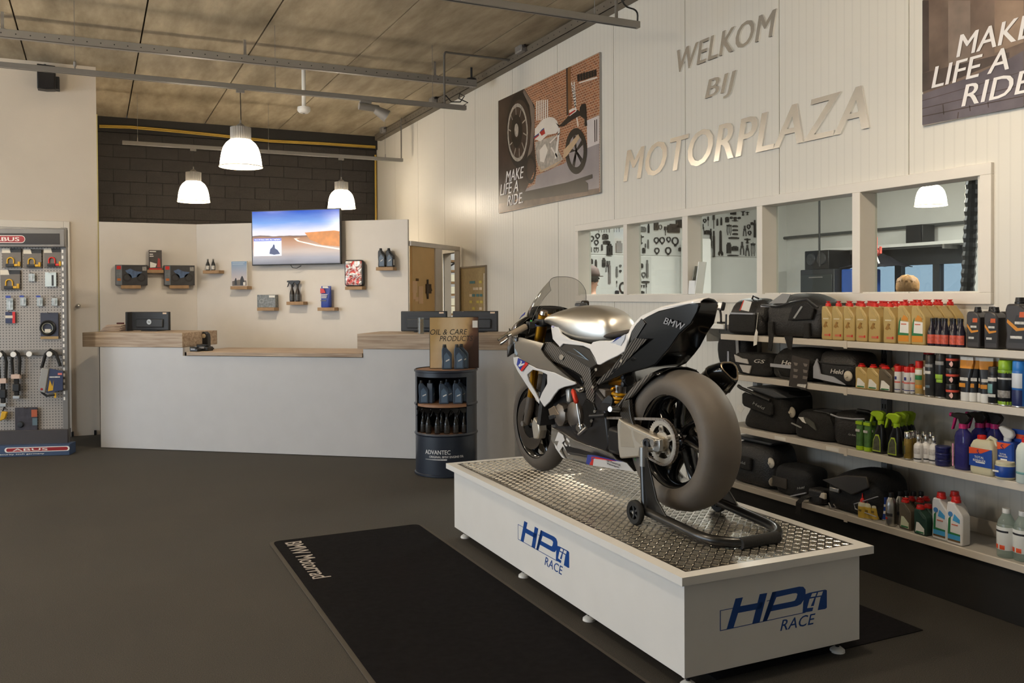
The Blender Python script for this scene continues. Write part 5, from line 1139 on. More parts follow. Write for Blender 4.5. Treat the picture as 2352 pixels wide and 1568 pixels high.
# second poster, cut by the right picture edge
c4_=px3((1900,0,3.92));pl_=on_x(2119,290,XPS);yl2=pl_.y;zb2=pl_.z;zt2=zb2+1.2;yr2=yl2-2.09
t=thing('poster_board','framed photo poster of a grey stone wall at the right edge, MAKE LIFE A RIDE','poster',(0,0,0))
put('board',B().box(XPS,W-.001,yr2,yl2,zb2,zt2),M('poster_edge'),t,bev=.002)
put('photo_wall',B().box(XPS-L,XPS,yr2+.004,yl2-.004,zb2+.004,zt2-.004),M('print_stone',(112,96,86),.3,var=.35,scale=5),t,smooth=0)
add=lambda nm,pts,mt,k: poster_poly(t,nm,pts,mt,L*k,c4_)
add('photo_wall_slab',[(858,5),(915,5),(918,640),(858,660)],M('print_stone_dark',(74,64,60),.3,var=.3,scale=7),2);add('photo_wall_slab',[(1090,5),(1290,5),(1292,560),(1092,600)],M('print_stone_pale',(126,112,102),.3,var=.3,scale=6),2);add('photo_wall_slab',[(1508,5),(1770,5),(1770,380),(1508,480)],M('print_stone_warm',(140,120,104),.3,var=.3,scale=6),2)
add('photo_wall_base',[(858,660),(1100,600),(1640,470),(1640,520),(1200,700),(858,830)],M('print_stone_dark'),2.5)
add('photo_paving',[(858,850),(1300,690),(1640,530),(1770,455),(1770,960),(858,1125)],M('print_paving',(96,90,98),.3,var=.25,scale=6),3)
for pts in ([(858,975),(1770,760),(1770,766),(858,981)],[(858,905),(1770,640),(1770,645),(858,910)],[(860,1045),(1770,860),(1770,868),(860,1053)],[(1040,940),(1048,938),(1056,1030),(1048,1032)],[(1280,950),(1287,948),(1294,1000),(1287,1002)],[(1180,1010),(1188,1008),(1180,1066),(1172,1068)],[(1445,920),(1452,918),(1458,968),(1451,970)]): add('photo_paving_joint',pts,PDK,4)
poster_text(t,'MAKE',(1172,518),(1880,340),(1205,315),c4_,L*9,tx);poster_text(t,'LIFE A',(948,795),(1640,640),(985,600),c4_,L*9,tx);poster_text(t,'RIDE.',(1218,963),(1890,830),(1250,765),c4_,L*9,tx)

# ================================================================= SHELVING ALONG THE RIGHT WALL
SX=3.592;LV=[1.2002,.9539,.6311,.2795]
SYL=on_x(1655,768,SX).y;SYJ=on_x(1942,785,SX).y;BAYW=SYL-SYJ;SYR=SYJ-BAYW*1.35
SHW=M('shelf_cream_enamel',(214,206,194),.42,var=.02);SHG=M('shelf_grey_top',(176,172,164),.5,var=.04)
t=thing('shelving_unit','cream metal wall shelving with four levels along the ribbed wall','shelving',(0,0,0))
for (za,y_hi,y_lo) in [(z,SYL,SYJ) for z in LV]+[(z,SYJ-.002,SYR) for z in LV]:
    sh=put('shelf_board',B().box(SX+.012,W-.045,y_lo,y_hi,za-.012,za-.0005),SHG,t)
    put('front_lip',B().box(SX,SX+.012,y_lo,y_hi,za-.034,za),SHW,sh,bev=.002);put('under_tray',B().box(SX+.012,W-.06,y_lo+.004,y_hi-.004,za-.033,za-.0125),SHW,sh)
for y in (SYJ,): put('joint_clip',B().box(SX-.004,SX,y-.012,y+.010,LV[0]-.04,LV[0]+.002),SHW,t)
for z in LV[1:]: put('joint_clip',B().box(SX-.004,SX,SYJ-.012,SYJ+.010,z-.04,z+.002),SHW,t)
POSTM=M('slotted_post_grey',(128,132,136),.45,metal=.3)
for px in (1737,2034,2420):
    y=on_x(px,830,W-.03).y
    po=put('upright_post',B().box(W-.042,W-.002,y-.02,y+.02,.0,1.195),POSTM,t)
    b=B()
    for i in range(22):
        for s in (-.009,.009): b.box(W-.0435,W-.042,y+s-.003,y+s+.003,.12+i*.05,.145+i*.05)
    put('post_slots',b,M('slot_dark'),po,smooth=0)
put('plinth',B().box(SX+.03,W-.05,SYR,SYL-.01,.001,LV[3]-.034),M('black_plinth',(24,23,22),.7),t)
# label holders and price strips on the lips
for i,(px,lv) in enumerate(((1690,2),(1792,2),(1912,2))):
    y=on_x(px,1000,SX).y;put('price_label',B().box(SX-.0015,SX,y-.045,y+.045,LV[lv]-.028,LV[lv]-.008),PAPER,t)
a=on_x(2080,1190,W-.05).y;put('back_lip',B().box(W-.056,W-.048,SYR,a,LV[3],LV[3]+.07),SHW,t);put('back_lip',B().box(W-.056,W-.048,on_x(1880,1100,W-.05).y,on_x(1852,1100,W-.05).y,LV[3],LV[3]+.07),SHW,t)
# ------------------------------------------------------------- goods
RZ=-PI/2
def colY(px,inset,lv): return on_x(px,820+lv*110,SX+inset).y
def mpp(px,inset): p_=on_x(px,900,SX+inset);return (p_-CAM).dot(fw)/F_PX
def gd(name,label,cat,px,lv,inset,group=None,rz=0): return thing(name,label,cat,(SX+inset,colY(px,inset,lv),LV[lv]+.0005),RZ+rz,group)
def at_(px,lv,inset): return (SX+inset,colY(px,inset,lv),LV[lv]+.0005)
# --- gold one-litre cans, top shelf
CAPR=REDP;GS='gold one-litre oil cans on the top shelf'
ORNG=M('orange_print2',(214,140,40),.45);GRNP=M('green_print',(40,120,70),.45);LBLU=M('sky_blue_print',(70,160,214),.45)
def lab_gold(t,w,d,h):
    put('front_print',B().prism([(-w*.3,h*.34),(-w*.12,h*.31),(w*.02,h*.35),(w*.16,h*.33),(w*.04,h*.40),(w*.12,h*.46),(-w*.06,h*.48),(-w*.16,h*.42)],-.0012,0),M('gold_print',(150,110,44),.45,var=.4,scale=70),t)
    put('brand_mark',B().box(-w*.3,w*.22,-.0012,0,h*.53,h*.565),M('pale_gold_print',(216,204,170),.5),t);put('red_mark',B().box(-w*.18,w*.26,-.0012,0,h*.10,h*.15),M('red_fade',(206,110,84),.5),t);put('red_dot',B().box(w*.28,w*.38,-.0013,0,h*.10,h*.16),REDP,t)
def lab_green(t,w,d,h):
    put('print_orange',B().prism([(-w*.42,h*.06),(w*.36,h*.06),(w*.36,h*.2),(-w*.42,h*.2)],-.0012,0),ORNG,t);put('print_green',B().prism([(-w*.44,h*.2),(w*.36,h*.2),(w*.36,h*.25),(-w*.3,h*.26),(-w*.24,h*.6),(-w*.36,h*.5)],-.0014,0),GRNP,t)
    put('print_white',B().prism([(-w*.3,h*.26),(w*.36,h*.25),(w*.36,h*.5),(-w*.26,h*.52)],-.0013,0),PAPER,t);put('print_sun',B().prism([(-w*.2,h*.55),(w*.3,h*.52),(w*.3,h*.6),(w*.0,h*.66)],-.0013,0),ORNG,t);put('print_text',B().box(-w*.2,w*.2,-.0017,-.001,h*.44,h*.465),M('red_fade'),t)
pitch=(colY(1887,.03,0)-colY(2058,.03,0))/6
hC=88*mpp(1898,.03)
pg=gd('oil_can','gold oil can, first from the tail bag, front row of the top shelf','oil can',1898,0,.012,GS);oil_can(pg,pitch*.90,.062,hC,GOLDP,CAPR,lab=lab_gold)
pgr=gd('oil_can','gold oil can with green and orange label, left of the two on the top shelf','oil can',2076,0,.012,GS);oil_can(pgr,pitch*.95,.062,hC*1.04,GOLDP,CAPR,lab=lab_green)
bpy.context.view_layer.update()
for i,px in enumerate((1922.5,1949,1977.5,2007,2041.5)): dup(pg,at_(px,0,.012),RZ,'gold oil can, %s from the tail bag, front row of the top shelf' % ORD[i+1])
dup(pgr,at_(2108,0,.012),RZ,'gold oil can with green and orange label, right of the two on the top shelf')
for row in (1,2,3):
    for i,px in enumerate((1898,1922.5,1949,1977.5,2007,2041.5,2074,2106)):
        y=colY(px,.012,0);dup(pg if i < 6 else pgr,(SX+.012+.075*row,y,LV[0]+.0005),RZ,'gold oil can, %s from left, %s rear row of the top shelf' % (ORD[i],ORD[row-1]))
# --- small dark bottles in front of the grey cans
SB=M('purple_black_bottle',(34,32,46),.2,var=.1);SBL=M('red_white_label',(200,90,70),.45,var=.35,scale=70)
hS=64*mpp(2170,.02);pb=gd('additive_bottle','small dark additive bottle, first from the gold cans on the top shelf','bottle',2141,0,.03,'small dark additive bottles on the top shelf');small_bottle(pb,hS,.021,SB,SBL,BLACKP)
bpy.context.view_layer.update()
for i,(px,ins) in enumerate(((2158,.03),(2172,.03),(2192,.03),(2208,.03),(2150,.085),(2166,.085),(2186,.085),(2203,.085))): dup(pb,at_(px,0,ins),RZ,'small dark additive bottle, '+('%s from the gold cans on the top shelf' % ORD[i+1] if i < 4 else '%s in the rear row of the top shelf' % ORD[i-4]))
# --- dark grey cans with orange swoosh
DGC=M('dark_grey_can',(58,56,58),.4,var=.08)
def lab_swoosh(t,w,d,h):
    put('print_orange',B().prism([(-w*.42,h*.52),(-w*.1,h*.36),(w*.42,h*.40),(w*.42,h*.44),(-w*.05,h*.42),(-w*.4,h*.58)],-.0014,0),ORNG,t);put('print_dark',B().prism([(-w*.38,h*.14),(w*.36,h*.14),(w*.42,h*.66),(-w*.1,h*.66)],-.0008,0),M('can_print_dark',(36,36,38),.4),t)
    put('brand_mark',B().prism([(w*.0,h*.62),(w*.36,h*.62),(w*.36,h*.72),(w*.02,h*.72)],-.0016,0),M('orange_red_print',(206,90,40),.45),t);put('brand_text',B().box(-w*.15,w*.3,-.0016,0,h*.49,h*.54),LABW,t);put('brand_text',B().box(-w*.3,w*.1,-.0016,0,h*.22,h*.27),LABW,t)
hD=95*mpp(2235,.02);wD=(colY(2217,.02,0)-colY(2250,.02,0))
pd=gd('oil_can','dark grey oil can with orange swoosh, left of the two on the top shelf','oil can',2234,0,.014,'dark grey oil cans');oil_can(pd,wD*.92,.07,hD,DGC,BLACKP,capr=.23,capx=.0,lab=lab_swoosh,nub=False,slant=False,ridges=False)
bpy.context.view_layer.update()
dup(pd,at_(2275,0,.014),RZ,'dark grey oil can with orange swoosh, right of the two on the top shelf')
for i,px in enumerate((2236,2277)): dup(pd,(SX+.105,colY(px,.014,0),LV[0]+.0005),RZ,'dark grey oil can standing behind the %s front one' % ('left','right')[i])
hB=122*mpp(2330,.03);wB=.135
pj=gd('oil_jug','large dark grey oil jug at the right picture edge of the top shelf','oil jug',2341,0,.014,'large dark grey oil jugs');oil_can(pj,wB,.10,hB,DGC,BLACKP,capr=.16,capx=-.22,lab=lab_swoosh,nub=False,slant=True,ridges=False)
put('jug_handle',B().tube([(wB*.05,.05,hB*.86),(wB*.25,.05,hB*.88),(wB*.42,.05,hB*.78),(wB*.46,.05,hB*.62)],.012,8),DGC,pj)
bpy.context.view_layer.update();dup(pj,at_(2386,0,.05),RZ,'large dark grey oil jug half outside the picture')
# --- second shelf: half-litre cans
hH=58*mpp(1980,.02);wH=.076
def lab_half(mat): 
    def f(t,w,d,h): put('front_label',B().prism([(-w*.36,h*.08),(w*.34,h*.05),(w*.34,h*.24),(-w*.1,h*.42),(-w*.28,h*.42)],-.0012,0),mat,t);put('label_bar',B().box(-w*.3,w*.3,-.0016,0,h*.07,h*.12),GRNP,t)
    return f
p5=gd('small_oil_can','half-litre gold can with red cap, first beside the tail bag on the second shelf','oil can',1977,1,.014,'half-litre oil cans on the second shelf');oil_can(p5,wH,.05,hH,GOLDP,REDP,capr=.24,lab=lab_half(PAPER))
p6=gd('small_oil_can','half-litre brown can with red cap beside the two gold ones','oil can',2033,1,.014,'half-litre oil cans on the second shelf');oil_can(p6,wH*1.08,.05,hH,M('brown_grey_can',(92,82,66),.4),REDP,capr=.24,lab=lab_half(PAPER))
bpy.context.view_layer.update();dup(p5,at_(2004,1,.014),RZ,'half-litre gold can with red cap, second beside the tail bag on the second shelf')
for i in range(9): dup(p5 if i < 4 else p6,(SX+.075+.06*(i % 3),colY(2006+14*i,.014,1),LV[1]+.0005),RZ,'half-litre red-capped can, %s from left in the rear of the second shelf' % ORD[i])
# --- spray cans
def spray_can(t,h,r,body,capm,bands=(),dome=SILVER,capfrac=.2):
    put('can_body',B().lathe([(0,0),(r*.9,0),(r,h*.015),(r,h*(1-capfrac)-.012),(r*.94,h*(1-capfrac)),(0,h*(1-capfrac))],20),body,t,smooth=50)
    put('cap',B().lathe([(r*.93,h*(1-capfrac)-.002),(r*.95,h*(1-capfrac)),(r*.93,h*.985),(r*.85,h),(0,h)],20),capm,t,smooth=50)
    put('bottom_rim',B().lathe([(r*.9,.0),(r*1.015,.002),(r*1.015,.006),(r*.98,.008)],20),dome,t,smooth=60)
    for (z0,z1,m,a0,a1) in bands: put('label_band',B().lathe([(r*1.004,h*z0),(r*1.012,h*z0+.001),(r*1.012,h*z1-.001),(r*1.004,h*z1)],16,a0=a0,a1=a1),m,t,smooth=60)
FRONT=(PI*1.1,PI*1.9);ALL=(0,2*PI)
WSC=M('white_can',(226,224,222),.35,var=.02);hW=62*mpp(2070,.02)
pw=gd('spray_can','slim white spray can with red cap, first from the brown can','spray can',2063,1,.035,'slim white spray cans on the second shelf');spray_can(pw,hW,.018,WSC,REDP,[(.5,.62,M('blue_ink',(40,50,120),.4),PI*1.35,PI*1.6),(.38,.44,M('pink_ink',(220,120,110),.4),*FRONT),(.12,.15,M('blue_ink'),*FRONT)])
bpy.context.view_layer.update()
for i,(px,ins) in enumerate(((2073,.06),(2085,.035),(2096,.05),(2104,.065))): dup(pw,at_(px,1,ins),RZ,'slim white spray can with red cap, %s from the brown can' % ORD[i+1])
t=gd('lubricant_can','gold and green slim can with a tan carton sleeve on the second shelf','can',2112,1,.05);spray_can(t,78*mpp(2112,.05),.02,GOLDP,REDP,[(.6,.75,PAPER,*FRONT),(.45,.58,GRNP,*FRONT),(.2,.3,ORNG,*FRONT)])
t=gd('tan_carton','tall narrow tan carton between the gold can and the black spray can','carton',2123,1,.055);hT=80*mpp(2122,.05);put('carton',B().box(-.017,.017,0,.045,0,hT),M('tan_carton',(140,116,82),.6),t,bev=.002);put('white_label',B().box(-.014,.012,-.001,0,hT*.6,hT*.82),PAPER,t);put('round_mark',B().lathe([(0,-.001),(.008,-.001),(.008,0)],12,axis='y',c=(0,0,hT*.2)),PAPER,t)
BKC=M('black_can',(26,28,32),.4)
t=gd('spray_can','tall black spray can of dry grease with grey lettering','spray can',2138,1,.035);hK=96*mpp(2138,.03);spray_can(t,hK,.026,M('charcoal_can',(52,54,56),.35),M('charcoal_cap',(50,48,46),.4),[(.71,.78,M('pale_ink',(150,150,148),.4),PI*1.2,PI*1.8),(.55,.62,LABW,PI*1.3,PI*1.7),(.22,.28,M('grey_blue_ink',(90,110,120),.4),PI*1.35,PI*1.65)],capfrac=.19)
t=gd('spray_can','tall black chain spray can with lime lettering','spray can',2163,1,.035);spray_can(t,103*mpp(2160,.03),.028,BKC,M('charcoal_cap'),[(.74,.82,M('pale_ink'),PI*1.15,PI*1.8),(.43,.53,M('lime_ink',(150,190,60),.4),PI*1.15,PI*1.75),(.35,.42,M('lime_ink'),PI*1.4,PI*1.75)],capfrac=.18)
t=gd('spray_can','dark can with red top behind the lime-lettered one','spray can',2134,1,.16);spray_can(t,112*mpp(2134,.16),.027,BKC,REDP)
t=gd('spray_can','second dark can in the rear row beside the red-topped one','spray can',2170,1,.16);spray_can(t,110*mpp(2170,.16),.027,BKC,M('dark_red'))
# --- stacked jars
JB=M('black_jar',(24,23,24),.3)
def jar(t,r,h,body,lid,ring,dot):
    put('jar_body',B().lathe([(0,0),(r*.92,0),(r,h*.06),(r,h*.6),(0,h*.6)],20),body,t,smooth=50);put('lid',B().lathe([(r*1.03,h*.62),(r*1.04,h*.65),(r*1.03,h*.97),(r*.98,h),(0,h)],20),lid,t,smooth=50)
    if ring: put('label_ring',B().lathe([(r*1.01,h*.46),(r*1.015,h*.47),(r*1.015,h*.6),(r*1.01,h*.61)],20),ring,t)
    if dot: put('label_disc',B().lathe([(0,-r*1.01),(r*.5,-r*.9),(r*.5,-r*.86)],14,axis='y',c=(r*.25,0,h*.26)),dot,t)
hJ=36*mpp(2188,.03);rJ=.029
for i in range(3):
    t=thing('paste_jar','black paste jar with red ring, %s of the stack on the second shelf' % ('bottom','middle','top')[i],'jar',(SX+.04,colY(2188,.04,1),LV[1]+.0005+i*hJ),RZ,'stacked black paste jars');jar(t,rJ,hJ*.995,JB,JB,M('red_white_ring',(214,80,60),.5),M('pink_disc',(226,180,172),.5))
t=thing('small_box','white and black small box on top of the jar stack','box',(SX+.04,colY(2190,.04,1),LV[1]+.001+3*hJ),RZ);put('carton',B().box(-.025,.025,-.02,.02,0,.026),PAPER,t,bev=.002);put('dark_band',B().box(-.0255,.0255,-.0205,.0205,.019,.0265),BLACKP,t)
# --- squeeze tubes standing on their caps
def tube_pack(t,w,h,d,body,top,cap,print_=None):
    secs=[]
    for s,ky,kx in ((.22,1,.82),(.5,.95,.9),(.8,.55,.98),(.94,.12,1),(1,.06,1)): secs.append([(p_[0],p_[1]+d/2,h*s) for p_ in rrect(w*kx,max(d*ky,.002),min(w*kx,max(d*ky,.002))*.49)])
    put('tube_body',B().loft(secs[:3]),body,t,smooth=60);put('tube_top',B().loft(secs[2:]),top,t,smooth=60);put('screw_cap',B().lathe([(w*.36,0),(w*.38,.002),(w*.38,h*.215),(w*.36,h*.22)],18,c=(0,d/2,0)),cap,t,smooth=50)
    put('print_band',B().box(-w*.3,w*.3,d*.0-.001,d*.04,h*.5,h*.58),LABW,t);put('print_bar',B().box(-w*.36,w*.1,-.0005,d*.04,h*.34,h*.44),print_ or ORNG,t);put('hang_tab',B().box(-w*.48,w*.48,d/2-.0012,d/2+.0012,h*.985,h*1.08),PAPER,t)
hU=100*mpp(2210,.03)
pt=gd('squeeze_tube','orange and black squeeze tube standing on its white cap, first of the row','tube',2214,1,.016,'squeeze tubes on the second shelf');tube_pack(pt,.068,hU*.93,.04,BKC,ORNG,WPLAST)
bpy.context.view_layer.update()
pt2=None
for i,(px,ins) in enumerate(((2234,.03),(2249,.05),(2264,.03),(2278,.06))): o=dup(pt,at_(px,1,ins),RZ+.5,'squeeze tube standing on its cap, %s of the row behind the orange one' % ORD[i+1]);o.scale=(.85,.85,1)
t=gd('spray_can','black brake cleaner can with teal print and black cap on the second shelf','spray can',2284,1,.03);spray_can(t,86*mpp(2284,.03),.026,BKC,BLACKP,[(.62,.72,LABW,PI*1.2,PI*1.8),(.3,.55,M('teal_ink',(110,160,160),.4),PI*1.15,PI*1.6),(.2,.28,LABW,PI*1.25,PI*1.75)],capfrac=.22)
t=gd('spray_can','lime green spray can with black picture label on the second shelf','spray can',2311,1,.035);spray_can(t,104*mpp(2311,.03),.033,BKC,M('lime_cap',(140,180,40),.35),[(.02,.1,M('lime_cap'),*ALL),(.72,.79,M('lime_cap'),*ALL),(.58,.62,LABW,*FRONT),(.18,.34,M('grey_photo_print',(150,146,140),.4,var=.5,scale=60),PI*1.15,PI*1.85)],capfrac=.2)
t=gd('spray_can','blue spray can with white panel at the right picture edge','spray can',2344,1,.035);spray_can(t,106*mpp(2344,.03),.033,M('bright_blue_can',(40,110,190),.35),M('bright_blue_cap',(44,124,206),.35),[(.42,.74,M('pale_panel',(214,220,228),.4),PI*1.1,PI*1.75),(.04,.38,M('navy_panel',(30,40,90),.4),PI*1.1,PI*1.75)],capfrac=.2)
# --- third shelf
GT=M('green_tube',(70,110,50),.4,var=.35,scale=30);LIME=M('lime_plastic',(160,196,32),.35)
hG=68*mpp(1970,.02);pq=gd('green_tube','slim green and lime tube, first beside the round bag on the third shelf','tube',1970,2,.02,'slim green tubes on the third shelf')
put('tube_body',B().loft([[(p_[0],p_[1]+.018,hG*s) for p_ in rrect(.042*kx,.036*ky,.017*ky)] for s,kx,ky in ((.14,.96,1),(.5,1,.9),(.85,1,.45),(1,1,.1))]),GT,pq,smooth=60);put('screw_cap',B().lathe([(.019,0),(.0205,.002),(.0205,hG*.13),(.019,hG*.14)],16,c=(0,.018,0)),LIME,pq);put('lime_top',B().box(-.0205,.0205,.006,.012,hG*.86,hG*.96),LIME,pq);put('print_mark',B().box(-.014,.012,-.001,.003,hG*.62,hG*.7),LABW,pq)
bpy.context.view_layer.update()
for i,(px,ins) in enumerate(((1988,.02),(2000,.06))): dup(pq,at_(px,2,ins),RZ,'slim green and lime tube, %s beside the round bag on the third shelf' % ORD[i+1])
hV=70*mpp(2013,.02)
def lime_spray(t):
    h=hV;w=.075;d=.04
    put('bottle_body',B().loft([[(p_[0]+ox,p_[1]+d/2,h*s) for p_ in rrect(w*kx,d*ky,min(w*kx,d*ky)*.35)] for s,kx,ky,ox in ((0,.94,.95,0),(.03,1,1,0),(.35,.96,1,0),(.6,.84,.95,.004),(.82,.62,.8,.008),(.94,.42,.7,.008),(1,.38,.6,.008))]),M('black_gloss_bottle',(20,20,22),.25),t,smooth=50)
    put('label_panel',B().prism([(-w*.38,h*.06),(w*.32,h*.06),(w*.30,h*.44),(w*.16,h*.62),(-w*.1,h*.62),(-w*.3,h*.42)],-.002,.001),M('lime_outline',(166,190,60),.4),t);put('label_art',B().prism([(-w*.33,h*.1),(w*.27,h*.1),(w*.25,h*.42),(w*.13,h*.57),(-w*.08,h*.57),(-w*.26,h*.4)],-.003,-.001),M('photo_label',(70,72,56),.4,var=.6,scale=50),t)
    tt=thing;c_=B().cyl((.008,d/2,h-.01),(.008,d/2,h+.012),.016,n=14);put('collar',c_,LIME,t)
    z=h+.01;s=1.25
    put('spray_head',B().prism([(.022,z),(.030,z+.02),(.034,z+.042),(.012,z+.052),(-.036,z+.048),(-.052,z+.034),(-.044,z+.022),(-.018,z+.016),(-.010,z)],d/2-.014,d/2+.014),LIME,t,bev=.006);put('trigger',B().prism([(-.036,z+.026),(-.050,z+.026),(-.058,z-.004),(-.062,z-.028),(-.055,z-.03),(-.044,z+.0)],d/2-.007,d/2+.007),LIME,t,bev=.002)
pl_=gd('spray_bottle','black bottle with lime trigger head, first from the green tubes','spray bottle',2014,2,.03,'lime-headed spray bottles');lime_spray(pl_)
bpy.context.view_layer.update()
for i,(px,ins) in enumerate(((2050,.02),(2066,.09),(2082,.15))): dup(pl_,at_(px,2,ins),RZ,'black bottle with lime trigger head, %s from the green tubes' % ORD[i+1])
GSP=M('gold_metal_can',(150,126,60),.35,metal=.4,var=.25,scale=40)
t=gd('spray_can','gold spray can with silver cap between lime sprays and white bottles','spray can',2086,2,.03);spray_can(t,64*mpp(2086,.03),.020,GSP,CHROME,[(.2,.5,M('dark_print_band',(80,80,60),.4),PI*1.2,PI*1.5)],capfrac=.24)
t=gd('spray_can','second gold spray can with silver cap, half hidden','spray can',2096,2,.07);spray_can(t,64*mpp(2096,.07),.020,GSP,CHROME,[],capfrac=.24)
def white_cream(t,h=None):
    h=62*mpp(2110,.03)
    put('bottle_body',B().lathe([(0,0),(.021,0),(.0225,.003),(.0225,h*.58),(.018,h*.66),(.0095,h*.7),(.009,h*.8),(0,h*.8)],18),WSC,t,smooth=50);put('cap',B().lathe([(.0105,h*.76),(.0108,h*.77),(.0105,h*.99),(.0095,h),(0,h)],14),CHROME,t,smooth=50);put('print_band',B().lathe([(.0226,h*.09),(.0229,h*.1),(.0229,h*.13),(.0226,h*.14)],14,a0=FRONT[0],a1=FRONT[1]),M('black_ink',(40,40,44),.4),t);put('print_text',B().lathe([(.0226,h*.3),(.0229,h*.31),(.0229,h*.5),(.0226,h*.51)],14,a0=PI*1.2,a1=PI*1.8),M('faint_print',(196,192,190),.5,var=.2,scale=90),t)
pc=gd('cream_bottle','white bottle with silver cap, first of the row on the third shelf','bottle',2110,2,.03,'white bottles with silver caps');white_cream(pc)
bpy.context.view_layer.update()
for i,(px,ins) in enumerate(((2127,.06),(2145,.06),(2105,.13),(2122,.14),(2138,.15))): dup(pc,at_(px,2,ins),RZ,'white bottle with silver cap, %s' % ('second of the row','third of the row','left in the rear row','middle in the rear row','right in the rear row')[i])
NAVY=M('navy_tin',(34,38,92),.3)
hN=15*mpp(2165,.03)
for i in range(3): t=thing('wax_tin','navy blue wax tin, %s of the stack of three' % ('bottom','middle','top')[i],'tin',(SX+.05,colY(2166,.05,2),LV[2]+.0005+i*hN),RZ,'stacked navy wax tins');put('tin_body',B().lathe([(0,0),(.032,0),(.034,.002),(.034,hN*.62),(0,hN*.62)],24),NAVY,t,smooth=50);put('tin_lid',B().lathe([(.0345,hN*.6),(.0352,hN*.62),(.0352,hN*.93),(.034,hN*.985),(0,hN*.985)],24),NAVY,t,smooth=50)
PUR=glass_mat('purple_translucent',(120,116,200),1.4,body=.35,bodycol=(86,84,160));PINK=M('pink_plastic',(206,40,120),.35);hP=96*mpp(2205,.03)
def purple_bottle(t):
    h=hP;w=.074;d=.056
    put('bottle_body',B().loft([[(p_[0],p_[1]+d/2,h*s) for p_ in rrect(w*kx,d*ky,min(w*kx,d*ky)*.42)] for s,kx,ky in ((0,.94,.94),(.02,1,1),(.78,1,1),(.88,.86,.86),(.95,.5,.6),(1,.42,.55))]),PUR,t,smooth=50)
    put('liquid',B().box(-w*.44,w*.44,d*.06,d*.94,.003,h*.6),M('purple_liquid',(70,66,140),.25),t,bev=.012);put('dip_tube',B().cyl((.012,d*.3,.01),(.008,d/2,h),.0022,n=6),WPLAST,t);put('pink_print',B().box(-w*.49,-w*.40,-.0012,.002,h*.06,h*.6),M('pink_print',(220,150,180),.45,var=.3,scale=60),t)
    put('collar',B().cyl((0,d/2,h-.004),(0,d/2,h+.018),.019,n=14),PINK,t)
    z=h+.016;put('spray_head',B().prism([(.018,z),(.034,z+.018),(.040,z+.034),(.024,z+.05),(-.03,z+.05),(-.056,z+.044),(-.058,z+.030),(-.02,z+.022),(-.012,z)],d/2-.012,d/2+.012),M('leopard_black',(30,26,24),.35,var=.5,scale=60),t,bev=.004)
    put('trigger',B().prism([(-.034,z+.026),(-.046,z+.026),(-.054,z-.012),(-.060,z-.03),(-.052,z-.032),(-.042,z-.002)],d/2-.007,d/2+.007),PINK,t,bev=.002);put('nozzle',B().cyl((-.056,d/2,z+.037),(-.068,d/2,z+.037),.010,n=10),PINK,t)
pp=gd('spray_bottle','tall purple bottle with pink trigger, first and frontmost of its row','spray bottle',2203,2,.03,'tall purple spray bottles');purple_bottle(pp)
bpy.context.view_layer.update()
for i,(px,ins) in enumerate(((2240,.12),(2258,.16),(2276,.15))): dup(pp,at_(px,2,ins),RZ,'tall purple bottle with pink trigger, %s of its row, behind the canister' % ORD[i+1])
# canister, box-wrapped cleaner, tub
YLQ=glass_mat('milky_canister',(236,230,200),1.35,body=.75,bodycol=(232,226,196));hY=88*mpp(2255,.02);wY=(colY(2224,.02,2)-colY(2277,.02,2))
t=gd('cleaner_canister','yellowish cleaner canister with red cap and orange-blue label','canister',2252,2,.014);dY=.075
put('canister_body',B().loft([[(p_[0],p_[1]+dY/2,hY*s) for p_ in rrect(wY*kx,dY*ky,.014)] for s,kx,ky in ((0,.9,.9),(.04,.98,.98),(.1,1,1),(.72,1,1),(.86,.8,.9),(.9,.66,.6))]),YLQ,t,smooth=50);put('liquid',B().box(-wY*.46,wY*.46,.004,dY-.004,.004,hY*.2),M('yellow_liquid',(206,190,90),.3),t,bev=.01)
put('cap',B().lathe([(.018,hY*.88),(.019,hY*.89),(.019,hY*.985),(.017,hY),(0,hY)],18,c=(-wY*.18,dY/2,0)),REDP,t);put('handle',B().tube([(wY*.08,dY/2,hY*.88),(wY*.2,dY/2,hY*.97),(wY*.4,dY/2,hY*.92),(wY*.44,dY/2,hY*.76)],.009,8),YLQ,t)
BLU2=M('royal_blue_print',(24,70,160),.4);OR2=M('orange_red_label',(226,84,40),.4)
def s_label(t,w,z0,z1,y=-.0012,nm=True):
    put('label_blue',B().box(-w/2,w/2,y,y+.0012,z0,z1),BLU2,t);put('label_orange',B().prism([(-w/2,z1),(w*.44,z1),(w*.05,z1-(z1-z0)*.26),(-w/2,z1-(z1-z0)*.36)],y-.0008,y),OR2,t)
    text('S',M('label_navy',(30,40,110),.4),t,(-w*.1,y-.001,z1-(z1-z0)*.2),(PI/2,0,0),h=(z1-z0)*.24,ext=.0004,bold=.02);text('TOTAL\nREINIGER',PAPER,t,(-w*.04,y-.001,z0+(z1-z0)*.42),(PI/2,0,0),w=w*.55,ext=.0004);put('label_line',B().box(-w*.2,w*.2,y-.0008,y,z0+(z1-z0)*.2,z0+(z1-z0)*.26),PAPER,t)
s_label(t,wY*.98,hY*.2,hY*.68)
t=gd('cleaner_bottle','blue and orange cleaner bottle with white trigger and hang card','spray bottle',2306,2,.05);w_=.085;h_=82*mpp(2306,.05)
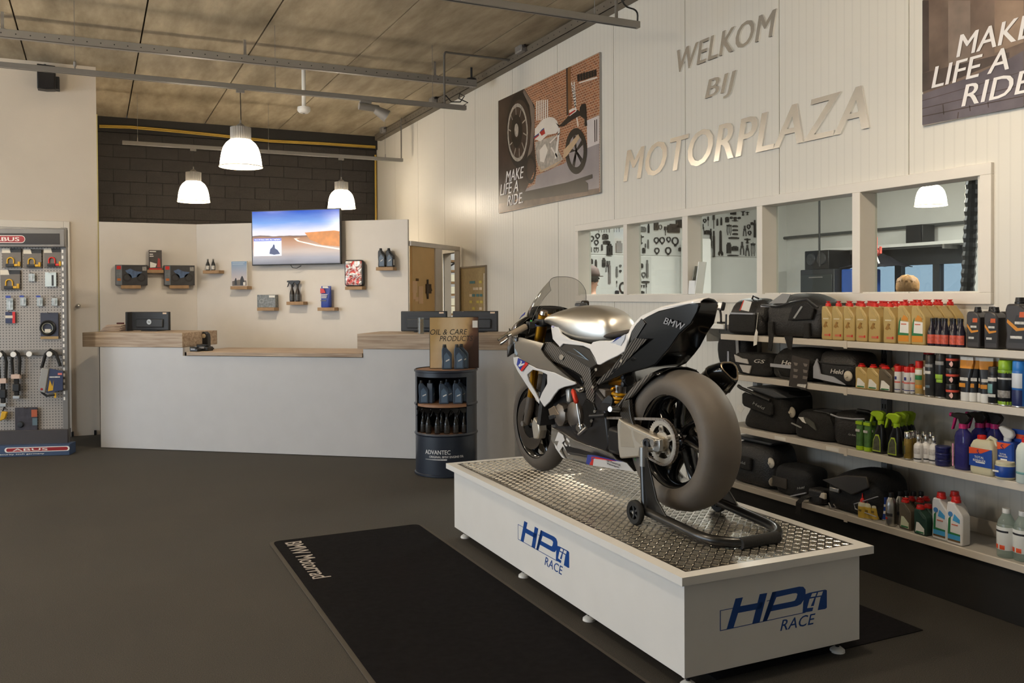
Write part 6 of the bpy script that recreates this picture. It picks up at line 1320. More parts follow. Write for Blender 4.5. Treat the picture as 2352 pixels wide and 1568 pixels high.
put('bottle_body',B().box(-w_/2,w_/2,0,.06,0,h_),BLU2,t,bev=.008);s_label(t,w_*.9,h_*.36,h_*.97);put('collar',B().cyl((-.004,.03,h_),(-.004,.03,h_+.016),.016,n=14),WPLAST,t);put('spray_head',B().prism([(.018,h_+.012),(.03,h_+.03),(.022,h_+.05),(-.03,h_+.066),(-.044,h_+.058),(-.03,h_+.036),(-.012,h_+.012)],.018,.042),WPLAST,t,bev=.006);put('hang_card',B().box(0,w_*.9,.052,.056,h_*.9,h_+.055),BLU2,t);put('card_print',B().box(w_*.25,w_*.7,.051,.052,h_+.014,h_+.034),OR2,t)
t=gd('cleaner_tub','small blue-labelled cleaner tub in front of the blue bottle','tub',2302,2,.012);h_=40*mpp(2302,.02);put('tub_body',B().lathe([(0,0),(.036,0),(.040,.004),(.040,h_*.8),(.036,h_*.86),(0,h_*.86)],22,c=(0,.02,0)),YLQ,t,smooth=50);put('label_wrap',B().lathe([(.0405,h_*.14),(.041,h_*.15),(.041,h_*.74),(.0405,h_*.75)],22,c=(0,.02,0)),BLU2,t,smooth=60);put('lid',B().lathe([(.038,h_*.84),(.0385,h_*.86),(.037,h_*.99),(0,h_)],22,c=(0,.02,0)),M('pale_lid',(220,212,180),.4),t,smooth=50);put('label_text',B().box(-.03,-.002,-.0222,-.0195,h_*.4,h_*.5),PAPER,t)
t=gd('cleaner_bottle','white bottle with teal print at the right picture edge of the third shelf','bottle',2356,2,.03);h_=104*mpp(2350,.03);put('bottle_body',B().lathe([(0,0),(.034,0),(.037,.004),(.037,h_*.7),(.03,h_*.82),(.014,h_*.9),(0,h_*.9)],20),M('mint_white',(214,226,220),.4),t,smooth=50);put('cap',B().lathe([(.016,h_*.88),(.016,h_*.99),(.014,h_),(0,h_)],14),REDP,t);put('teal_print',B().lathe([(.0373,h_*.2),(.0378,h_*.21),(.0378,h_*.24),(.0373,h_*.25)],16,a0=FRONT[0],a1=FRONT[1]),M('teal_ink'),t)
# --- bottom shelf small goods
hQ=56*mpp(1985,.03);pz=gd('dosing_bottle','small yellow dosing bottle with red nozzle, first from the backpack','bottle',1981,3,.03,'yellow dosing bottles')
put('bottle_body',B().lathe([(0,0),(.021,0),(.022,.002),(.022,hQ*.55),(.018,hQ*.62),(.009,hQ*.65),(0,hQ*.65)],16),YLQ,pz,smooth=50);put('oil',B().lathe([(0,.002),(.0222,.003),(.0222,hQ*.48),(0,hQ*.48)],16),M('amber_oil',(206,172,70),.3),pz);put('nozzle',B().lathe([(.012,hQ*.62),(.012,hQ*.72),(.009,hQ*.76),(.004,hQ*.8),(.0025,hQ),(0,hQ)],12),REDP,pz);text('100',M('black_ink'),pz,(0,-.0226,hQ*.32),(PI/2,0,0),w=.026,h=.012,ext=.0003,shear=.2)
bpy.context.view_layer.update()
for i,(px,ins) in enumerate(((1996,.045),(2010,.06))): dup(pz,at_(px,3,ins),RZ,'small yellow dosing bottle with red nozzle, %s from the backpack' % ORD[i+1])
t=gd('blue_white_can','small blue and white can behind the silver bottle on the bottom shelf','can',2033,3,.09);spray_can(t,54*mpp(2033,.09),.017,M('royal_blue_print'),M('royal_blue_cap',(40,70,150),.4),[(.3,.42,PAPER,*FRONT),(.6,.7,PAPER,*FRONT)])
hA=76*mpp(2048,.03)
def alu_bottle(t):
    put('bottle_body',B().lathe([(0,0),(.024,0),(.0265,.004),(.0255,.014),(.0265,.02),(.0265,hA*.62),(.022,hA*.76),(.012,hA*.86),(0,hA*.86)],20),SILVER,t,smooth=50);put('cap',B().lathe([(.0125,hA*.84),(.013,hA*.86),(.012,hA*.99),(.010,hA),(0,hA)],14),BLACKP,t);put('print_band',B().lathe([(.0267,hA*.3),(.0270,hA*.31),(.0270,hA*.38),(.0267,hA*.39)],16,a0=PI*1.15,a1=PI*1.8),M('black_ink'),t);put('red_print',B().lathe([(.0267,hA*.2),(.0270,hA*.21),(.0270,hA*.24),(.0267,hA*.25)],16,a0=PI*1.2,a1=PI*1.5),REDP,t)
pa=gd('alu_bottle','silver aluminium bottle with black cap in front on the bottom shelf','bottle',2047,3,.035,'silver aluminium bottles');alu_bottle(pa)
bpy.context.view_layer.update()
for i,(px,ins) in enumerate(((2068,.10),(2082,.13),(2098,.16),(2116,.19))): dup(pa,at_(px,3,ins),RZ,'silver aluminium bottle with black cap, %s in the slanted rear row' % ORD[i])
hI=70*mpp(2080,.03);pf=gd('small_oil_can','half-litre brown can with red cap in front on the bottom shelf','oil can',2078,3,.03,'half-litre cans on the bottom shelf');oil_can(pf,.07,.045,hI,M('brown_grey_can'),REDP,capr=.26,lab=lab_half(M('pale_green_label',(206,210,180),.5)))
pn=gd('small_oil_can','half-litre dark green can with red cap in front on the bottom shelf','oil can',2113,3,.014,'half-litre cans on the bottom shelf');oil_can(pn,.072,.045,hI*.93,M('dark_green_can',(36,66,54),.4),REDP,capr=.27,lab=lab_half(PAPER),nub=False)
bpy.context.view_layer.update()
for i,(px,ins) in enumerate(((2092,.085),(2112,.10),(2126,.15))): dup(pf,at_(px,3,ins),RZ,'half-litre brown can with red cap, %s behind the front ones on the bottom shelf' % ORD[i])
dup(pn,at_(2131,3,.065),RZ,'half-litre dark green can with red cap behind the front green one')
hZ=110*mpp(2190,.02);wZ=.085
def lab_aqua(t,w,d,h):
    put('print_blue',B().box(-w*.4,w*.36,-.0012,0,h*.1,h*.2),LBLU,t);put('print_green',B().prism([(-w*.4,h*.2),(w*.36,h*.2),(w*.36,h*.235),(-w*.26,h*.245),(-w*.22,h*.58),(-w*.36,h*.52)],-.0014,0),GRNP,t);put('print_brown',B().box(-w*.4,w*.36,-.0014,0,h*.06,h*.1),M('brown_tag'),t);put('print_blue_top',B().prism([(-w*.1,h*.5),(w*.34,h*.46),(w*.34,h*.54),(w*.0,h*.64)],-.0013,0),LBLU,t);put('round_seal',B().lathe([(0,-.0018),(.012,-.0018),(.012,0)],16,axis='y',c=(-w*.24,0,h*.62)),M('seal_blue',(70,130,190),.4),t);put('print_text',B().box(-w*.16,w*.22,-.0014,0,h*.4,h*.425),M('red_fade'),t)
pk=gd('coolant_can','white coolant can with red cap, blue-green label, left of the pair','can',2158,3,.025,'white coolant cans');oil_can(pk,wZ,.055,hZ,WSC,REDP,capr=.25,capx=-.14,lab=lab_aqua,nub=False,ridges=False)
bpy.context.view_layer.update();dup(pk,at_(2192,3,.016),RZ,'white coolant can with red cap, blue-green label, right and frontmost');dup(pk,(SX+.1,colY(2164,.025,3),LV[3]+.0005),RZ,'white coolant can with red cap standing behind the pair')
CLR=glass_mat('clear_pet',(226,236,230),1.4,body=.28,bodycol=(206,220,212));hX=112*mpp(2310,.03)
pv=gd('clear_bottle','clear plastic bottle with orange squares on its label, left one','bottle',2312,3,.06,'clear bottles on the bottom shelf');put('bottle_body',B().lathe([(0,0),(.036,0),(.039,.004),(.039,hX*.62),(.034,hX*.74),(.018,hX*.88),(.016,hX*.92),(0,hX*.92)],22),CLR,pv,smooth=50);put('cap',B().lathe([(.017,hX*.9),(.0175,hX*.91),(.0175,hX*.99),(.016,hX),(0,hX)],16),WPLAST,pv)
put('label_wrap',B().lathe([(.0395,hX*.16),(.040,hX*.17),(.040,hX*.62),(.0395,hX*.63)],18,a0=PI*1.02,a1=PI*1.9),M('label_paper',(226,228,224),.5),pv,smooth=60)
for k in range(2): put('orange_square',B().lathe([(.0401,hX*.17),(.0404,hX*.175),(.0404,hX*.255),(.0401,hX*.26)],6,a0=PI*(1.22+.24*k),a1=PI*(1.40+.24*k)),M('orange_red_label'),pv,smooth=60)
put('label_text',B().lathe([(.0401,hX*.52),(.0404,hX*.525),(.0404,hX*.555),(.0401,hX*.56)],10,a0=PI*1.1,a1=PI*1.75),M('black_ink'),pv,smooth=60)
bpy.context.view_layer.update();dup(pv,at_(2350,3,.075),RZ,'clear plastic bottle with orange squares on its label, right one')
# ------------------------------------------------------------- bags
SZ=lambda px0,px1,lv,ins: colY(px0,ins,lv)-colY(px1,ins,lv)
def softbody(w,d,h,prof,n=5,jit=.004,seed=1,lean=0):
    random.seed(seed);secs=[]
    for (s,kx,ky,ox,oy) in prof:
        secs.append([(p_[0]+ox*w+random.uniform(-jit,jit),p_[1]+d/2+oy*d+random.uniform(-jit,jit),h*s) for p_ in rrect(w*kx,d*ky,min(w*kx,d*ky)*.38,n)])
    return B().loft(secs)
def bagput(t,name,b,mat,sub=1): return put(name,b,mat,t,smooth=70,sub=sub)
SUC=M('suction_knob',(206,196,178),.5)
def knob(t,x,y,z,r=.034,face='y'):
    put('suction_knob',B().lathe([(0,-.016),(r*.25,-.016),(r*.3,-.010),(r*.85,-.006),(r,-.001),(r,.003),(0,.003)],20,axis=face,c=(x,y,z)),SUC,t,smooth=40)
def piping(t,pts,r=.004,mat=None,name='piping'): put(name,B().tube(pts,r,6),mat or BLACKP,t,smooth=60)
def bag(name,label,cat,px0,px1,lv,py0,py1,ins,d,prof,seed=1,mat=None,rz=0):
    pc_=(px0+px1)/2;w=SZ(px0,px1,lv,ins)*.94;h=(py1-py0)*mpp(pc_,ins);t=gd(name,label,cat,pc_,lv,ins,None,rz);bagput(t,'bag_body',softbody(w,d,h,prof,seed=seed),mat or FABRIC);return t,w,h
TAGR=M('tag_red_edge',(206,70,50),.5)
# top shelf
t,w,h=bag('backpack','upright black backpack with grey stripe at the left end of the top shelf','backpack',1657,1744,0,684,768,.03,.2,[(0,.9,.8,0,0),(.06,1,1,0,0),(.45,.98,.95,.0,0),(.8,.9,.8,.03,.05),(.95,.72,.6,.05,.08),(1,.4,.3,.05,.1)],2,FABRIC2)
put('front_pocket',B().loft([[(x_*w*.36+.03,-.018+(.012 if e else 0),h*(.08+.5*z_)) for x_,z_ in ((-1,.05),(-.9,0),(.9,0),(1,.05),(1,.9),(.85,1),(-.85,1),(-1,.9))] for e in (1,0)]),FABRIC,t,bev=.006);put('grey_stripe',B().box(-w*.22,w*.42,-.021,-.006,h*.56,h*.60),GREYREF,t);piping(t,[(-w*.40,-.004,h*.1),(-w*.38,-.006,h*.55)],.006,DARKP,'zip')
put('hang_tag',B().prism([(w*.1,h*.68),(w*.32,h*.64),(w*.4,h*.9),(w*.2,h*.94)],-.024,-.022),PAPER,t);put('tag_edge',B().prism([(w*.06,h*.66),(w*.1,h*.67),(w*.2,h*.94),(w*.17,h*.94)],-.0245,-.0215),TAGR,t);piping(t,[(w*.05,.08,h*.98),(w*.15,.06,h*1.06),(w*.3,.06,h*.98)],.005,BLACKP,'carry_loop')
t=thing('price_tag','white folded price tag hanging from the black bags at the top shelf edge','tag',(SX-.012,colY(1739,0,0),LV[0]-.06),RZ);put('card',B().prism([(-.018,0.0),(.012,.01),(.02,.085),(.006,.105),(-.014,.05)],-.001,.001),PAPER,t);put('string',B().cyl((.006,0,.1),(.0,.02,.20),.0012,n=5),PAPER,t)
t,w,h=bag('tail_bag','large black tail bag with clear map window on the top shelf','bag',1740,1886,0,674,776,.025,.24,[(0,.92,.82,0,0),(.05,.98,.95,0,0),(.34,1,1,0,0),(.40,.96,.94,0,0),(.62,1.0,1,0,0),(.76,.92,.9,.02,.02),(.92,.55,.7,.0,.06),(1,.28,.4,-.02,.1)],4,FABRIC2)
put('map_window',B().prism([(-w*.34,h*.76),(-w*.04,h*.77),(.02,h*.97),(-w*.10,h*.99)],-.008,-.004),M('map_plastic',(150,150,150),.2),t);piping(t,[(-w*.48,.0,h*.72),(-w*.2,-.006,h*.70),(w*.08,-.008,h*.80),(w*.3,-.006,h*.86),(w*.46,.0,h*.68)],.006,M('gloss_piping',(70,70,72),.25))
put('side_pocket',B().prism([(w*.0,h*.38),(w*.38,h*.42),(w*.42,h*.66),(w*.3,h*.80),(w*.08,h*.72)],-.016,.0),FABRIC,t,bev=.006);put('pale_logo',B().prism([(w*.10,h*.44),(w*.13,h*.43),(w*.26,h*.70),(w*.23,h*.71)],-.018,-.015),M('pale_ink'),t);put('stripe',B().box(-w*.49,-w*.32,-.004,.0,h*.68,h*.72),GREYREF,t)
put('hanging_strap',B().prism([(-w*.30,-.08),(-w*.24,-.085),(-w*.2,.02),(-w*.28,.02)],-.03,-.026),FABRIC,t);put('hanging_flap',B().prism([(-w*.02,.01),(w*.12,.01),(w*.1,-.07),(w*.04,-.06)],-.03,-.027),FABRIC,t)
for k in (-.3,.3): put('base_band',B().box(w*k-.02,w*k+.02,-.012,.0,h*.02,h*.34),FABRIC,t)
# second shelf
t,w,h=bag('tool_pouch','tall slim black pouch with grey stripe at the left end of the second shelf','bag',1636,1716,1,785,866,.14,.12,[(0,.6,.8,0,0),(.1,.8,.95,0,0),(.6,1,1,0,0),(.9,.92,.9,0,0),(1,.6,.6,0,0)],5);put('grey_stripe',B().box(-w*.05,w*.0,-.006,.0,h*.12,h*.55),GREYREF,t);put('logo_strip',B().prism([(w*.22,h*.5),(w*.3,h*.5),(w*.28,h*.9),(w*.2,h*.9)],-.006,.0),M('pale_ink'),t)
t,w,h=bag('tank_bag','low black tank bag with white corner patches and the letters GS','bag',1676,1768,1,812,864,.02,.16,[(0,.8,.85,.02,0),(.08,.92,.95,.01,0),(.45,.9,.95,0,0),(.52,.98,.95,0,0),(.9,1,.9,0,0),(1,.94,.8,0,0)],6);put('white_patch',B().prism([(-w*.36,h*.56),(-w*.02,h*.52),(-w*.06,h*.72),(-w*.2,h*.74),(-w*.4,h*.88)],-.006,.002),M('pale_patch',(196,192,188),.5),t);put('white_patch',B().prism([(-w*.26,h*.45),(w*.06,h*.45),(0,h*.1),(-w*.16,h*.14)],-.006,.002),M('pale_patch'),t);text('GS',M('pale_patch'),t,(w*.28,-.006,h*.68),(PI/2,0,0),w=w*.28,h=h*.16,ext=.001,shear=.3,bold=.02)
t,w,h=bag('roll_bag','black bag with a grey band and white brand lettering, middle of the second shelf','bag',1756,1872,1,797,873,.02,.22,[(0,.8,.8,-.04,0),(.1,.9,.95,-.03,0),(.5,.96,1,0,0),(.62,1,1,.02,0),(.85,.9,.9,.05,.04),(1,.72,.7,.08,.08)],7);put('grey_band',B().box(-w*.40,w*.1,-.008,.002,h*.36,h*.46),GREYREF,t);text('Held',M('pale_ink2',(216,210,204),.5),t,(w*.02,-.008,h*.53),(PI/2,0,0),w=w*.34,h=h*.13,ext=.001,shear=.25,bold=.03);piping(t,[(-w*.22,-.006,h*.24),(-w*.15,-.012,h*.09),(w*.1,-.014,h*.06),(w*.3,-.010,h*.14)],.007,BLACKP,'carry_handle')
t=thing('instruction_card','dark instruction card with small pictograms hanging over the shelf lip','card',(SX-.008,colY(1836,0,1),LV[1]-.028),RZ);ch=72*mpp(1836,0);cw=SZ(1806,1858,1,0)
put('card',B().prism([(-cw*.42,0),(cw*.34,-.01),(cw*.5,ch*.9),(-cw*.26,ch)],-.001,.001),M('card_dark',(52,46,42),.5,var=.1),t)
for i in range(6): put('pictogram',B().prism([(cw*(-.22+.42*(i % 2)+.04*(i//2)),ch*(.28+.2*(i//2))),(cw*(-.04+.42*(i % 2)),ch*(.28+.2*(i//2))),(cw*(.0+.42*(i % 2)),ch*(.36+.2*(i//2))),(cw*(-.2+.42*(i % 2)),ch*(.38+.2*(i//2)))],-.002,-.001),M('pictogram_grey',(120,112,106),.5),t)
put('pale_corner',B().prism([(cw*-.05,ch*.03),(cw*.32,ch*.0),(cw*.36,ch*.12),(cw*-.02,ch*.10)],-.002,-.001),LABW,t)
t,w,h=bag('tank_bag','black tank bag with silver corner trim and pale knob beside the gold cans','bag',1862,1968,1,806,885,.02,.22,[(0,.82,.85,.0,0),(.06,.92,.95,0,0),(.5,1,1,0,0),(.62,1,1,0,0),(.66,.97,.97,0,0),(.9,.94,.9,-.02,.03),(1,.72,.7,-.04,.06)],8,FABRIC2);put('silver_trim',B().prism([(-w*.46,h*.16),(w*.28,h*.06),(0,h*.26),(-w*.3,h*.30),(-w*.38,h*.74),(-w*.46,h*.5)],-.008,.002),GREYREF,t);text('Held',M('pale_ink2'),t,(w*.1,-.008,h*.42),(PI/2,0,0),w=w*.3,h=h*.13,ext=.001,shear=.25,bold=.03);knob(t,w*.34,-.006,h*.32,.028);piping(t,[(-w*.46,.0,h*.66),(0,-.006,h*.63),(w*.46,.0,h*.64)],.004)
# third shelf
t,w,h=bag('tank_bag','tall black tank bag with grey map lid and pale knob on the third shelf','bag',1690,1814,2,888,985,.02,.26,[(0,.92,.85,-.02,0),(.04,1,.95,-.02,0),(.28,.94,1,.0,0),(.42,.84,.95,.04,0),(.7,.86,.95,.04,0),(.86,.84,.9,.03,.02),(1,.76,.82,.02,.05)],9)
put('map_lid',B().prism([(-w*.36,h*.97),(w*.22,h*.80),(w*.46,h*.86),(w*.2,h*1.03),(-w*.2,h*1.04)],.0,.2),M('grey_map_lid',(70,72,76),.35),t,bev=.01);put('lid_edge',B().tube([(-w*.46,-.012,h*1.0),(-w*.38,-.02,h*.96),(w*.0,-.026,h*.84),(w*.2,-.02,h*.76)],.011,8),FABRIC2,t,smooth=60)
put('front_pocket',B().loft([[(x_*w*.30-.03,-.022+(.02 if e else 0),h*(.46+.34*z_)-.16*h*x_*.5) for x_,z_ in ((-1,.15),(-.85,0),(.85,0),(1,.15),(1,.85),(.85,1),(-.85,1),(-1,.85))] for e in (1,0)]),FABRIC,t,bev=.008);text('Held',M('pale_ink'),t,(-w*.02,-.0235,h*.60),(PI/2,.24,0),w=w*.24,h=h*.07,ext=.001,shear=.2);knob(t,w*.42,.05,h*.52,.032);put('price_card',B().prism([(-w*.5,h*.42),(-w*.40,h*.36),(-w*.34,h*.48),(-w*.44,h*.54)],-.012,-.010),PAPER,t)
t,w,h=bag('tail_bag','low black bag with a clear side window, middle of the third shelf','bag',1806,1908,2,946,1012,.03,.24,[(0,.9,.85,0,0),(.05,1,.95,0,0),(.5,.98,1,0,0),(.8,.9,.95,.02,.0),(.95,.8,.85,.04,.03),(1,.6,.6,.05,.06)],10);put('clear_window',B().prism([(-w*.2,h*.74),(w*.06,h*.5),(w*.2,h*.38),(w*.14,h*.62),(-w*.02,h*.76)],-.008,.0),M('window_plastic',(84,84,78),.15),t);put('white_window_patch',B().prism([(-w*.22,h*.74),(-w*.1,h*.76),(-w*.04,h*.56),(-w*.12,h*.60)],-.0095,-.002),PAPER,t);put('brand_strip',B().prism([(-w*.40,h*.46),(-w*.16,h*.36),(-w*.16,h*.40),(-w*.40,h*.50)],-.008,.0),M('pale_ink'),t);put('grey_top',B().prism([(-w*.1,h*.96),(w*.35,h*.92),(w*.3,h*1.0),(0,h*1.02)],.05,.18),M('grey_map_lid'),t,bev=.006)
t,w,h=bag('round_tank_bag','small rounded black bag with silver-edged lid beside the green tubes','bag',1898,1990,2,938,1018,.05,.19,[(0,.84,.85,0,0),(.06,.95,.95,0,0),(.55,1,1,0,0),(.62,.97,.97,0,0),(.66,1,1,0,0),(.84,.96,.94,0,.02),(1,.8,.75,0,.05)],11,FABRIC2);piping(t,[(-w*.46,.01,h*.84),(-w*.2,-.004,h*.80),(w*.2,-.006,h*.82),(w*.44,.01,h*.86)],.005,GREYREF,'silver_edge');text('Q-BAG',M('pale_ink'),t,(w*.2,-.006,h*.36),(PI/2,0,0),w=w*.26,h=h*.05,ext=.001);put('carry_handle',B().tube([(w*.1,.05,h*.96),(w*.2,.03,h*1.06),(w*.4,.05,h*1.04),(w*.5,.08,h*.9)],.01,8),BLACKP,t,smooth=60)
# bottom shelf
t,w,h=bag('tank_bag','black tank bag with pale knob half hidden by the rear tyre','bag',1664,1776,3,1012,1112,.03,.26,[(0,.92,.88,0,0),(.05,1,.97,0,0),(.24,.98,1,0,0),(.3,.95,.97,0,0),(.6,.96,.98,0,0),(.85,.86,.9,.0,.02),(1,.7,.72,0,.05)],12,FABRIC2);put('front_pocket',B().loft([[(x_*w*.2-w*.12,-.02+(.02 if e else 0),h*(.34+.3*z_)) for x_,z_ in ((-1,.1),(-.85,0),(.85,0),(1,.1),(1,.9),(.85,1),(-.85,1),(-1,.9))] for e in (1,0)]),FABRIC,t,bev=.008);text('Held',M('pale_ink'),t,(-w*.12,-.0215,h*.5),(PI/2,0,0),w=w*.2,h=h*.06,ext=.001);knob(t,w*.38,.03,h*.60,.032);put('map_lid',B().prism([(-w*.4,h*.98),(w*.36,h*.98),(w*.42,h*1.05),(-w*.4,h*1.06)],.03,.2),M('grey_map_lid'),t,bev=.008)
t,w,h=bag('tank_bag','small black tank bag with grey side panel, second on the bottom shelf','bag',1764,1856,3,1060,1130,.03,.2,[(0,.84,.84,0,0),(.06,.95,.95,0,0),(.55,1,1,0,0),(.62,.98,.98,0,0),(.66,1,1,0,0),(.88,.96,.92,.02,.02),(1,.7,.6,.03,.06)],13);put('side_panel',B().box(-w*.40,-w*.02,-.008,.0,h*.22,h*.56),M('mesh_grey',(62,56,50),.8,bump=.4,bscale=300),t,bev=.003);put('silver_sweep',B().prism([(w*.1,h*.02),(w*.48,h*.26),(w*.48,h*.30),(w*.08,h*.05)],-.008,.0),GREYREF,t);text('Held',M('pale_ink'),t,(w*.36,-.008,h*.40),(PI/2,-.3,0),w=w*.2,h=h*.07,ext=.001,shear=.25);knob(t,-w*.5,.02,h*.30,.026,'x')
t,w,h=bag('backpack','large black backpack with buckle lying on the bottom shelf','backpack',1878,2024,3,1074,1176,.03,.26,[(0,.92,.85,0,0),(.05,1,.95,0,0),(.3,1,1,0,0),(.5,.99,1,.0,0),(.72,.9,.95,.04,.02),(.9,.62,.8,.12,.05),(1,.4,.5,.14,.1)],14)
put('front_flap',B().prism([(-w*.46,h*.62),(w*.06,h*.44),(w*.34,h*.70),(w*.3,h*.94),(-w*.05,h*.86)],-.012,.004),M('flap_grey_black',(50,46,42),.6,var=.15),t,bev=.006);put('buckle',B().box(-w*.30,-w*.14,-.02,-.006,h*.42,h*.52),SILVER,t,bev=.004);piping(t,[(w*.44,-.002,h*.1),(w*.12,-.01,h*.16),(w*.1,-.01,h*.26),(w*.46,.0,h*.55)],.003,GREYREF,'seam');piping(t,[(-w*.34,-.004,h*.12),(-w*.26,-.02,h*.03),(-w*.18,-.02,h*.08),(-w*.24,-.012,h*.13)],.004,STEEL,'ring')
put('lower_pouch',B().loft([[(x_*.05-w*.58,.03+y_*.05,h*(.02+.34*z_)) for x_,y_ in ((-1,-.7),(-.8,-1),(.8,-1),(1,-.7),(1,.7),(.8,1),(-.8,1),(-1,.7))] for z_ in (0,.2,.8,1)]),FABRIC2,t,bev=.012);put('strap',B().loft([[(x_,y_,z_) for x_,y_,z_ in ((xx-.02,yy,zz),(xx+.02,yy,zz),(xx+.02,yy+.006,zz+.004),(xx-.02,yy+.006,zz+.004))] for xx,yy,zz in ((-w*.62,.0,h*.22),(-w*.7,-.05,h*.12),(-w*.72,-.075,.004),(-w*.72,-.08,-.06))]),FABRIC,t);put('pale_knob',B().prism([(-w*.46,h*.22),(-w*.36,h*.2),(-w*.36,h*.34),(-w*.42,h*.34)],-.03,-.01),SUC,t,bev=.004)
# ------------------------------------------------------------- small ledge with navigation devices, left of the shelves
lz=on_x(1640,745,SX+.02).z
a0,a1=on_x(1560,740,SX+.06).y,on_x(1662,740,SX+.06).y
t=thing('display_ledge','small white display ledge left of the shelving with navigation devices','ledge',(0,0,0));put('board',B().box(SX+.06,W-.002,a1,a0,lz-.03,lz),WPLAST,t,bev=.003);put('bracket',B().box(SX+.1,W-.002,(a0+a1)/2-.01,(a0+a1)/2+.01,lz-.12,lz-.031),WPLAST,t);put('cable_clip',B().prism([(SX+.0,0),(SX+.0,0.001),(SX+.001,0.0)],0,.001) if False else B().box(SX+.058,SX+.06,a1+.04,a1+.045,lz-.055,lz-.03),BLACKP,t)
for i,(px,py) in enumerate(((1601,696),(1643,701))):
    p_=on_x(px,py,SX+.16);hz=p_.z-lz
    t=thing('navigation_device',('black navigation device on a mount, left one, partly behind the tail','black navigation device on a mount, right one beside the backpack')[i],'navigation device',(SX+.16,p_.y,lz+.0005),RZ-.25)
    dv=put('device',B().loft([[(p2[0],y_,hz+p2[1]) for p2 in rrect(.075*k,.058*k,.010)] for y_,k in ((0,.92),(.004,1),(.022,1),(.026,.9))]),BLACKP,t,smooth=40,rot=(-.25,0,0));put('device_screen',B().box(-.028,.028,-.001,.001,hz-.018,hz+.022),M('device_lcd',(178,184,190),.2),dv)
    put('mount_arm',B().tube([(.0,.03,hz-.02),(.02,.03,hz*.5),(.045,.02,.012)],.008,8),BLACKP,t,smooth=60);put('mount_foot',B().box(.02,.07,0,.045,0,.012),BLACKP,t,bev=.003)

# ================================================================= RACE MOTORCYCLE AND PADDOCK STAND
RA=Vector((2.385,3.245,0));FA=Vector((2.33,4.53,0));EF=(FA-RA).normalized();EL=Vector((-EF.y,EF.x,0));WB=(FA-RA).length
def bp(px,py,v):
    p_=on_plane(px,py,RA+EL*v,EL);q=p_-RA;return Vector((q.dot(EF),v,p_.z-PZ))
zA_=lambda X_,Y_,v: bp(1130+X_/3.92,600+Y_/3.92,v)
z4_=lambda X_,Y_,v: bp(1240+X_/5.227,780+Y_/5.227,v)
z2_=lambda X_,Y_,v: bp(1130+X_/3.357,850+Y_/3.357,v)
z1_=lambda X_,Y_,v: bp(1380+X_/4.126,820+Y_/4.126,v)
CARB=wave_mat('carbon_weave',(20,19,18),(62,57,50),46,rough=.32,coat=.6,diag=True);CARBS=wave_mat('carbon_stripe',(24,23,22),(112,106,98),34,rough=.32,coat=.5,diag=True)
BGL=M('gloss_black',(14,14,15),.16,var=.05,coat=.5);BWH=M('race_white',(232,230,228),.22,var=.01,coat=.4);BBL=M('race_blue',(36,54,150),.25);BRD=M('race_red',(206,36,30),.25)
TANK=M('brushed_tank_aluminium',(232,228,220),.36,metal=1,var=.04,scale=3);MACH=M('machined_aluminium',(206,198,184),.42,metal=.85,var=.04);GOLD=M('gold_anodised',(196,140,36),.28,metal=.9,var=.05);ENG=M('engine_grey',(112,104,96),.4,metal=.7,var=.12,scale=14);ENGD=M('engine_dark',(44,42,42),.35,metal=.5,var=.15)
SLICK=M('slick_rubber',(100,92,83),.6,var=.12,scale=5,bump=.05,bscale=200);YSP=M('yellow_spring',(222,160,24),.3)
bk=thing('race_motorcycle','white and carbon race motorcycle with bare aluminium tank on the podium','motorcycle',(RA.x,RA.y,PZ),math.atan2(EF.y,EF.x))
def side(name,fn,pts,mat,th=.012,mirror=True,bev=.003,vs=None,parent=None):
    """panel on the left flank; mirrored on the right. pts: (X, Y) or (X, Y, v)"""
    P_=[fn(*q) for q in pts];out=None
    for s in ((1,-1) if mirror else (1,)):
        n=len(P_);V=[(p_.x,s*p_.y,p_.z) for p_ in P_]+[(p_.x,s*(p_.y-th),p_.z) for p_ in P_]
        o=put(name,B().add(V,[tuple(range(n)),tuple(range(2*n-1,n-1,-1))]+[(i,i+n,(i+1) % n+n,(i+1) % n) for i in range(n)]),mat,parent or bk,bev=bev,smooth=50);out=out or o
    return out
def shell(name,P_,mat,bev=.006):
    n=len(P_);V=[(p_.x,p_.y,p_.z) for p_ in P_]+[(p_.x,-p_.y,p_.z) for p_ in P_]
    return put(name,B().add(V,[tuple(range(n)),tuple(range(2*n-1,n-1,-1))]+[(i,i+n,(i+1) % n+n,(i+1) % n) for i in range(n)]),mat,bk,bev=bev,smooth=40)
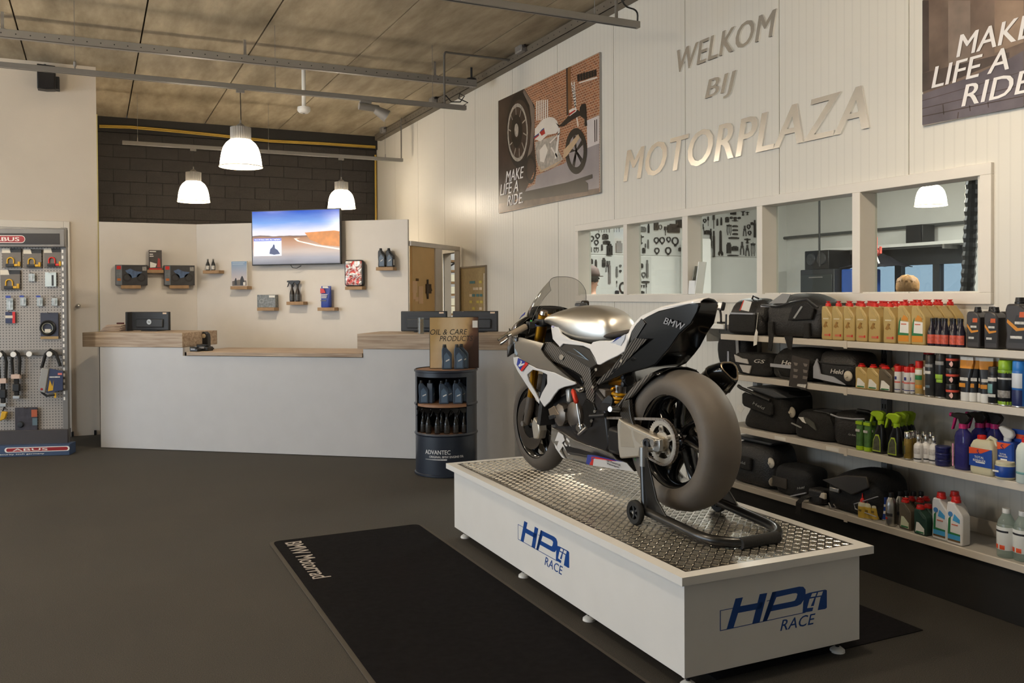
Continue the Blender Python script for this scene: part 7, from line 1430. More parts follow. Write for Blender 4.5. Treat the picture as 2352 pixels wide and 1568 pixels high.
def wheel(u,w,prof,rim_r,rim_w,hub_r,nsp,pre,tread):
    put(pre+'_tire',B().lathe(prof+[(r,-y) for r,y in prof[-2::-1]],72,(u,0,w),'y'),tread,bk,smooth=60)
    rm=put(pre+'_rim',B().lathe([(rim_r+.006,-rim_w),(rim_r+.012,-rim_w*.97),(rim_r,-rim_w*.9),(rim_r-.014,-rim_w*.6),(rim_r-.018,0),(rim_r-.014,rim_w*.6),(rim_r,rim_w*.9),(rim_r+.012,rim_w*.97),(rim_r+.006,rim_w)],72,(u,0,w),'y'),BGL,bk,smooth=50)
    put('hub',B().lathe([(0,-rim_w*.75),(hub_r*.6,-rim_w*.75),(hub_r,-rim_w*.5),(hub_r*.8,0),(hub_r,rim_w*.5),(hub_r*.6,rim_w*.75),(0,rim_w*.75)],28,(u,0,w),'y'),BGL,rm,smooth=50)
    for k in range(nsp):
        a0=2*PI*k/nsp+.3;secs=[]
        for j in range(6):
            s=j/5;r=hub_r*.8+(rim_r-.012-hub_r*.8)*s;a=a0+.34*math.sin(s*PI*.55);hw=.021-.006*math.sin(s*PI);hd=rim_w*(.52-.25*s);tw=.5-.3*s
            c_,s_=math.cos(a),math.sin(a);tx,tz=-s_,c_
            secs.append([(u+c_*r+tx*hw*p1,hd*p2+.012*p1*tw*2,w+s_*r+tz*hw*p1) for p1,p2 in ((-1,-.5),(-.4,-1),(.4,-1),(1,-.5),(1,.5),(.4,1),(-.4,1),(-1,.5))])
        put('spoke',B().loft(secs),BGL,rm,smooth=50)
RW=.36;FW_=.28
wheel(0,RW,[(.208,-.080),(.222,-.092),(.242,-.099),(.262,-.100),(.282,-.091),(.298,-.072),(.309,-.045),(.3145,-.018),(.3155,0)],.200,.078,.058,7,'rear',SLICK)
put('sidewall_mark',B().lathe([(.2495,.0998),(.2525,.0999)],10,(0,.0006,RW),'y',a0=-.5,a1=-.2),M('green_chalk',(70,200,70),.6),bk)
wheel(WB,FW_,[(.205,-.050),(.215,-.056),(.235,-.056),(.255,-.046),(.270,-.028),(.2785,-.010),(.280,0)],.198,.046,.036,7,'front',M('front_rubber',(76,69,62),.62,var=.12,scale=5))
for s in (1,-1):
    d_=put('brake_disc',B().lathe([(.085,.068),(.150,.068),(.150,.073),(.085,.073),(.085,.068)],48,(WB,0,FW_),'y') if s > 0 else B().lathe([(.085,-.068),(.150,-.068),(.150,-.073),(.085,-.073),(.085,-.068)],48,(WB,0,FW_),'y'),M('disc_steel',(120,112,104),.3,metal=1),bk,smooth=40)
    put('disc_carrier',B().lathe([(.03,.062*s),(.085,.066*s),(.085,.070*s),(.03,.070*s)],10,(WB,0,FW_),'y'),BGL,d_)
    put('brake_caliper',B().prism([(WB-.155,FW_+.02),(WB-.10,FW_+.05),(WB-.075,FW_+.0),(WB-.095,FW_-.075),(WB-.145,FW_-.07),(WB-.165,FW_-.02)],s*.052 if s > 0 else -.105,s*.105 if s > 0 else -.052),MACH,bk,bev=.008)
    top=Vector((1.082,s*.095,.905));mid=Vector((1.165,s*.095,.66));bot=Vector((WB-.012,s*.095,FW_))
    put('fork_outer',B().cyl(top,mid,.030,n=20),GOLD,bk,smooth=60);put('fork_cap',B().cyl(top+Vector((-.002,0,.004)),top+Vector((-.008,0,.022)),.024,.02,n=16),CHROME,bk)
    put('fork_inner',B().cyl(mid,mid.lerp(bot,.62),.023,n=16),GOLD,bk,smooth=60);put('fork_foot',B().tube([mid.lerp(bot,.58),mid.lerp(bot,.8),bot+Vector((.01,0,0))],[.024,.026,.02],14),ENG,bk,smooth=60)
    put('axle_nut',B().cyl((WB,s*.10,FW_),(WB,s*.125,FW_),.016,n=6),SILVER,bk)
for z_,nm in ((.865,'upper_clamp'),(.70,'lower_clamp')): put(nm,B().prism([(1.03+.03*(z_ < .8),-.13),(1.06,-.14),(1.13+.04*(z_ < .8),-.13),(1.14+.05*(z_ < .8),0),(1.13+.04*(z_ < .8),.13),(1.06,.14),(1.03+.03*(z_ < .8),.13),(1.01+.03*(z_ < .8),0)],z_-.018,z_+.018,'z'),DARKP,bk,bev=.006)
# ---- bars, levers, controls
for s in (1,-1):
    ga,gb=Vector((.968,s*.365,.806)),Vector((.995,s*.258,.846))
    put('handlebar',B().tube([Vector((1.085,s*.125,.86)),Vector((1.05,s*.17,.865)),gb],.012,12),BLACKP,bk,smooth=60);put('bar_clamp',B().lathe([(.030,-.018),(.044,-.018),(.044,.018),(.030,.018),(.030,-.018)],20,(1.092,s*.095,.86)),DARKP,bk)
    put('grip',B().tube([gb,ga],[.017,.0165],14),M('grey_grip',(150,138,122),.7,bump=.3,bscale=200),bk,smooth=60);put('bar_end',B().cyl(ga,ga+(ga-gb).normalized()*.018,.014,.010,n=12),CHROME,bk)
    put('lever',B().tube([gb+Vector((.05,0,-.005)),(ga+gb)/2+Vector((.075,s*.02,-.015)),ga+Vector((.09,s*.025,-.03))],[.009,.007,.008],8),CHROME,bk,smooth=60);put('lever_perch',B().box(gb.x+.0,gb.x+.06,gb.y-s*.05-.012,gb.y-s*.05+.012,gb.z-.012,gb.z+.018),BLACKP,bk,bev=.004)
    put('switch_pod',B().box(gb.x-.022,gb.x+.022,gb.y-s*.032-.018,gb.y-s*.032+.018,gb.z-.012,gb.z+.028),BLACKP,bk,bev=.005)
for k,(c_,dy,dz) in enumerate((((40,160,70),-.03,.03),((200,40,36),-.045,.022),((50,80,180),-.055,.008))): put('switch_button',B().sphere((.985,.258+dy,.846+dz),.006,6),M('button_%d' % k,c_,.4),bk)
put('guard_lever',B().tube([zA_(150,690,.37),zA_(120,715,.385),zA_(80,745,.39)],[.007,.008,.007],8),CHROME,bk,smooth=60)
put('dashboard',B().loft([[Vector((1.17+d,y,.90+z)) for y,z in ((-.105,-.045),(-.12,0),(-.085,.046),(.05,.05),(.085,.02),(.09,-.04))] for d in (0,.03)]),BLACKP,bk,bev=.006);put('dash_screen',B().box(1.166,1.169,-.075,.06,.872,.935),M('dash_glass',(30,28,20),.1),bk)
put('throttle_body',B().box(1.08,1.15,-.21,-.15,.905,.945),BLACKP,bk,bev=.006);put('brake_reservoir',B().lathe([(0,.93),(.022,.93),(.024,.935),(.024,.975),(.018,.982),(0,.982)],14,(1.12,-.20,0)),M('reservoir_smoke',(52,46,40),.2),bk);put('steering_damper',B().cyl((1.02,-.1,.90),(1.02,.1,.90),.012,n=10),GOLD,bk)
# ---- nose fairing and screen
CV=-.05
def ushape(u,hw,zt,zb,flat=.35,n=10):
    P_=[]
    for i in range(2*n+1):
        a=PI*i/(2*n);c_=math.cos(a);s_=math.sin(a);P_.append(Vector((u,hw*math.copysign(abs(c_)**.75,c_),zb+(zt-zb)*(s_**.65 if s_ > 0 else 0))))
    return P_
secs=[ushape(u,hw,zt,zb) for u,hw,zt,zb in ((1.20,.200,.905,.70),(1.27,.200,.905,.68),(1.35,.180,.885,.66),(1.43,.140,.845,.665),(1.50,.080,.79,.68),(1.54,.02,.745,.70))]
put('nose_fairing',B().loft(secs,closed=False,caps=False),BGL,bk,smooth=70,solid=.006)
b=B();secs=[]
for i in range(11):                       # bubble screen: rows from the base to the rear lip
    s=i/10;row=[]
    hw=.172-.020*s-.040*s*s*s;u0_=1.36-.235*s;w0_=.885+.205*s**.75+.028*s
    for j in range(17):
        a=-1+2*j/16;row.append(Vector((u0_-.155*abs(a)**2.2*(1-.55*s),CV+hw*math.sin(a*PI/2)*1.0,w0_-.085*abs(a)**2.6*(1-.1*s))))
    secs.append(row)
put('windscreen',B().loft(secs,closed=False,caps=False),glass_mat('smoked_screen',(222,220,216),1.36),bk,smooth=80)
edge=[r[0] for r in secs]+secs[-1][1:-1]+[r[-1] for r in reversed(secs)]
put('screen_edge',B().tube(edge,.0016,5),M('screen_edge_tint',(110,108,104),.25),bk,smooth=60)
put('screen_base',B().loft([[v+Vector((0,0,.001)) for v in secs[0]],[v*1.0+Vector((0,0,.001)) for v in secs[2]]],closed=False,caps=False),BGL,bk,smooth=80,solid=.002)
side('blue_nose_stripe',zA_,[(296,458,.15),(288,480,.16),(255,505,.17),(245,520,.175),(262,492,.165)],BBL,.004,bev=0)
# ---- carbon upper fairing, white side fairing with opening
side('upper_fairing',zA_,[(135,640,.205),(150,600,.2),(190,690,.2),(250,680,.19),(470,735,.165),(440,790,.17),(480,850,.175),(560,930,.18),(640,1000,.18),(742,1082,.17),(700,1069,.185),(560,999,.2),(400,961,.205),(330,926,.205),(232,860,.2),(200,830,.2),(205,740,.21)],CARB,.008)
side('fairing_infill',zA_,[(200,745,.207),(250,760,.2),(225,850,.203),(202,828,.205)],M('pale_blue_panel',(150,164,176),.3),.004,bev=.001)
wf=side('side_fairing',zA_,[(455,1325,.13),(410,1262,.15),(300,1100,.175),(230,990,.185),(196,920,.19),(190,862,.195),(230,860,.203),(330,927,.208),(400,963,.208),(560,1001,.203),(700,1071,.188),(745,1085,.18),(752,1105,.178),(720,1116,.182),(650,1130,.19),(600,1152,.19),(560,1200,.185),(520,1262,.17),(470,1312,.145),(425,1242,.165),(450,1180,.182),(495,1100,.195),(495,1020,.202),(440,992,.206),(365,976,.206),(315,1020,.2),(330,1080,.19),(390,1182,.17),(440,1284,.145)],BWH,.010)
side('badge_blue',zA_,[(234,870,.2085),(300,905,.211),(254,980,.206),(222,930,.204)],BBL,.003,bev=0);side('badge_red',zA_,[(300,905,.2112),(326,920,.2115),(268,992,.207),(254,980,.2065)],BRD,.003,bev=0)
side('badge_mark',zA_,[(256,892,.2115),(270,902,.212),(262,925,.21),(295,915,.213),(287,930,.213),(246,950,.209),(236,940,.208),(258,910,.211)],BWH,.003,bev=0)
put('radiator',B().box(.985,1.02,-.15,.15,.30,.70,rot=Matrix.Rotation(-.25,3,'Y')),M('radiator_fins',(36,38,42),.6,bump=.6,bscale=400),bk);put('radiator_duct',B().prism([(.86,.46),(1.04,.68),(1.0,.70),(.84,.50)],.10,.16).prism([(.86,.46),(1.04,.68),(1.0,.70),(.84,.50)],-.16,-.10),ENGD,bk,bev=.004)
# ---- tank, covers, seat
def tsec(u,hw,zt,zb,sh_):             # rounded trapezoid section
    P_=[]
    for i in range(24):
        a=2*PI*i/24;c_,s_=math.cos(a),math.sin(a);zc=(zt+zb)/2;hz=(zt-zb)/2
        k=1-(1-sh_)*max(0,s_)**1.3;P_.append(Vector((u,hw*k*math.copysign(abs(c_)**.62,c_),zc+hz*(abs(s_)**.72 if s_ > 0 else -min(1,abs(s_)*1.6)**.6))))
    return P_
secs=[tsec(*q) for q in ((.455,.060,.845,.79,.75),(.47,.085,.892,.785,.76),(.50,.108,.924,.775,.76),(.56,.130,.946,.768,.74),(.64,.152,.960,.772,.70),(.72,.163,.964,.782,.66),(.80,.166,.958,.805,.64),(.88,.162,.945,.838,.64),(.96,.150,.926,.855,.68),(1.02,.132,.905,.86,.74),(1.04,.115,.892,.862,.8))]
put('fuel_tank',B().loft(secs),TANK,bk,smooth=80,sub=1)
put('tank_cap',B().lathe([(0,.972),(.03,.972),(.034,.966),(.034,.955),(0,.955)],20,(.845,0,0)),DARKP,bk)
side('side_cover',zA_,[(530,590,.15),(548,560,.15),(590,572,.158),(620,652,.168),(700,702,.172),(890,748,.158),(905,727,.15),(970,714,.14),(1065,714,.132),(1185,668,.122),(1232,640,.12),(1215,740,.124),(1190,812,.126),(1130,850,.135),(1040,892,.148),(970,932,.155),(948,930,.157),(925,870,.16),(880,790,.165),(820,762,.17),(640,742,.172),(610,772,.17),(545,700,.16)],BWH,.012)
side('blue_shoulder',zA_,[(532,588,.152),(590,488,.13),(608,480,.128),(596,560,.158),(548,596,.156)],BBL,.006,bev=.001)
side('cover_notch',zA_,[(1060,735,.137),(1170,672,.128),(1200,655,.126),(1192,700,.128),(1160,760,.132)],M('pale_recess',(196,202,214),.35),.004,bev=0);side('blue_flash',zA_,[(1085,725,.1385),(1120,690,.134),(1165,676,.1305),(1120,705,.1345)],BBL,.003,bev=0)
put('seat_pad',B().loft([[Vector((u,hw*x_,w+h_*z_)) for x_,z_ in ((-1,-.4),(-.98,.3),(-.7,.8),(0,1),(.7,.8),(.98,.3),(1,-.4),(0,-1))] for u,hw,w,h_ in ((.545,.05,.797,.015),(.50,.105,.808,.022),(.42,.122,.814,.026),(.33,.120,.826,.026),(.26,.09,.842,.02))]),M('seat_foam',(60,54,50),.8,bump=.2,bscale=150),bk,smooth=70,sub=1)
# ---- tail unit
TL=[(1190,815,.118),(1235,735,.116),(1262,610,.114),(1345,512,.108),(1500,445,.095),(1770,380,.070),(1868,372,.052),(1868,402,.05),(1850,455,.055),(1790,565,.066),(1692,652,.078),(1602,782,.086),(1540,852,.09),(1470,935,.09),(1395,962,.095),(1195,1012,.105),(960,1112,.118),(937,1095,.122),(960,1062,.124),(1080,955,.122)]
shell('tail_unit',[zA_(*q) for q in TL],BGL)
side('tail_carbon_flank',zA_,[(937,1095,.1245),(965,1060,.1265),(1085,950,.1245),(1192,815,.1205),(1240,735,.1185),(1290,690,.116),(1400,700,.112),(1300,800,.112),(1200,905,.113),(1085,1010,.118),(962,1110,.1205)],CARBS,.003,bev=0)
side('tail_scoop',zA_,[(1262,612,.117),(1345,515,.111),(1380,560,.108),(1330,640,.111),(1300,690,.114),(1248,720,.119)],CARB,.003,bev=0)
side('tail_white_stripe',zA_,[(1225,650,.121),(1255,580,.116),(1340,492,.109),(1480,428,.096),(1760,374,.071),(1872,364,.05),(1872,374,.052),(1770,384,.0725),(1500,448,.0975),(1400,498,.105),(1305,558,.113),(1258,630,.119),(1222,735,.122)],BWH,.006,bev=.0015)
def topq(a,b,va,vb,mat,nm):
    P1,P2=zA_(*a),zA_(*b);o=B().add([(P1.x,va,P1.z+.003),(P1.x,vb,P1.z+.006),(P2.x,vb*.8,P2.z+.006),(P2.x,va*.8,P2.z+.003)],[(0,1,2,3)]);put(nm,o,mat,bk,solid=.002)
put('tail_top',B().loft([[Vector((zA_(X_,Y_,v).x,v*k,zA_(X_,Y_,v).z+dz)) for k,dz in ((1,0),(.6,.014),(0,.02),(-.6,.014),(-1,0))] for X_,Y_,v in ((1260,590,.11),(1345,500,.105),(1485,432,.094),(1765,378,.069),(1868,370,.05))],closed=False,caps=False),BWH,bk,smooth=60,solid=.004)
topq((1385,476,.1),(1640,402,.08),.086,.066,BRD,'red_tail_stripe');topq((1385,476,.1),(1640,402,.08),.066,.03,BBL,'blue_tail_stripe')
p_=zA_(1640,560,.0905);tx_=text('BMW',M('grey_decal',(150,150,154),.4),bk,zA_(1640,562,.0815),(PI/2,.33,PI),w=.13,h=.030,ext=.0008,shear=.3,bold=.02);tx_.rotation_euler=(PI/2,.22,PI+.12)
put('tail_bracket',B().tube([zA_(1500,885,.04),zA_(1560,880,-.02),zA_(1680,950,-.10),zA_(1800,1010,-.16)],[.014,.012,.011,.010],10),BGL,bk,smooth=60)
# ---- frame, covers, engine
side('frame_spar',z4_,[(20,90,.15),(60,30,.15),(130,28,.15),(220,92,.152),(330,165,.154),(560,300,.15),(602,345,.146),(612,480,.14),(650,620,.134),(645,770,.13),(560,705,.134),(532,525,.14),(508,440,.146),(400,372,.152),(290,312,.155),(180,270,.155),(100,235,.155),(38,160,.152)],CARBS,.03)
side('frame_cover',z4_,[(212,92,.160),(290,47,.163),(400,50,.165),(590,112,.160),(692,292,.156),(600,345,.156),(420,225,.162)],CARB,.008);side('cover_emblem',z4_,[(330,140,.1665),(585,248,.1625),(470,150,.165),(400,105,.1675),(560,235,.1635)],M('pale_blue_line',(150,176,200),.3),.002,bev=0)
side('frame_bolt',z4_,[(256+26*math.cos(a),210+36*math.sin(a),.158) for a in [i*PI/6 for i in range(12)]],CHROME,.006,bev=.001)
for q in ((632,568),(672,358),(655,860),(615,975),(975,255)): side('bolt',z4_,[(q[0]+15*math.cos(a),q[1]+20*math.sin(a),.147) for a in [i*PI/4 for i in range(8)]],CHROME,.006,bev=0)
side('pivot_plate',z4_,[(545,705,.137),(645,770,.134),(668,835,.134),(645,905,.134),(605,1045,.134),(520,1060,.136),(528,880,.137),(500,800,.137)],BGL,.02)
side('frame_brace',z4_,[(240,320,.14),(330,330,.14),(480,430,.138),(520,520,.136),(500,560,.136),(410,470,.136),(300,380,.138)],BGL,.012)
put('crankcase',B().prism([(.40,.28),(.46,.20),(.80,.18),(.92,.30),(.95,.46),(.80,.58),(.60,.60),(.44,.50)],-.125,.125),ENGD,bk,bev=.015);put('cylinder_block',B().prism([(.60,.55),(.90,.46),(.99,.62),(.96,.68),(.70,.72),(.62,.66)],-.13,.13),ENG,bk,bev=.01)
def cover(name,X_,Y_,r,v0,v1,mat,n=24,ry=1):
    c_=zA_(X_,Y_,v1);put(name,B().lathe([(0,v1),(r*.55,v1),(r*.9,v1-.012),(r,v0+.01),(r,v0)],n,(c_.x,0,c_.z),'y'),mat,bk,smooth=30);return c_
cover('alternator_cover',590,1385,.066,.10,.175,ENG,9);cover('clutch_cover',715,1385,.074,.10,.155,ENG,24);cover('starter_cover',740,1480,.050,.09,.150,ENGD,20);cover('drain_cap',770,1500,.030,.10,.156,CHROME,18);cover('case_bolt',650,1345,.012,.14,.165,BGL,8);cover('case_bolt',645,1455,.012,.14,.16,BGL,8)
side('cover_facet',zA_,[(505,1330,.176),(560,1300,.178),(600,1380,.178),(520,1390,.177)],M('bronze_facet',(150,132,112),.35,metal=.7),.004,mirror=False);side('cover_plate',zA_,[(505,1390,.179),(560,1375,.179),(570,1410,.178),(515,1425,.178)],BLACKP,.006,mirror=False)
side('coolant_pipe',zA_,[(655,1150,.15),(690,1140,.15),(695,1270,.15),(668,1275,.15)],M('pale_pipe',(196,194,190),.35,metal=.5),.03,mirror=False,bev=.01);side('chrome_lobe',zA_,[(735,1130,.15),(800,1120,.15),(815,1160,.15),(780,1190,.15),(745,1170,.15)],CHROME,.03,mirror=False,bev=.012)
put('exhaust_header',B().tube([(.96,.05,.50),(1.03,.05,.42),(.95,.05,.22),(.75,.02,.15),(.45,-.05,.18),(.30,-.14,.32),(.20,-.19,.46)],.026,12),M('titanium_pipe',(120,108,98),.35,metal=1),bk,smooth=60)
put('shifter_red',B().tube([zA_(727,1150,.19),zA_(732,1170,.19),zA_(760,1265,.19),zA_(764,1280,.19)],[.005,.013,.013,.006],12),M('red_anodised',(206,60,36),.35,metal=.4),bk,smooth=40);put('shifter_rod',B().tube([zA_(764,1280,.19),zA_(800,1510,.185)],.0045,8),SILVER,bk);put('shift_lever',B().tube([zA_(800,1515,.18),zA_(780,1560,.185),zA_(850,1500,.17)],.009,8),SILVER,bk)
put('shift_peg',B().tube([zA_(885,1395,.17),zA_(1020,1385,.15)],.011,10),BLACKP,bk);put('foot_peg',B().tube([zA_(1062,1330,.21),zA_(1140,1335,.15)],.013,10),SILVER,bk)
side('rearset_plate',zA_,[(965,1300,.15),(1000,1240,.15),(1060,1200,.148),(1085,1250,.148),(1070,1300,.15),(1140,1310,.15),(1135,1355,.15),(975,1345,.15)],ENGD,.014);side('heel_guard',zA_,[(980,1275,.158),(1045,1205,.158),(1082,1230,.158),(1078,1285,.158)],DARKP,.005,mirror=False)
# ---- rear suspension
a,c_=zA_(1075,1078,.05),zA_(1205,1072,.05);put('shock_reservoir',B().cyl(a,c_,.024,n=18),GOLD,bk,smooth=60);put('reservoir_cap',B().cyl(c_,c_+(c_-a).normalized()*.03,.026,n=14),BLACKP,bk)
for dz in (.018,-.016): put('shock_knob',B().lathe([(0,.03),(.013,.03),(.013,.06),(.005,.064),(0,.064)],12,(c_.x-.012,.02,c_.z+dz),'y'),DARKP,bk)
s0=zA_(1155,1110,.03);s1=zA_(1135,1330,.03);put('shock_body',B().cyl(s0,s0.lerp(s1,.5),.030,n=20),SILVER,bk,smooth=60);put('shock_shaft',B().cyl(s0.lerp(s1,.4),s1,.014,n=12),CHROME,bk)
pts=[]
for i in range(61):
    s=i/60;a_=s*3.5*2*PI;c0=s0.lerp(s1,.32+.55*s);pts.append(c0+Vector((.036*math.cos(a_),.036*math.sin(a_),0)))
put('shock_spring',B().tube(pts,.008,8),YSP,bk,smooth=60);q_=zA_(1080,1152,.09);put('adjuster_disc',B().lathe([(0,.095),(.006,.095),(.012,.09),(.013,.075),(0,.075)],14,(q_.x,0,q_.z),'y'),GOLD,bk);put('ecu_box',B().box(zA_(1030,1130,.08).x-.03,zA_(1030,1130,.08).x+.03,.05,.11,.50,.55),M('module_grey',(120,112,104),.5),bk,bev=.006)
# ---- swingarm, axle block, sprocket, chain
SW=[(165,572),(215,608),(310,655),(440,715),(548,768),(552,870),(500,884),(405,870),(365,900),(360,948),(178,962),(160,860),(150,640)]
sw=side('swingarm',z1_,[(x,y,.150) for x,y in SW],MACH,.045,bev=.008);side('swingarm_pocket',z1_,[(x,y,.1512) for x,y in ((188,615),(230,640),(285,690),(296,760),(318,856),(190,848),(176,700))],M('pocket_shade_alu',(176,166,150),.5,metal=.7),.003,bev=.001,parent=sw,mirror=False);side('swingarm_pocket',z1_,[(x,y,.1512) for x,y in ((304,690),(350,712),(440,752),(395,780),(380,800),(400,850),(330,790),(312,750))],M('pocket_shade_alu'),.003,bev=.001,parent=sw,mirror=False)  # recess shade put into a darker aluminium, laid on the arm's face
put('swingarm_bridge',B().box(.27,.40,-.14,.14,.25,.38),ENGD,bk,bev=.02);cx0=z1_(455,815,.15)
side('axle_block',z1_,[(x,y,.158) for x,y in ((390,775),(440,760),(555,780),(560,890),(540,905),(415,880),(400,830))],SILVER,.02,bev=.004);put('axle_nut',B().lathe([(0,.160),(.012,.160),(.012,.168),(.022,.168),(.024,.160),(.024,.14)],16,(cx0.x,0,cx0.z),'y'),DARKP,bk)
SPR,SPY=.100,.112
V=[];n=88
for y in (SPY-.003,SPY+.003):
    for i in range(n): a=2*PI*i/n;r=SPR*(1.03 if i % 2 else .965);V.append((r*math.cos(a),y,RW+r*math.sin(a)))
    for i in range(n): a=2*PI*i/n;V.append((.074*math.cos(a),y,RW+.074*math.sin(a)))
Fs=[]
for i in range(n): j=(i+1) % n;Fs += [(i,j,n+j,n+i),(2*n+i,3*n+i,3*n+j,2*n+j),(i,2*n+i,2*n+j,j),(n+i,n+j,3*n+j,3*n+i)]
spk=put('sprocket',B().add(V,Fs),MACH,bk,smooth=0);b=B().lathe([(.022,SPY-.003),(.048,SPY-.003),(.048,SPY+.003),(.022,SPY+.003),(.022,SPY-.003)],28,(0,0,RW),'y')
for k in range(5):
    a=2*PI*k/5+.2;c1,s1_=math.cos(a),math.sin(a);P_=[(.040,-.016),(.078,-.012),(.078,.012),(.040,.016)];b.prism([(c1*x-s1_*y,RW+s1_*x+c1*y) for x,y in P_],SPY-.003,SPY+.003)
put('sprocket_carrier',b,MACH,spk)
for k in range(5): a=2*PI*k/5+.2;put('sprocket_bolt',B().cyl((.058*math.cos(a),SPY,RW+.058*math.sin(a)),(.058*math.cos(a),SPY+.012,RW+.058*math.sin(a)),.009,n=6),CHROME,spk)
put('rear_spindle',B().cyl((0,.10,RW),(0,.17,RW),.016,n=16),SILVER,bk)
fs=Vector((.47,0,.375));fr_=.036;d_=fs-Vector((0,0,RW));L_=d_.length;th=math.asin((SPR-fr_)/L_);base=math.atan2(d_.z,d_.x);path=[]
a_t,a_b=base+PI/2-th,base-PI/2+th
for i in range(41): a=a_t+(2*PI-(a_t-a_b))*i/40 if False else a_t+((a_b+2*PI)-a_t)*i/40;path.append(Vector((SPR*math.cos(a),0,RW+SPR*math.sin(a))))
for i in range(13): a=a_b+(a_t-a_b)*i/12;path.append(Vector((fs.x+fr_*math.cos(a),0,fs.z+fr_*math.sin(a))))
path.append(path[0]);acc=[0]
for p1,p2 in zip(path[:-1],path[1:]): acc.append(acc[-1]+(p2-p1).length)
NL=int(acc[-1]/.0142);b=B();import bisect
def onp(s):
    s %= acc[-1];i=min(bisect.bisect_right(acc,s)-1,len(path)-2);t_=(s-acc[i])/max(1e-9,acc[i+1]-acc[i]);return path[i].lerp(path[i+1],t_)
for i in range(NL):
    c_=onp(acc[-1]*i/NL);e_=onp(acc[-1]*(i+1)/NL);m_=(c_+e_)/2;a=math.atan2(e_.z-c_.z,e_.x-c_.x);w_=.0062 if i % 2 else .0048
    for y0,y1 in ((SPY-.0085-.001*(i % 2),SPY-.006-.001*(i % 2)),(SPY+.006+.001*(i % 2),SPY+.0085+.001*(i % 2))): b.prism([(m_.x+math.cos(a)*x-math.sin(a)*z,m_.z+math.sin(a)*x+math.cos(a)*z) for x,z in ((-.0085,-.004),(-.005,-.006),(0,-.0042),(.005,-.006),(.0085,-.004),(.0085,.004),(.005,.006),(0,.0042),(-.005,.006),(-.0085,.004))],y0,y1)
    b.cyl((c_.x,SPY-.0095,c_.z),(c_.x,SPY+.0095,c_.z),.0038,n=6)
put('chain',b,M('chain_steel',(196,186,176),.35,metal=.9,var=.1),bk,smooth=30,merge=False)
# ---- hugger, brackets, chain guard
b=B();secs=[]
for i in range(15):
    a=math.radians(22+64*i/14);r=.326+.006*math.sin(i/14*PI);secs.append([Vector((r*math.cos(a)-.03*abs(x_)**3*math.cos(a),x_*.112,RW+r*math.sin(a)-.03*abs(x_)**3*math.sin(a))) for x_ in (-1,-.8,-.4,0,.4,.8,1)])
put('rear_hugger',B().loft(secs,closed=False,caps=False),BGL,bk,smooth=70,solid=.004)
side('hugger_arm',z4_,[(x,y,.128) for x,y in ((885,800),(960,740),(1060,620),(1180,500),(1270,430),(1352,385),(1340,425),(1200,560),(1090,690),(1000,735),(940,830))],CARBS,.02);side('chain_guard',z4_,[(x,y,.135) for x,y in ((995,735),(1070,715),(1078,850),(1100,960),(1132,1045),(1060,1010),(1000,960),(958,900))],CARB,.02)
# ---- belly pan with marks
BL=[(455,440,.150),(545,480,.148),(640,540,.145),(720,572,.14),(850,612,.135),(920,642,.13),(960,688,.125),(1030,706,.12),(1095,782,.10),(930,755,.095),(780,738,.095),(700,722,.095),(560,682,.09),(490,600,.095),(450,530,.11)]
shell('belly_pan',[z2_(*q) for q in BL],CARB);OF=.004
side('belly_blue',z2_,[(735,652,.142),(790,655,.14),(940,690,.13),(1010,704,.125),(770,682,.134),(752,730,.112),(725,720,.115)],BBL,.004,bev=0);side('belly_red',z2_,[(768,668,.139),(800,668,.138),(960,702,.130),(800,690,.134),(778,732,.112),(752,728,.1135)],BRD,.004,bev=0);side('belly_white',z2_,[(785,682,.138),(1010,706,.127),(1038,716,.122),(1092,780,.104),(778,735,.1125)],BWH,.004,bev=0)
o=text('BMW Motorrad\nMotorsport',M('dark_decal',(90,84,84),.5),bk,z2_(930,724,.131),(PI/2,0,PI),w=.15,h=.030,ext=.0006);o.rotation_euler=(PI/2+.35,.0,PI-.06)
for pts in ([(510,475),(548,500),(560,540),(540,560),(578,625),(600,650),(590,650),(545,585),(520,625),(500,585),(515,545),(485,545)],[(480,560),(545,660),(562,682),(540,672),(490,600)],[(575,520),(600,545),(595,560),(572,535)],[(560,555),(585,590),(580,598),(556,570)],[(600,560),(652,610),(645,622),(615,595),(600,628),(588,612)]):
    side('white_mark',z2_,[(x,y,.1575-.00028*max(0,y-470)) for x,y in pts],BWH,.004,bev=0,mirror=False)
# ---- muffler on the right
m0,m1,m2,m3=Vector((.26,-.185,.40)),Vector((.10,-.20,.545)),Vector((-.015,-.205,.632)),Vector((-.085,-.205,.672));ax=(m3-m0).normalized()
def trisec(c_,r,n=18):
    x=Vector((0,1,0));y=ax.cross(x).normalized();P_=[]
    for i in range(n): a=2*PI*i/n;k=r*(1+.14*math.cos(3*(a-PI/2)));P_.append(c_+x*(k*.86*math.cos(a))+y*(k*math.sin(a)))
    return P_
put('muffler',B().loft([trisec(m0,.035),trisec(m0.lerp(m1,.4),.055),trisec(m1,.072),trisec(m2,.072)]),CARB,bk,smooth=60);put('muffler_end',B().loft([trisec(m2,.0735),trisec(m2+ax*.012,.0735),trisec(m3-ax*.01,.058),trisec(m3,.050),trisec(m3,.040),trisec(m3-ax*.05,.036)]),BGL,bk,smooth=50);put('muffler_outlet',B().loft([trisec(m3-ax*.048,.037),trisec(m3-ax*.05,.037)]),M('outlet_black',(6,6,6),.9),bk)
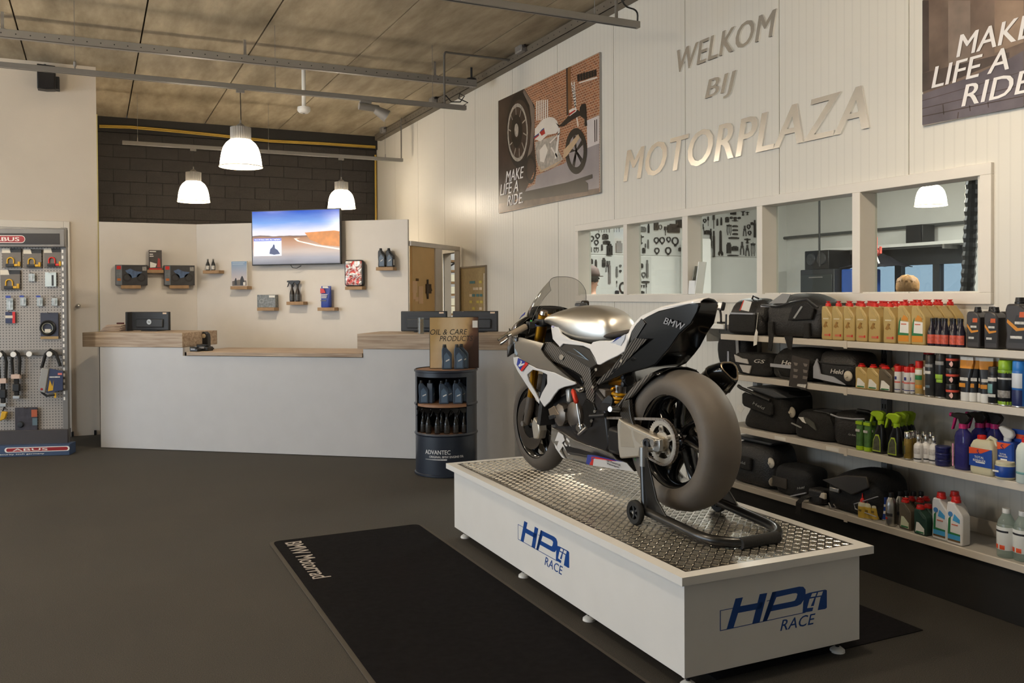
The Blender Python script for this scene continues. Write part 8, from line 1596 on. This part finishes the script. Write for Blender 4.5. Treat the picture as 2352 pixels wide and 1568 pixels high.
put('muffler_trim',B().loft([trisec(m3+ax*.001,.051),trisec(m3+ax*.003,.047),trisec(m3-ax*.002,.041)],caps=False),M('bronze_trim',(150,134,110),.35,metal=.8),bk,smooth=60);put('muffler_band',B().loft([trisec(m2-ax*.004,.0755),trisec(m2+ax*.004,.0755)]),M('band_grey',(96,92,86),.35,metal=.8),bk,smooth=60)
# ---------------------------------------------------------------- paddock stand
st=thing('paddock_stand','black tubular paddock stand lifting the rear wheel','stand',(RA.x,RA.y,PZ),math.atan2(EF.y,EF.x));SBK=M('stand_black',(22,21,20),.3,var=.08,coat=.3)
def stp(px,py,z): p_=on_z(px,py,PZ+z);q=p_-RA;return Vector((q.dot(EF),q.dot(EL),z))
fl_=bp(1466,1190,.22);fl_.x -= .04;bl_,br_=stp(1575,1250,.03),stp(1752,1238,.03);by=.21
yl_s,yr_s=.20,-.20;ub=stp(1660,1255,.024).x
tubep=bend([(fl_.x,yl_s,.062),(ub+.09,yl_s-.01,.028),(ub,yl_s-.10,.024),(ub,yr_s+.10,.024),(ub+.09,yr_s+.01,.028),(fl_.x,yr_s,.062)],.07,5)
put('base_tube',B().tube(tubep,.0215,14),SBK,st,smooth=60);put('rubber_sleeve',B().tube([(ub,yl_s-.10,.024),(ub,yr_s+.10,.024)],.0235,14),RUBBER,st,smooth=60)
topL=z1_(400,900,.20)
for s in (1,-1):
    tp=Vector((topL.x+.015,s*.185,topL.z));ft=Vector((fl_.x+.015,s*.20,.075))
    put('upright_arm',B().cyl(ft,tp-Vector((0,0,.06)),.019,n=14),SBK,st,smooth=60);put('lift_sleeve',B().cyl(tp-Vector((0,0,.065)),tp+Vector((0,0,.02)),.021,n=16),SILVER,st,smooth=60);put('support_pin',B().tube([tp+Vector((0,-s*.0,.008)),Vector((tp.x-.02,s*.152,tp.z+.008))],.012,12),SILVER,st)
    k=s*.20;put('gusset_plate',B().prism([(ft.x+.01,.05),(ft.x-.22,.03),(ft.x-.15,.07),(ft.x-.085,.13),(ft.x-.05,.22),(ft.x-.02,.30),(ft.x-.004,.30)],k-.004,k+.004),SBK,st,bev=.002)
    for dx in (.045,-.0): 
        ww=put('stand_wheel',B().lathe([(.030,s*.235-.012),(.048,s*.235-.014),(.054,s*.235-.008),(.054,s*.235+.008),(.048,s*.235+.014),(.030,s*.235+.012),(.030,s*.235-.012)],28,(fl_.x+.04,0,.054),'y'),RUBBER,st,smooth=50) if dx else None
        if ww:
            b=B().lathe([(0,s*.235-.012),(.010,s*.235-.012),(.010,s*.235+.012),(0,s*.235+.012)],12,(fl_.x+.04,0,.054),'y')
            for q in range(5): a=2*PI*q/5;b.prism([(fl_.x+.04+math.cos(a)*x-math.sin(a)*z,.054+math.sin(a)*x+math.cos(a)*z) for x,z in ((.006,-.005),(.033,-.004),(.033,.004),(.006,.005))],s*.235-.008,s*.235+.008)
            put('wheel_spokes',b,DARKP,ww);put('wheel_axle',B().cyl((fl_.x+.04,s*.19,.054),(fl_.x+.04,s*.25,.054),.006,n=8),SILVER,ww)

# ================================================================= LOCK DISPLAY ON THE LEFT
KO=Vector((-.219,9.112,0));KDv=Vector((-.219+.793,9.112-9.283,0)).normalized();KN=Vector((KDv.y,-KDv.x,0));KANG=math.atan2(KDv.y,KDv.x)
def on_k(px,py,off=-.12): p_=on_plane(px,py,KO+KN*off,KN);return (p_-KO).dot(KDv),p_.z
KG=M('kiosk_grey',(120,118,116),.45,metal=.3);KD_=M('kiosk_dark',(58,54,56),.5)
t=thing('lock_display','grey perforated lock display rack against the cream wall','display rack',KO,KANG)
xr,zt_=on_k(153,523);xi=on_k(143,700)[0];zb_=on_k(80,986)[1];hz0,hz1=on_k(100,563)[1],on_k(100,537)[1]
def perf():
    m=M('perforated_sheet',(150,146,142),.45,metal=.3,var=0);n,p=nodes_of(m);tc=n.nodes.new('ShaderNodeTexCoord');v=n.nodes.new('ShaderNodeTexVoronoi');v.inputs['Scale'].default_value=38;v.inputs['Randomness'].default_value=0
    n.links.new(tc.outputs['Object'],v.inputs['Vector']);rp=n.nodes.new('ShaderNodeValToRGB');rp.color_ramp.elements[0].position=.28;rp.color_ramp.elements[1].position=.34;rp.color_ramp.elements[0].color=rgb((64,60,60));rp.color_ramp.elements[1].color=rgb((158,152,146));n.links.new(v.outputs['Distance'],rp.inputs['Fac']);n.links.new(rp.outputs['Color'],p.inputs['Base Color']);return m
put('perforated_panel',B().box(xr-1.0,xi,.125,.135,zb_,hz0),perf(),t,smooth=0)
po=put('side_post',B().box(xi,xr,.10,.15,.06,zt_),KG,t,bev=.003);b=B()
for i in range(26): b.box(xi+.008,xi+.022,.0985,.10,.5+i*.055,.53+i*.055)
put('post_slots',b,PAPER,po,smooth=0)
put('header_box',B().box(xr-1.0,xr,.06,.16,hz0-.02,zt_-.012),KG,t,bev=.006);put('header_panel',B().box(xr-1.0,on_k(137,550,-.06)[0],.056,.06,hz0+.004,hz1),M('header_black',(20,16,18),.35),t)
hx=on_k(15,549,-.056)[0];hzc=on_k(15,549,-.056)[1];put('brand_oval',B().prism([(hx+x,hzc+z) for x,z in rrect(.31,.060,.029,5)],.0535,.056),M('brand_red',(150,30,36),.4),t);put('brand_oval_rim',B().prism([(hx+x,hzc+z) for x,z in rrect(.32,.070,.034,5)],.0545,.0558),PAPER,t);text('ABUS',PAPER,t,(hx,.053,hzc),(PI/2,0,0),w=.22,h=.036,ext=.0005,bold=.03)
put('plinth',B().box(xr-1.0,xr,.08,.17,.05,zb_),KD_,t,bev=.004);put('cross_bar',B().box(xr-1.0,xi,.105,.125,on_k(80,816)[1],on_k(80,803)[1]),KG,t,bev=.003)
zs_=on_k(80,1022,0)[1];st_=put('base_step',B().box(-1.0,0,.002,.17,.0,zs_),M('base_blue',(52,72,104),.5),t,bev=.004);bx_,bz_=on_k(60,1034,0);put('base_oval',B().prism([(-.28+x,zs_*.62+z) for x,z in rrect(.56,.045,.022,5)],.0,.002),PAPER,st_);put('base_oval_red',B().prism([(-.28+x,zs_*.62+z) for x,z in rrect(.53,.032,.015,5)],-.001,.001),M('brand_red'),st_);text('ABUS',PAPER,st_,(-.34,-.0015,zs_*.62),(PI/2,0,0),w=.3,h=.022,ext=.0005,bold=.03);text('security tech germany',PAPER,st_,(-.42,.0,zs_*.22),(PI/2,0,0),w=.4,h=.016,ext=.0005)
def kitem(name,label,cat,px0,py0,px1,py1,off=-.10):
    a,c_=on_k(px0,py0,off),on_k(px1,py1,off);p_=KO+KDv*a[0]-KN*(-off);q=thing(name,label,cat,(p_.x,p_.y,c_[1]),KANG);return q,c_[0]-a[0],a[1]-c_[1]
def hook(t,x,z): put('hook',B().tube([(x,.03,z),(x,-.03,z),(x,-.04,z+.012)],.003,6),SILVER,t)
YLK=M('lock_yellow',(206,160,30),.35);CARDW=M('card_white',(214,206,190),.6,var=.05);CARDG=M('card_grey',(104,98,92),.5,var=.1)
for i,(x0,y0,x1,y1,col,lab) in enumerate(((4,570,48,615,YLK,'shiny blister pack with a yellow disc lock, top row left'),(53,572,95,616,YLK,'blister pack with a yellow disc lock, top row middle'),(100,570,142,614,REDP,'blister pack with a red disc lock, top row right'),(0,620,46,666,YLK,'blister pack with a yellow disc lock, second row'))):
    q,w,h=kitem('disc_lock_pack',lab,'lock pack',x0,y0,x1,y1);put('card',B().box(0,w,.006,.010,0,h),CARDG,q,bev=.002);put('card_top',B().prism([(0,h*.76),(w*.46,h*.76),(w*.4,h),(0,h)],.004,.006),CARDW,q);put('card_dark',B().prism([(w*.46,h*.8),(w,h*.8),(w,h),(w*.42,h)],.004,.006),BLACKP,q)
    cx_=w*.45;put('shackle',B().tube([(cx_-w*.17,0,h*.22)]+[(cx_+w*.17*math.cos(a),0,h*.38+w*.16*math.sin(a)) for a in [PI*(1-k/8) for k in range(9)]]+[(cx_+w*.17,0,h*.22)],w*.04,8),col,q,smooth=60);put('lock_body',B().box(cx_-w*.24,cx_+w*.2,-.014,.004,h*.06,h*.2),BLACKP,q,bev=.003);put('lock_tail',B().box(cx_+w*.2,w*.86,-.01,.004,h*.08,h*.2),col,q,bev=.003);put('reminder_cable',B().box(w*.84,w*.96,-.006,.006,h*.08,h*.32),YLK,q,bev=.002);hook(q,w*.5,h*.97)
CLP=M('clear_pack',(176,186,190),.15,var=.3,scale=40)
for i,(x0,y0,x1,y1,lab) in enumerate(((65,624,80,646,'tiny clear key pack below the middle disc lock'),(14,678,30,712,'clear key pack on a blue-tagged hook, left'),(46,678,60,702,'clear key pack on a blue-tagged hook, middle'),(84,678,98,703,'clear key pack on a blue-tagged hook, right'),(118,680,132,702,'clear key pack near the side post'))):
    q,w,h=kitem('key_pack',lab,'key pack',x0,y0,x1,y1);put('pouch',B().box(0,w,0,.008,0,h*.8),CLP,q,bev=.003);put('key',B().box(w*.4,w*.6,-.002,0,h*.1,h*.6),SILVER,q);hook(q,w*.5,h*.9)
    if i in (1,2,3): put('blue_tag',B().box(w*.2,w*.9,-.042,-.038,h*.82,h*.98),BLUE,q)
q,w,h=kitem('white_pack','white boxed accessory pack at the right of the second row','pack',103,625,129,658);put('carton',B().box(0,w,0,.012,0,h),M('white_pale_blue',(206,220,224),.4),q,bev=.002);put('dark_print',B().box(w*.6,w*.78,-.001,0,h*.06,h*.8),DARKP,q);hook(q,w*.5,h*.96)
q,w,h=kitem('red_blue_pack','small red and blue pack on a hook in the middle of the rack','pack',12,716,35,742);put('carton',B().box(0,w,0,.012,0,h),M('navy_pack',(40,50,86),.5),q,bev=.002);put('red_panel',B().box(w*.72,w,-.001,.0,0,h),REDP,q);put('white_band',B().box(0,w*.75,-.0012,.0,h*.45,h*.68),CARDW,q);hook(q,w*.5,h*.97)
q,w,h=kitem('cable_lock_pack','large pack with a round black cable lock, right of the rack','lock pack',92,718,134,778);put('card',B().box(0,w,.004,.010,0,h),M('navy_card',(50,54,72),.5),q,bev=.002);put('coil',B().lathe([(w*.30,0),(w*.40,-.012),(w*.46,0),(w*.40,.004),(w*.30,0)],28,(w*.42,-.004,h*.42),'y'),BLACKP,q,smooth=60);put('coil_rim',B().lathe([(w*.27,-.008),(w*.31,-.014),(w*.31,-.008)],28,(w*.42,-.002,h*.42),'y'),M('coil_clear',(170,174,160),.2),q);put('card_label',B().box(w*.28,w*.6,-.012,-.008,h*.26,h*.38),CARDW,q);put('card_foot',B().box(0,w,.002,.004,0,h*.1),M('tan_strip',(170,140,90),.5),q);hook(q,w*.5,h*.98)
for i,(px,py) in enumerate(((4,814),(36,813),(72,812),(118,812))):
    s,z=on_k(px,py,-.10);p_=KO+KDv*s-KN*.10;q=thing('peg','round white peg on the rack cross bar, %s from the left' % ORD[i],'peg',(p_.x,p_.y,z),KANG);put('stem',B().cyl((0,.004,0),(0,-.05,0),.012,n=10),SILVER,q);put('disc',B().lathe([(0,-.058),(.024,-.058),(.026,-.054),(.026,-.05),(0,-.05)],20,axis='y'),WPLAST,q)
def loop(q,pts,r,mat,nm): put(nm,B().tube(pts,r,10),mat,q,smooth=60)
for i,(px,y1) in enumerate(((6,945),(37,925))):
    q,w,h=kitem('chain_lock',('black sleeved chain lock on the leftmost peg','black sleeved chain lock on the second peg')[i],'chain lock',px-13,803,px+13,y1,-.07);loop(q,[(w*.2,.0,h*.52),(w*.12,0,h*.8),(w*.25,-.005,h*.93),(w*.5,-.008,h*.97),(w*.75,-.005,h*.93),(w*.88,0,h*.8),(w*.8,0,h*.52)],.013,FABRIC,'sleeve');put('lock_body',B().box(w*.2,w*.85,-.02,.02,h*.22,h*.36),BLACKP,q,bev=.006);put('tag_band',B().box(w*.1,w*.9,-.022,.02,h*.46,h*.54),M('pink_tag',(206,180,166),.6),q);put('lock_foot',B().box(w*.2,w*.85,-.012,.012,h*.08,h*.14),SILVER,q,bev=.003);put('chain_tail',B().box(w*.3,w*.75,-.012,.012,h*.14,h*.50),FABRIC,q,bev=.006)
q,w,h=kitem('folding_lock','grey and black folding lock with blue card on the right peg','lock',88,800,148,908,-.07);loop(q,[(w*.12,0,h*.58),(w*.28,0,h*.88),(w*.48,-.006,h*.97),(w*.68,0,h*.9),(w*.86,0,h*.62)],.014,RUBBER,'shackle');put('lock_case',B().prism([(w*.0,h*.12),(w*.28,h*.06),(w*.44,h*.56),(w*.16,h*.60)],-.03,.0),M('case_grey',(150,150,148),.4),q,bev=.006);put('blue_card',B().prism([(w*.32,h*.06),(w*.96,h*.12),(w*.98,h*.52),(w*.46,h*.58)],-.018,-.014),M('navy_card2',(40,50,84),.5),q);put('yellow_print',B().prism([(w*.38,h*.10),(w*.58,h*.12),(w*.62,h*.34),(w*.56,h*.20),(w*.46,h*.34)],-.0195,-.018),YLK,q);put('pink_print',B().box(w*.78,w*.94,-.0195,-.018,h*.44,h*.48),M('pink_ink'),q);put('white_line',B().box(w*.45,w*.86,-.0195,-.018,h*.385,h*.41),LABW,q);put('red_badge',B().lathe([(0,-.0325),(w*.05,-.0325),(w*.05,-.03)],14,(w*.16,0,h*.15),'y'),M('brand_red'),q);loop(q,[(w*.1,0,h*.08),(w*.3,0,0),(w*.62,0,.01)],.01,BLACKP,'key_cord');put('key',B().box(w*.6,w*.68,-.004,0,-.02,h*.06),YLK,q)
q,w,h=kitem('yellow_padlock','bright yellow lock body low at the left picture edge','lock',0,944,18,966,-.08);put('body',B().prism([(0,0),(w*.7,h*.2),(w,h*.9),(w*.3,h)],-.02,.02),YLK,q,bev=.006);put('hook_arm',B().tube([(w*.3,0,h*.9),(w*.3,.05,h*1.4)],.006,6),BLACKP,q)
q,w,h=kitem('alarm_pack','dark pack with orange and blue print low on the rack','pack',34,936,86,990,-.09);put('card',B().box(0,w,0,.01,0,h),M('dark_pack',(50,46,54),.5,var=.3,scale=20),q,bev=.002);put('orange_panel',B().box(w*.74,w,-.001,0,h*.6,h*.9),M('orange_dull',(170,84,50),.5),q);put('blue_panel',B().box(w*.78,w,-.001,0,h*.25,h*.55),M('grey_blue_ink'),q);put('device',B().lathe([(0,-.02),(w*.12,-.018),(w*.16,0)],16,(w*.25,0,h*.3),'y'),DARKP,q);hook(q,w*.5,h*.98)
# ================================================================= LOUDSPEAKER ON THE LEFT WALL
a=on_y(85,147,10.18);c_=on_y(128,208,10.18);q=thing('wall_speaker','black loudspeaker hung from a rod on the cream wall','loudspeaker',(a.x,10.15,c_.z));w=c_.x-a.x;h=a.z-c_.z
put('cabinet',B().prism([(0,.02*h),(w*.5,0),(w,.03*h),(w,h*.97),(0,h)],0,.13),BLACKP,q,bev=.006);put('grille',B().box(w*.06,w*.94,-.008,0,h*.05,h*.94),M('speaker_cloth'),q,bev=.003);put('wall_bracket',B().box(w*.9,w*1.2,.06,.198,h*.1,h*.6),DARKP,q,bev=.003);put('rod',B().tube([(w*.4,.16,h*.9),(w*.4,.16,ZC-c_.z-.03)],.011,8),GPIPE,q)
q=on_y(172,148,T2Y);tag(put('wire_gripper',B().lathe([(0,0),(.010,.004),(.012,.02),(.012,.04),(.004,.05),(0,.05)],10,(q.x,T2Y,q.z-.02)),STEEL),'small grey wire gripper above the pendant track at the left','wire gripper')
# ================================================================= PEOPLE IN THE WORKSHOP
def person(label,loc,rz,H,skin,hair,top,legs,cap=None):
    k=H/1.75;t=thing('person',label,'person',loc,rz)   # faces local -y
    def skel(name,V,E,mat,sub=2):
        me=bpy.data.meshes.new(name);me.from_pydata([tuple(c*k for c in v[:3]) for v in V],E,[]);o=put(name,me,mat,t);m=o.modifiers.new('skin','SKIN');m.use_smooth_shade=True
        for i,v in enumerate(V): o.data.skin_vertices[0].data[i].radius=(v[3]*k,(v[4] if len(v) > 4 else v[3])*k);o.data.skin_vertices[0].data[i].use_root=(i == 0)
        s=o.modifiers.new('sub','SUBSURF');s.levels=sub;s.render_levels=sub;return o
    V=[(0,0,.95,.13,.10),(0,0,1.15,.12,.09),(0,.01,1.36,.14,.10),(0,.01,1.47,.06),(0,-.005,1.53,.055),(0,-.012,1.60,.072,.085),(0,-.005,1.68,.078,.094),(0,0,1.735,.05,.06)];E=[(i,i+1) for i in range(7)]
    for s in (1,-1):
        n=len(V);V += [(s*.19,.01,1.40,.052),(s*.25,.02,1.12,.042),(s*.24,-.10,.90,.032),(s*.235,-.14,.84,.03,.02)];E += [(2,n),(n,n+1),(n+1,n+2),(n+2,n+3)];h0=n+3
        for f,(dx,ln) in enumerate(((-.028,.07),(-.010,.085),(.008,.09),(.026,.08))): m=len(V);V += [(s*.235+dx,-.14-ln*.45,.80,.0085),(s*.235+dx,-.14-ln*.6,.80-ln*.55,.0075)];E += [(h0,m),(m,m+1)]
        m=len(V);V += [(s*.235-s*.05,-.15,.82,.010),(s*.235-s*.06,-.18,.79,.009)];E += [(h0,m),(m,m+1)]
        n=len(V);V += [(s*.095,0,.86,.085),(s*.10,-.01,.49,.058),(s*.10,.02,.09,.042),(s*.10,-.10,.035,.035,.03)];E += [(0,n),(n,n+1),(n+1,n+2),(n+2,n+3)]
    skel('body',V,E,skin)
    V=[(0,0,.92,.15,.115),(0,0,1.15,.14,.11),(0,.01,1.36,.16,.115),(0,.01,1.45,.08)];E=[(0,1),(1,2),(2,3)]
    for s in (1,-1): n=len(V);V += [(s*.19,.01,1.40,.068),(s*.25,.02,1.12,.056),(s*.242,-.07,.95,.046)];E += [(2,n),(n,n+1),(n+1,n+2)]
    skel('shirt',V,E,top,1);V=[(0,0,.95,.145,.115)];E=[]
    for s in (1,-1): n=len(V);V += [(s*.095,0,.86,.10),(s*.10,-.01,.49,.074),(s*.10,.02,.10,.06)];E += [(0,n),(n,n+1),(n+1,n+2)]
    skel('trousers',V,E,legs,1)
    for s in (1,-1):
        put('shoe',B().loft([[(s*.10*k+x*.045*k,(-.15+.25*u_)*k,z_*k) for x,z_ in ((-1,.0),(1,.0),(.9,h_),(-.9,h_))] for u_,h_ in ((0,.04),(.3,.07),(.6,.10),(1,.09))]),BLACKP,t,bev=.01)
        put('ear',B().sphere((s*.079*k,.01*k,1.635*k),.022*k,6,sx=.4,sy=.7),skin,t);put('eye',B().sphere((s*.03*k,-.088*k,1.645*k),.011*k,6),M('eye_dark',(40,34,30),.3),t)
    put('nose',B().loft([[(x*.014*k,(-.085-d)*k,z_*k) for x,d in ((-1,0),(0,.03*q_),(1,0))] for z_,q_ in ((1.655,.3),(1.62,1),(1.60,.5))]),skin,t);put('mouth',B().box(-.022*k,.022*k,-.092*k,-.082*k,1.572*k,1.58*k),M('lip',(160,90,80),.5),t,bev=.002)
    V=[]
    hc=(0,.008*k,1.672*k);put('hair',B().lathe([(0,.096*k),(.045*k,.09*k),(.079*k,.06*k),(.09*k,.02*k),(.09*k,-.02*k),(.08*k,-.065*k)],24,hc,sy=1.12,a0=math.radians(-40),a1=math.radians(220)).jit(.006*k),hair,t,smooth=70,solid=.01);put('fringe',B().lathe([(0,.094*k),(.045*k,.088*k),(.078*k,.058*k),(.088*k,.035*k)],24,hc,sy=1.12).jit(.006*k),hair,t,smooth=70,solid=.006)
    if cap:
        put('cap_crown',B().lathe([(0,.108*k),(.05*k,.102*k),(.086*k,.07*k),(.100*k,.02*k),(.100*k,-.005*k)],28,hc,sy=1.12),cap,t,smooth=70,solid=.004);put('cap_peak',B().prism([((-.08+.16*i/8)*k,(-.10-.06*math.sin(PI*i/8))*k) for i in range(9)],1.664*k,1.670*k,'z'),cap,t);put('cap_label',B().lathe([(.103*k,-.002*k),(.104*k,.022*k)],8,hc,sy=1.12,a0=math.radians(60),a1=math.radians(120)),PAPER,t)
SK=M('skin',(206,156,130),.55,var=.06)
p_=CAM+ray(2086,655)*7.6;person('person with fair hair working behind the rightmost window pane',(p_.x,p_.y,0),math.atan2(-p_.y,-p_.x)+PI/2+2.3,CAM_H+(674-637)/F_PX*7.6+.0,SK,M('fair_hair',(170,124,72),.6,var=.2,scale=60),M('work_grey',(70,74,82),.8),M('work_trousers',(40,42,50),.8))
p_=CAM+ray(1355,655)*8.9;person('person in a brown cap behind the leftmost window pane',(p_.x,p_.y,0),math.atan2(-p_.y,-p_.x)+PI/2+2.2,CAM_H+(678-611)/F_PX*8.9-.02,SK,M('dark_hair',(44,36,30),.6,var=.2,scale=60),M('work_dark',(52,46,44),.8),M('work_trousers'),M('brown_cap',(78,56,50),.75,var=.12))
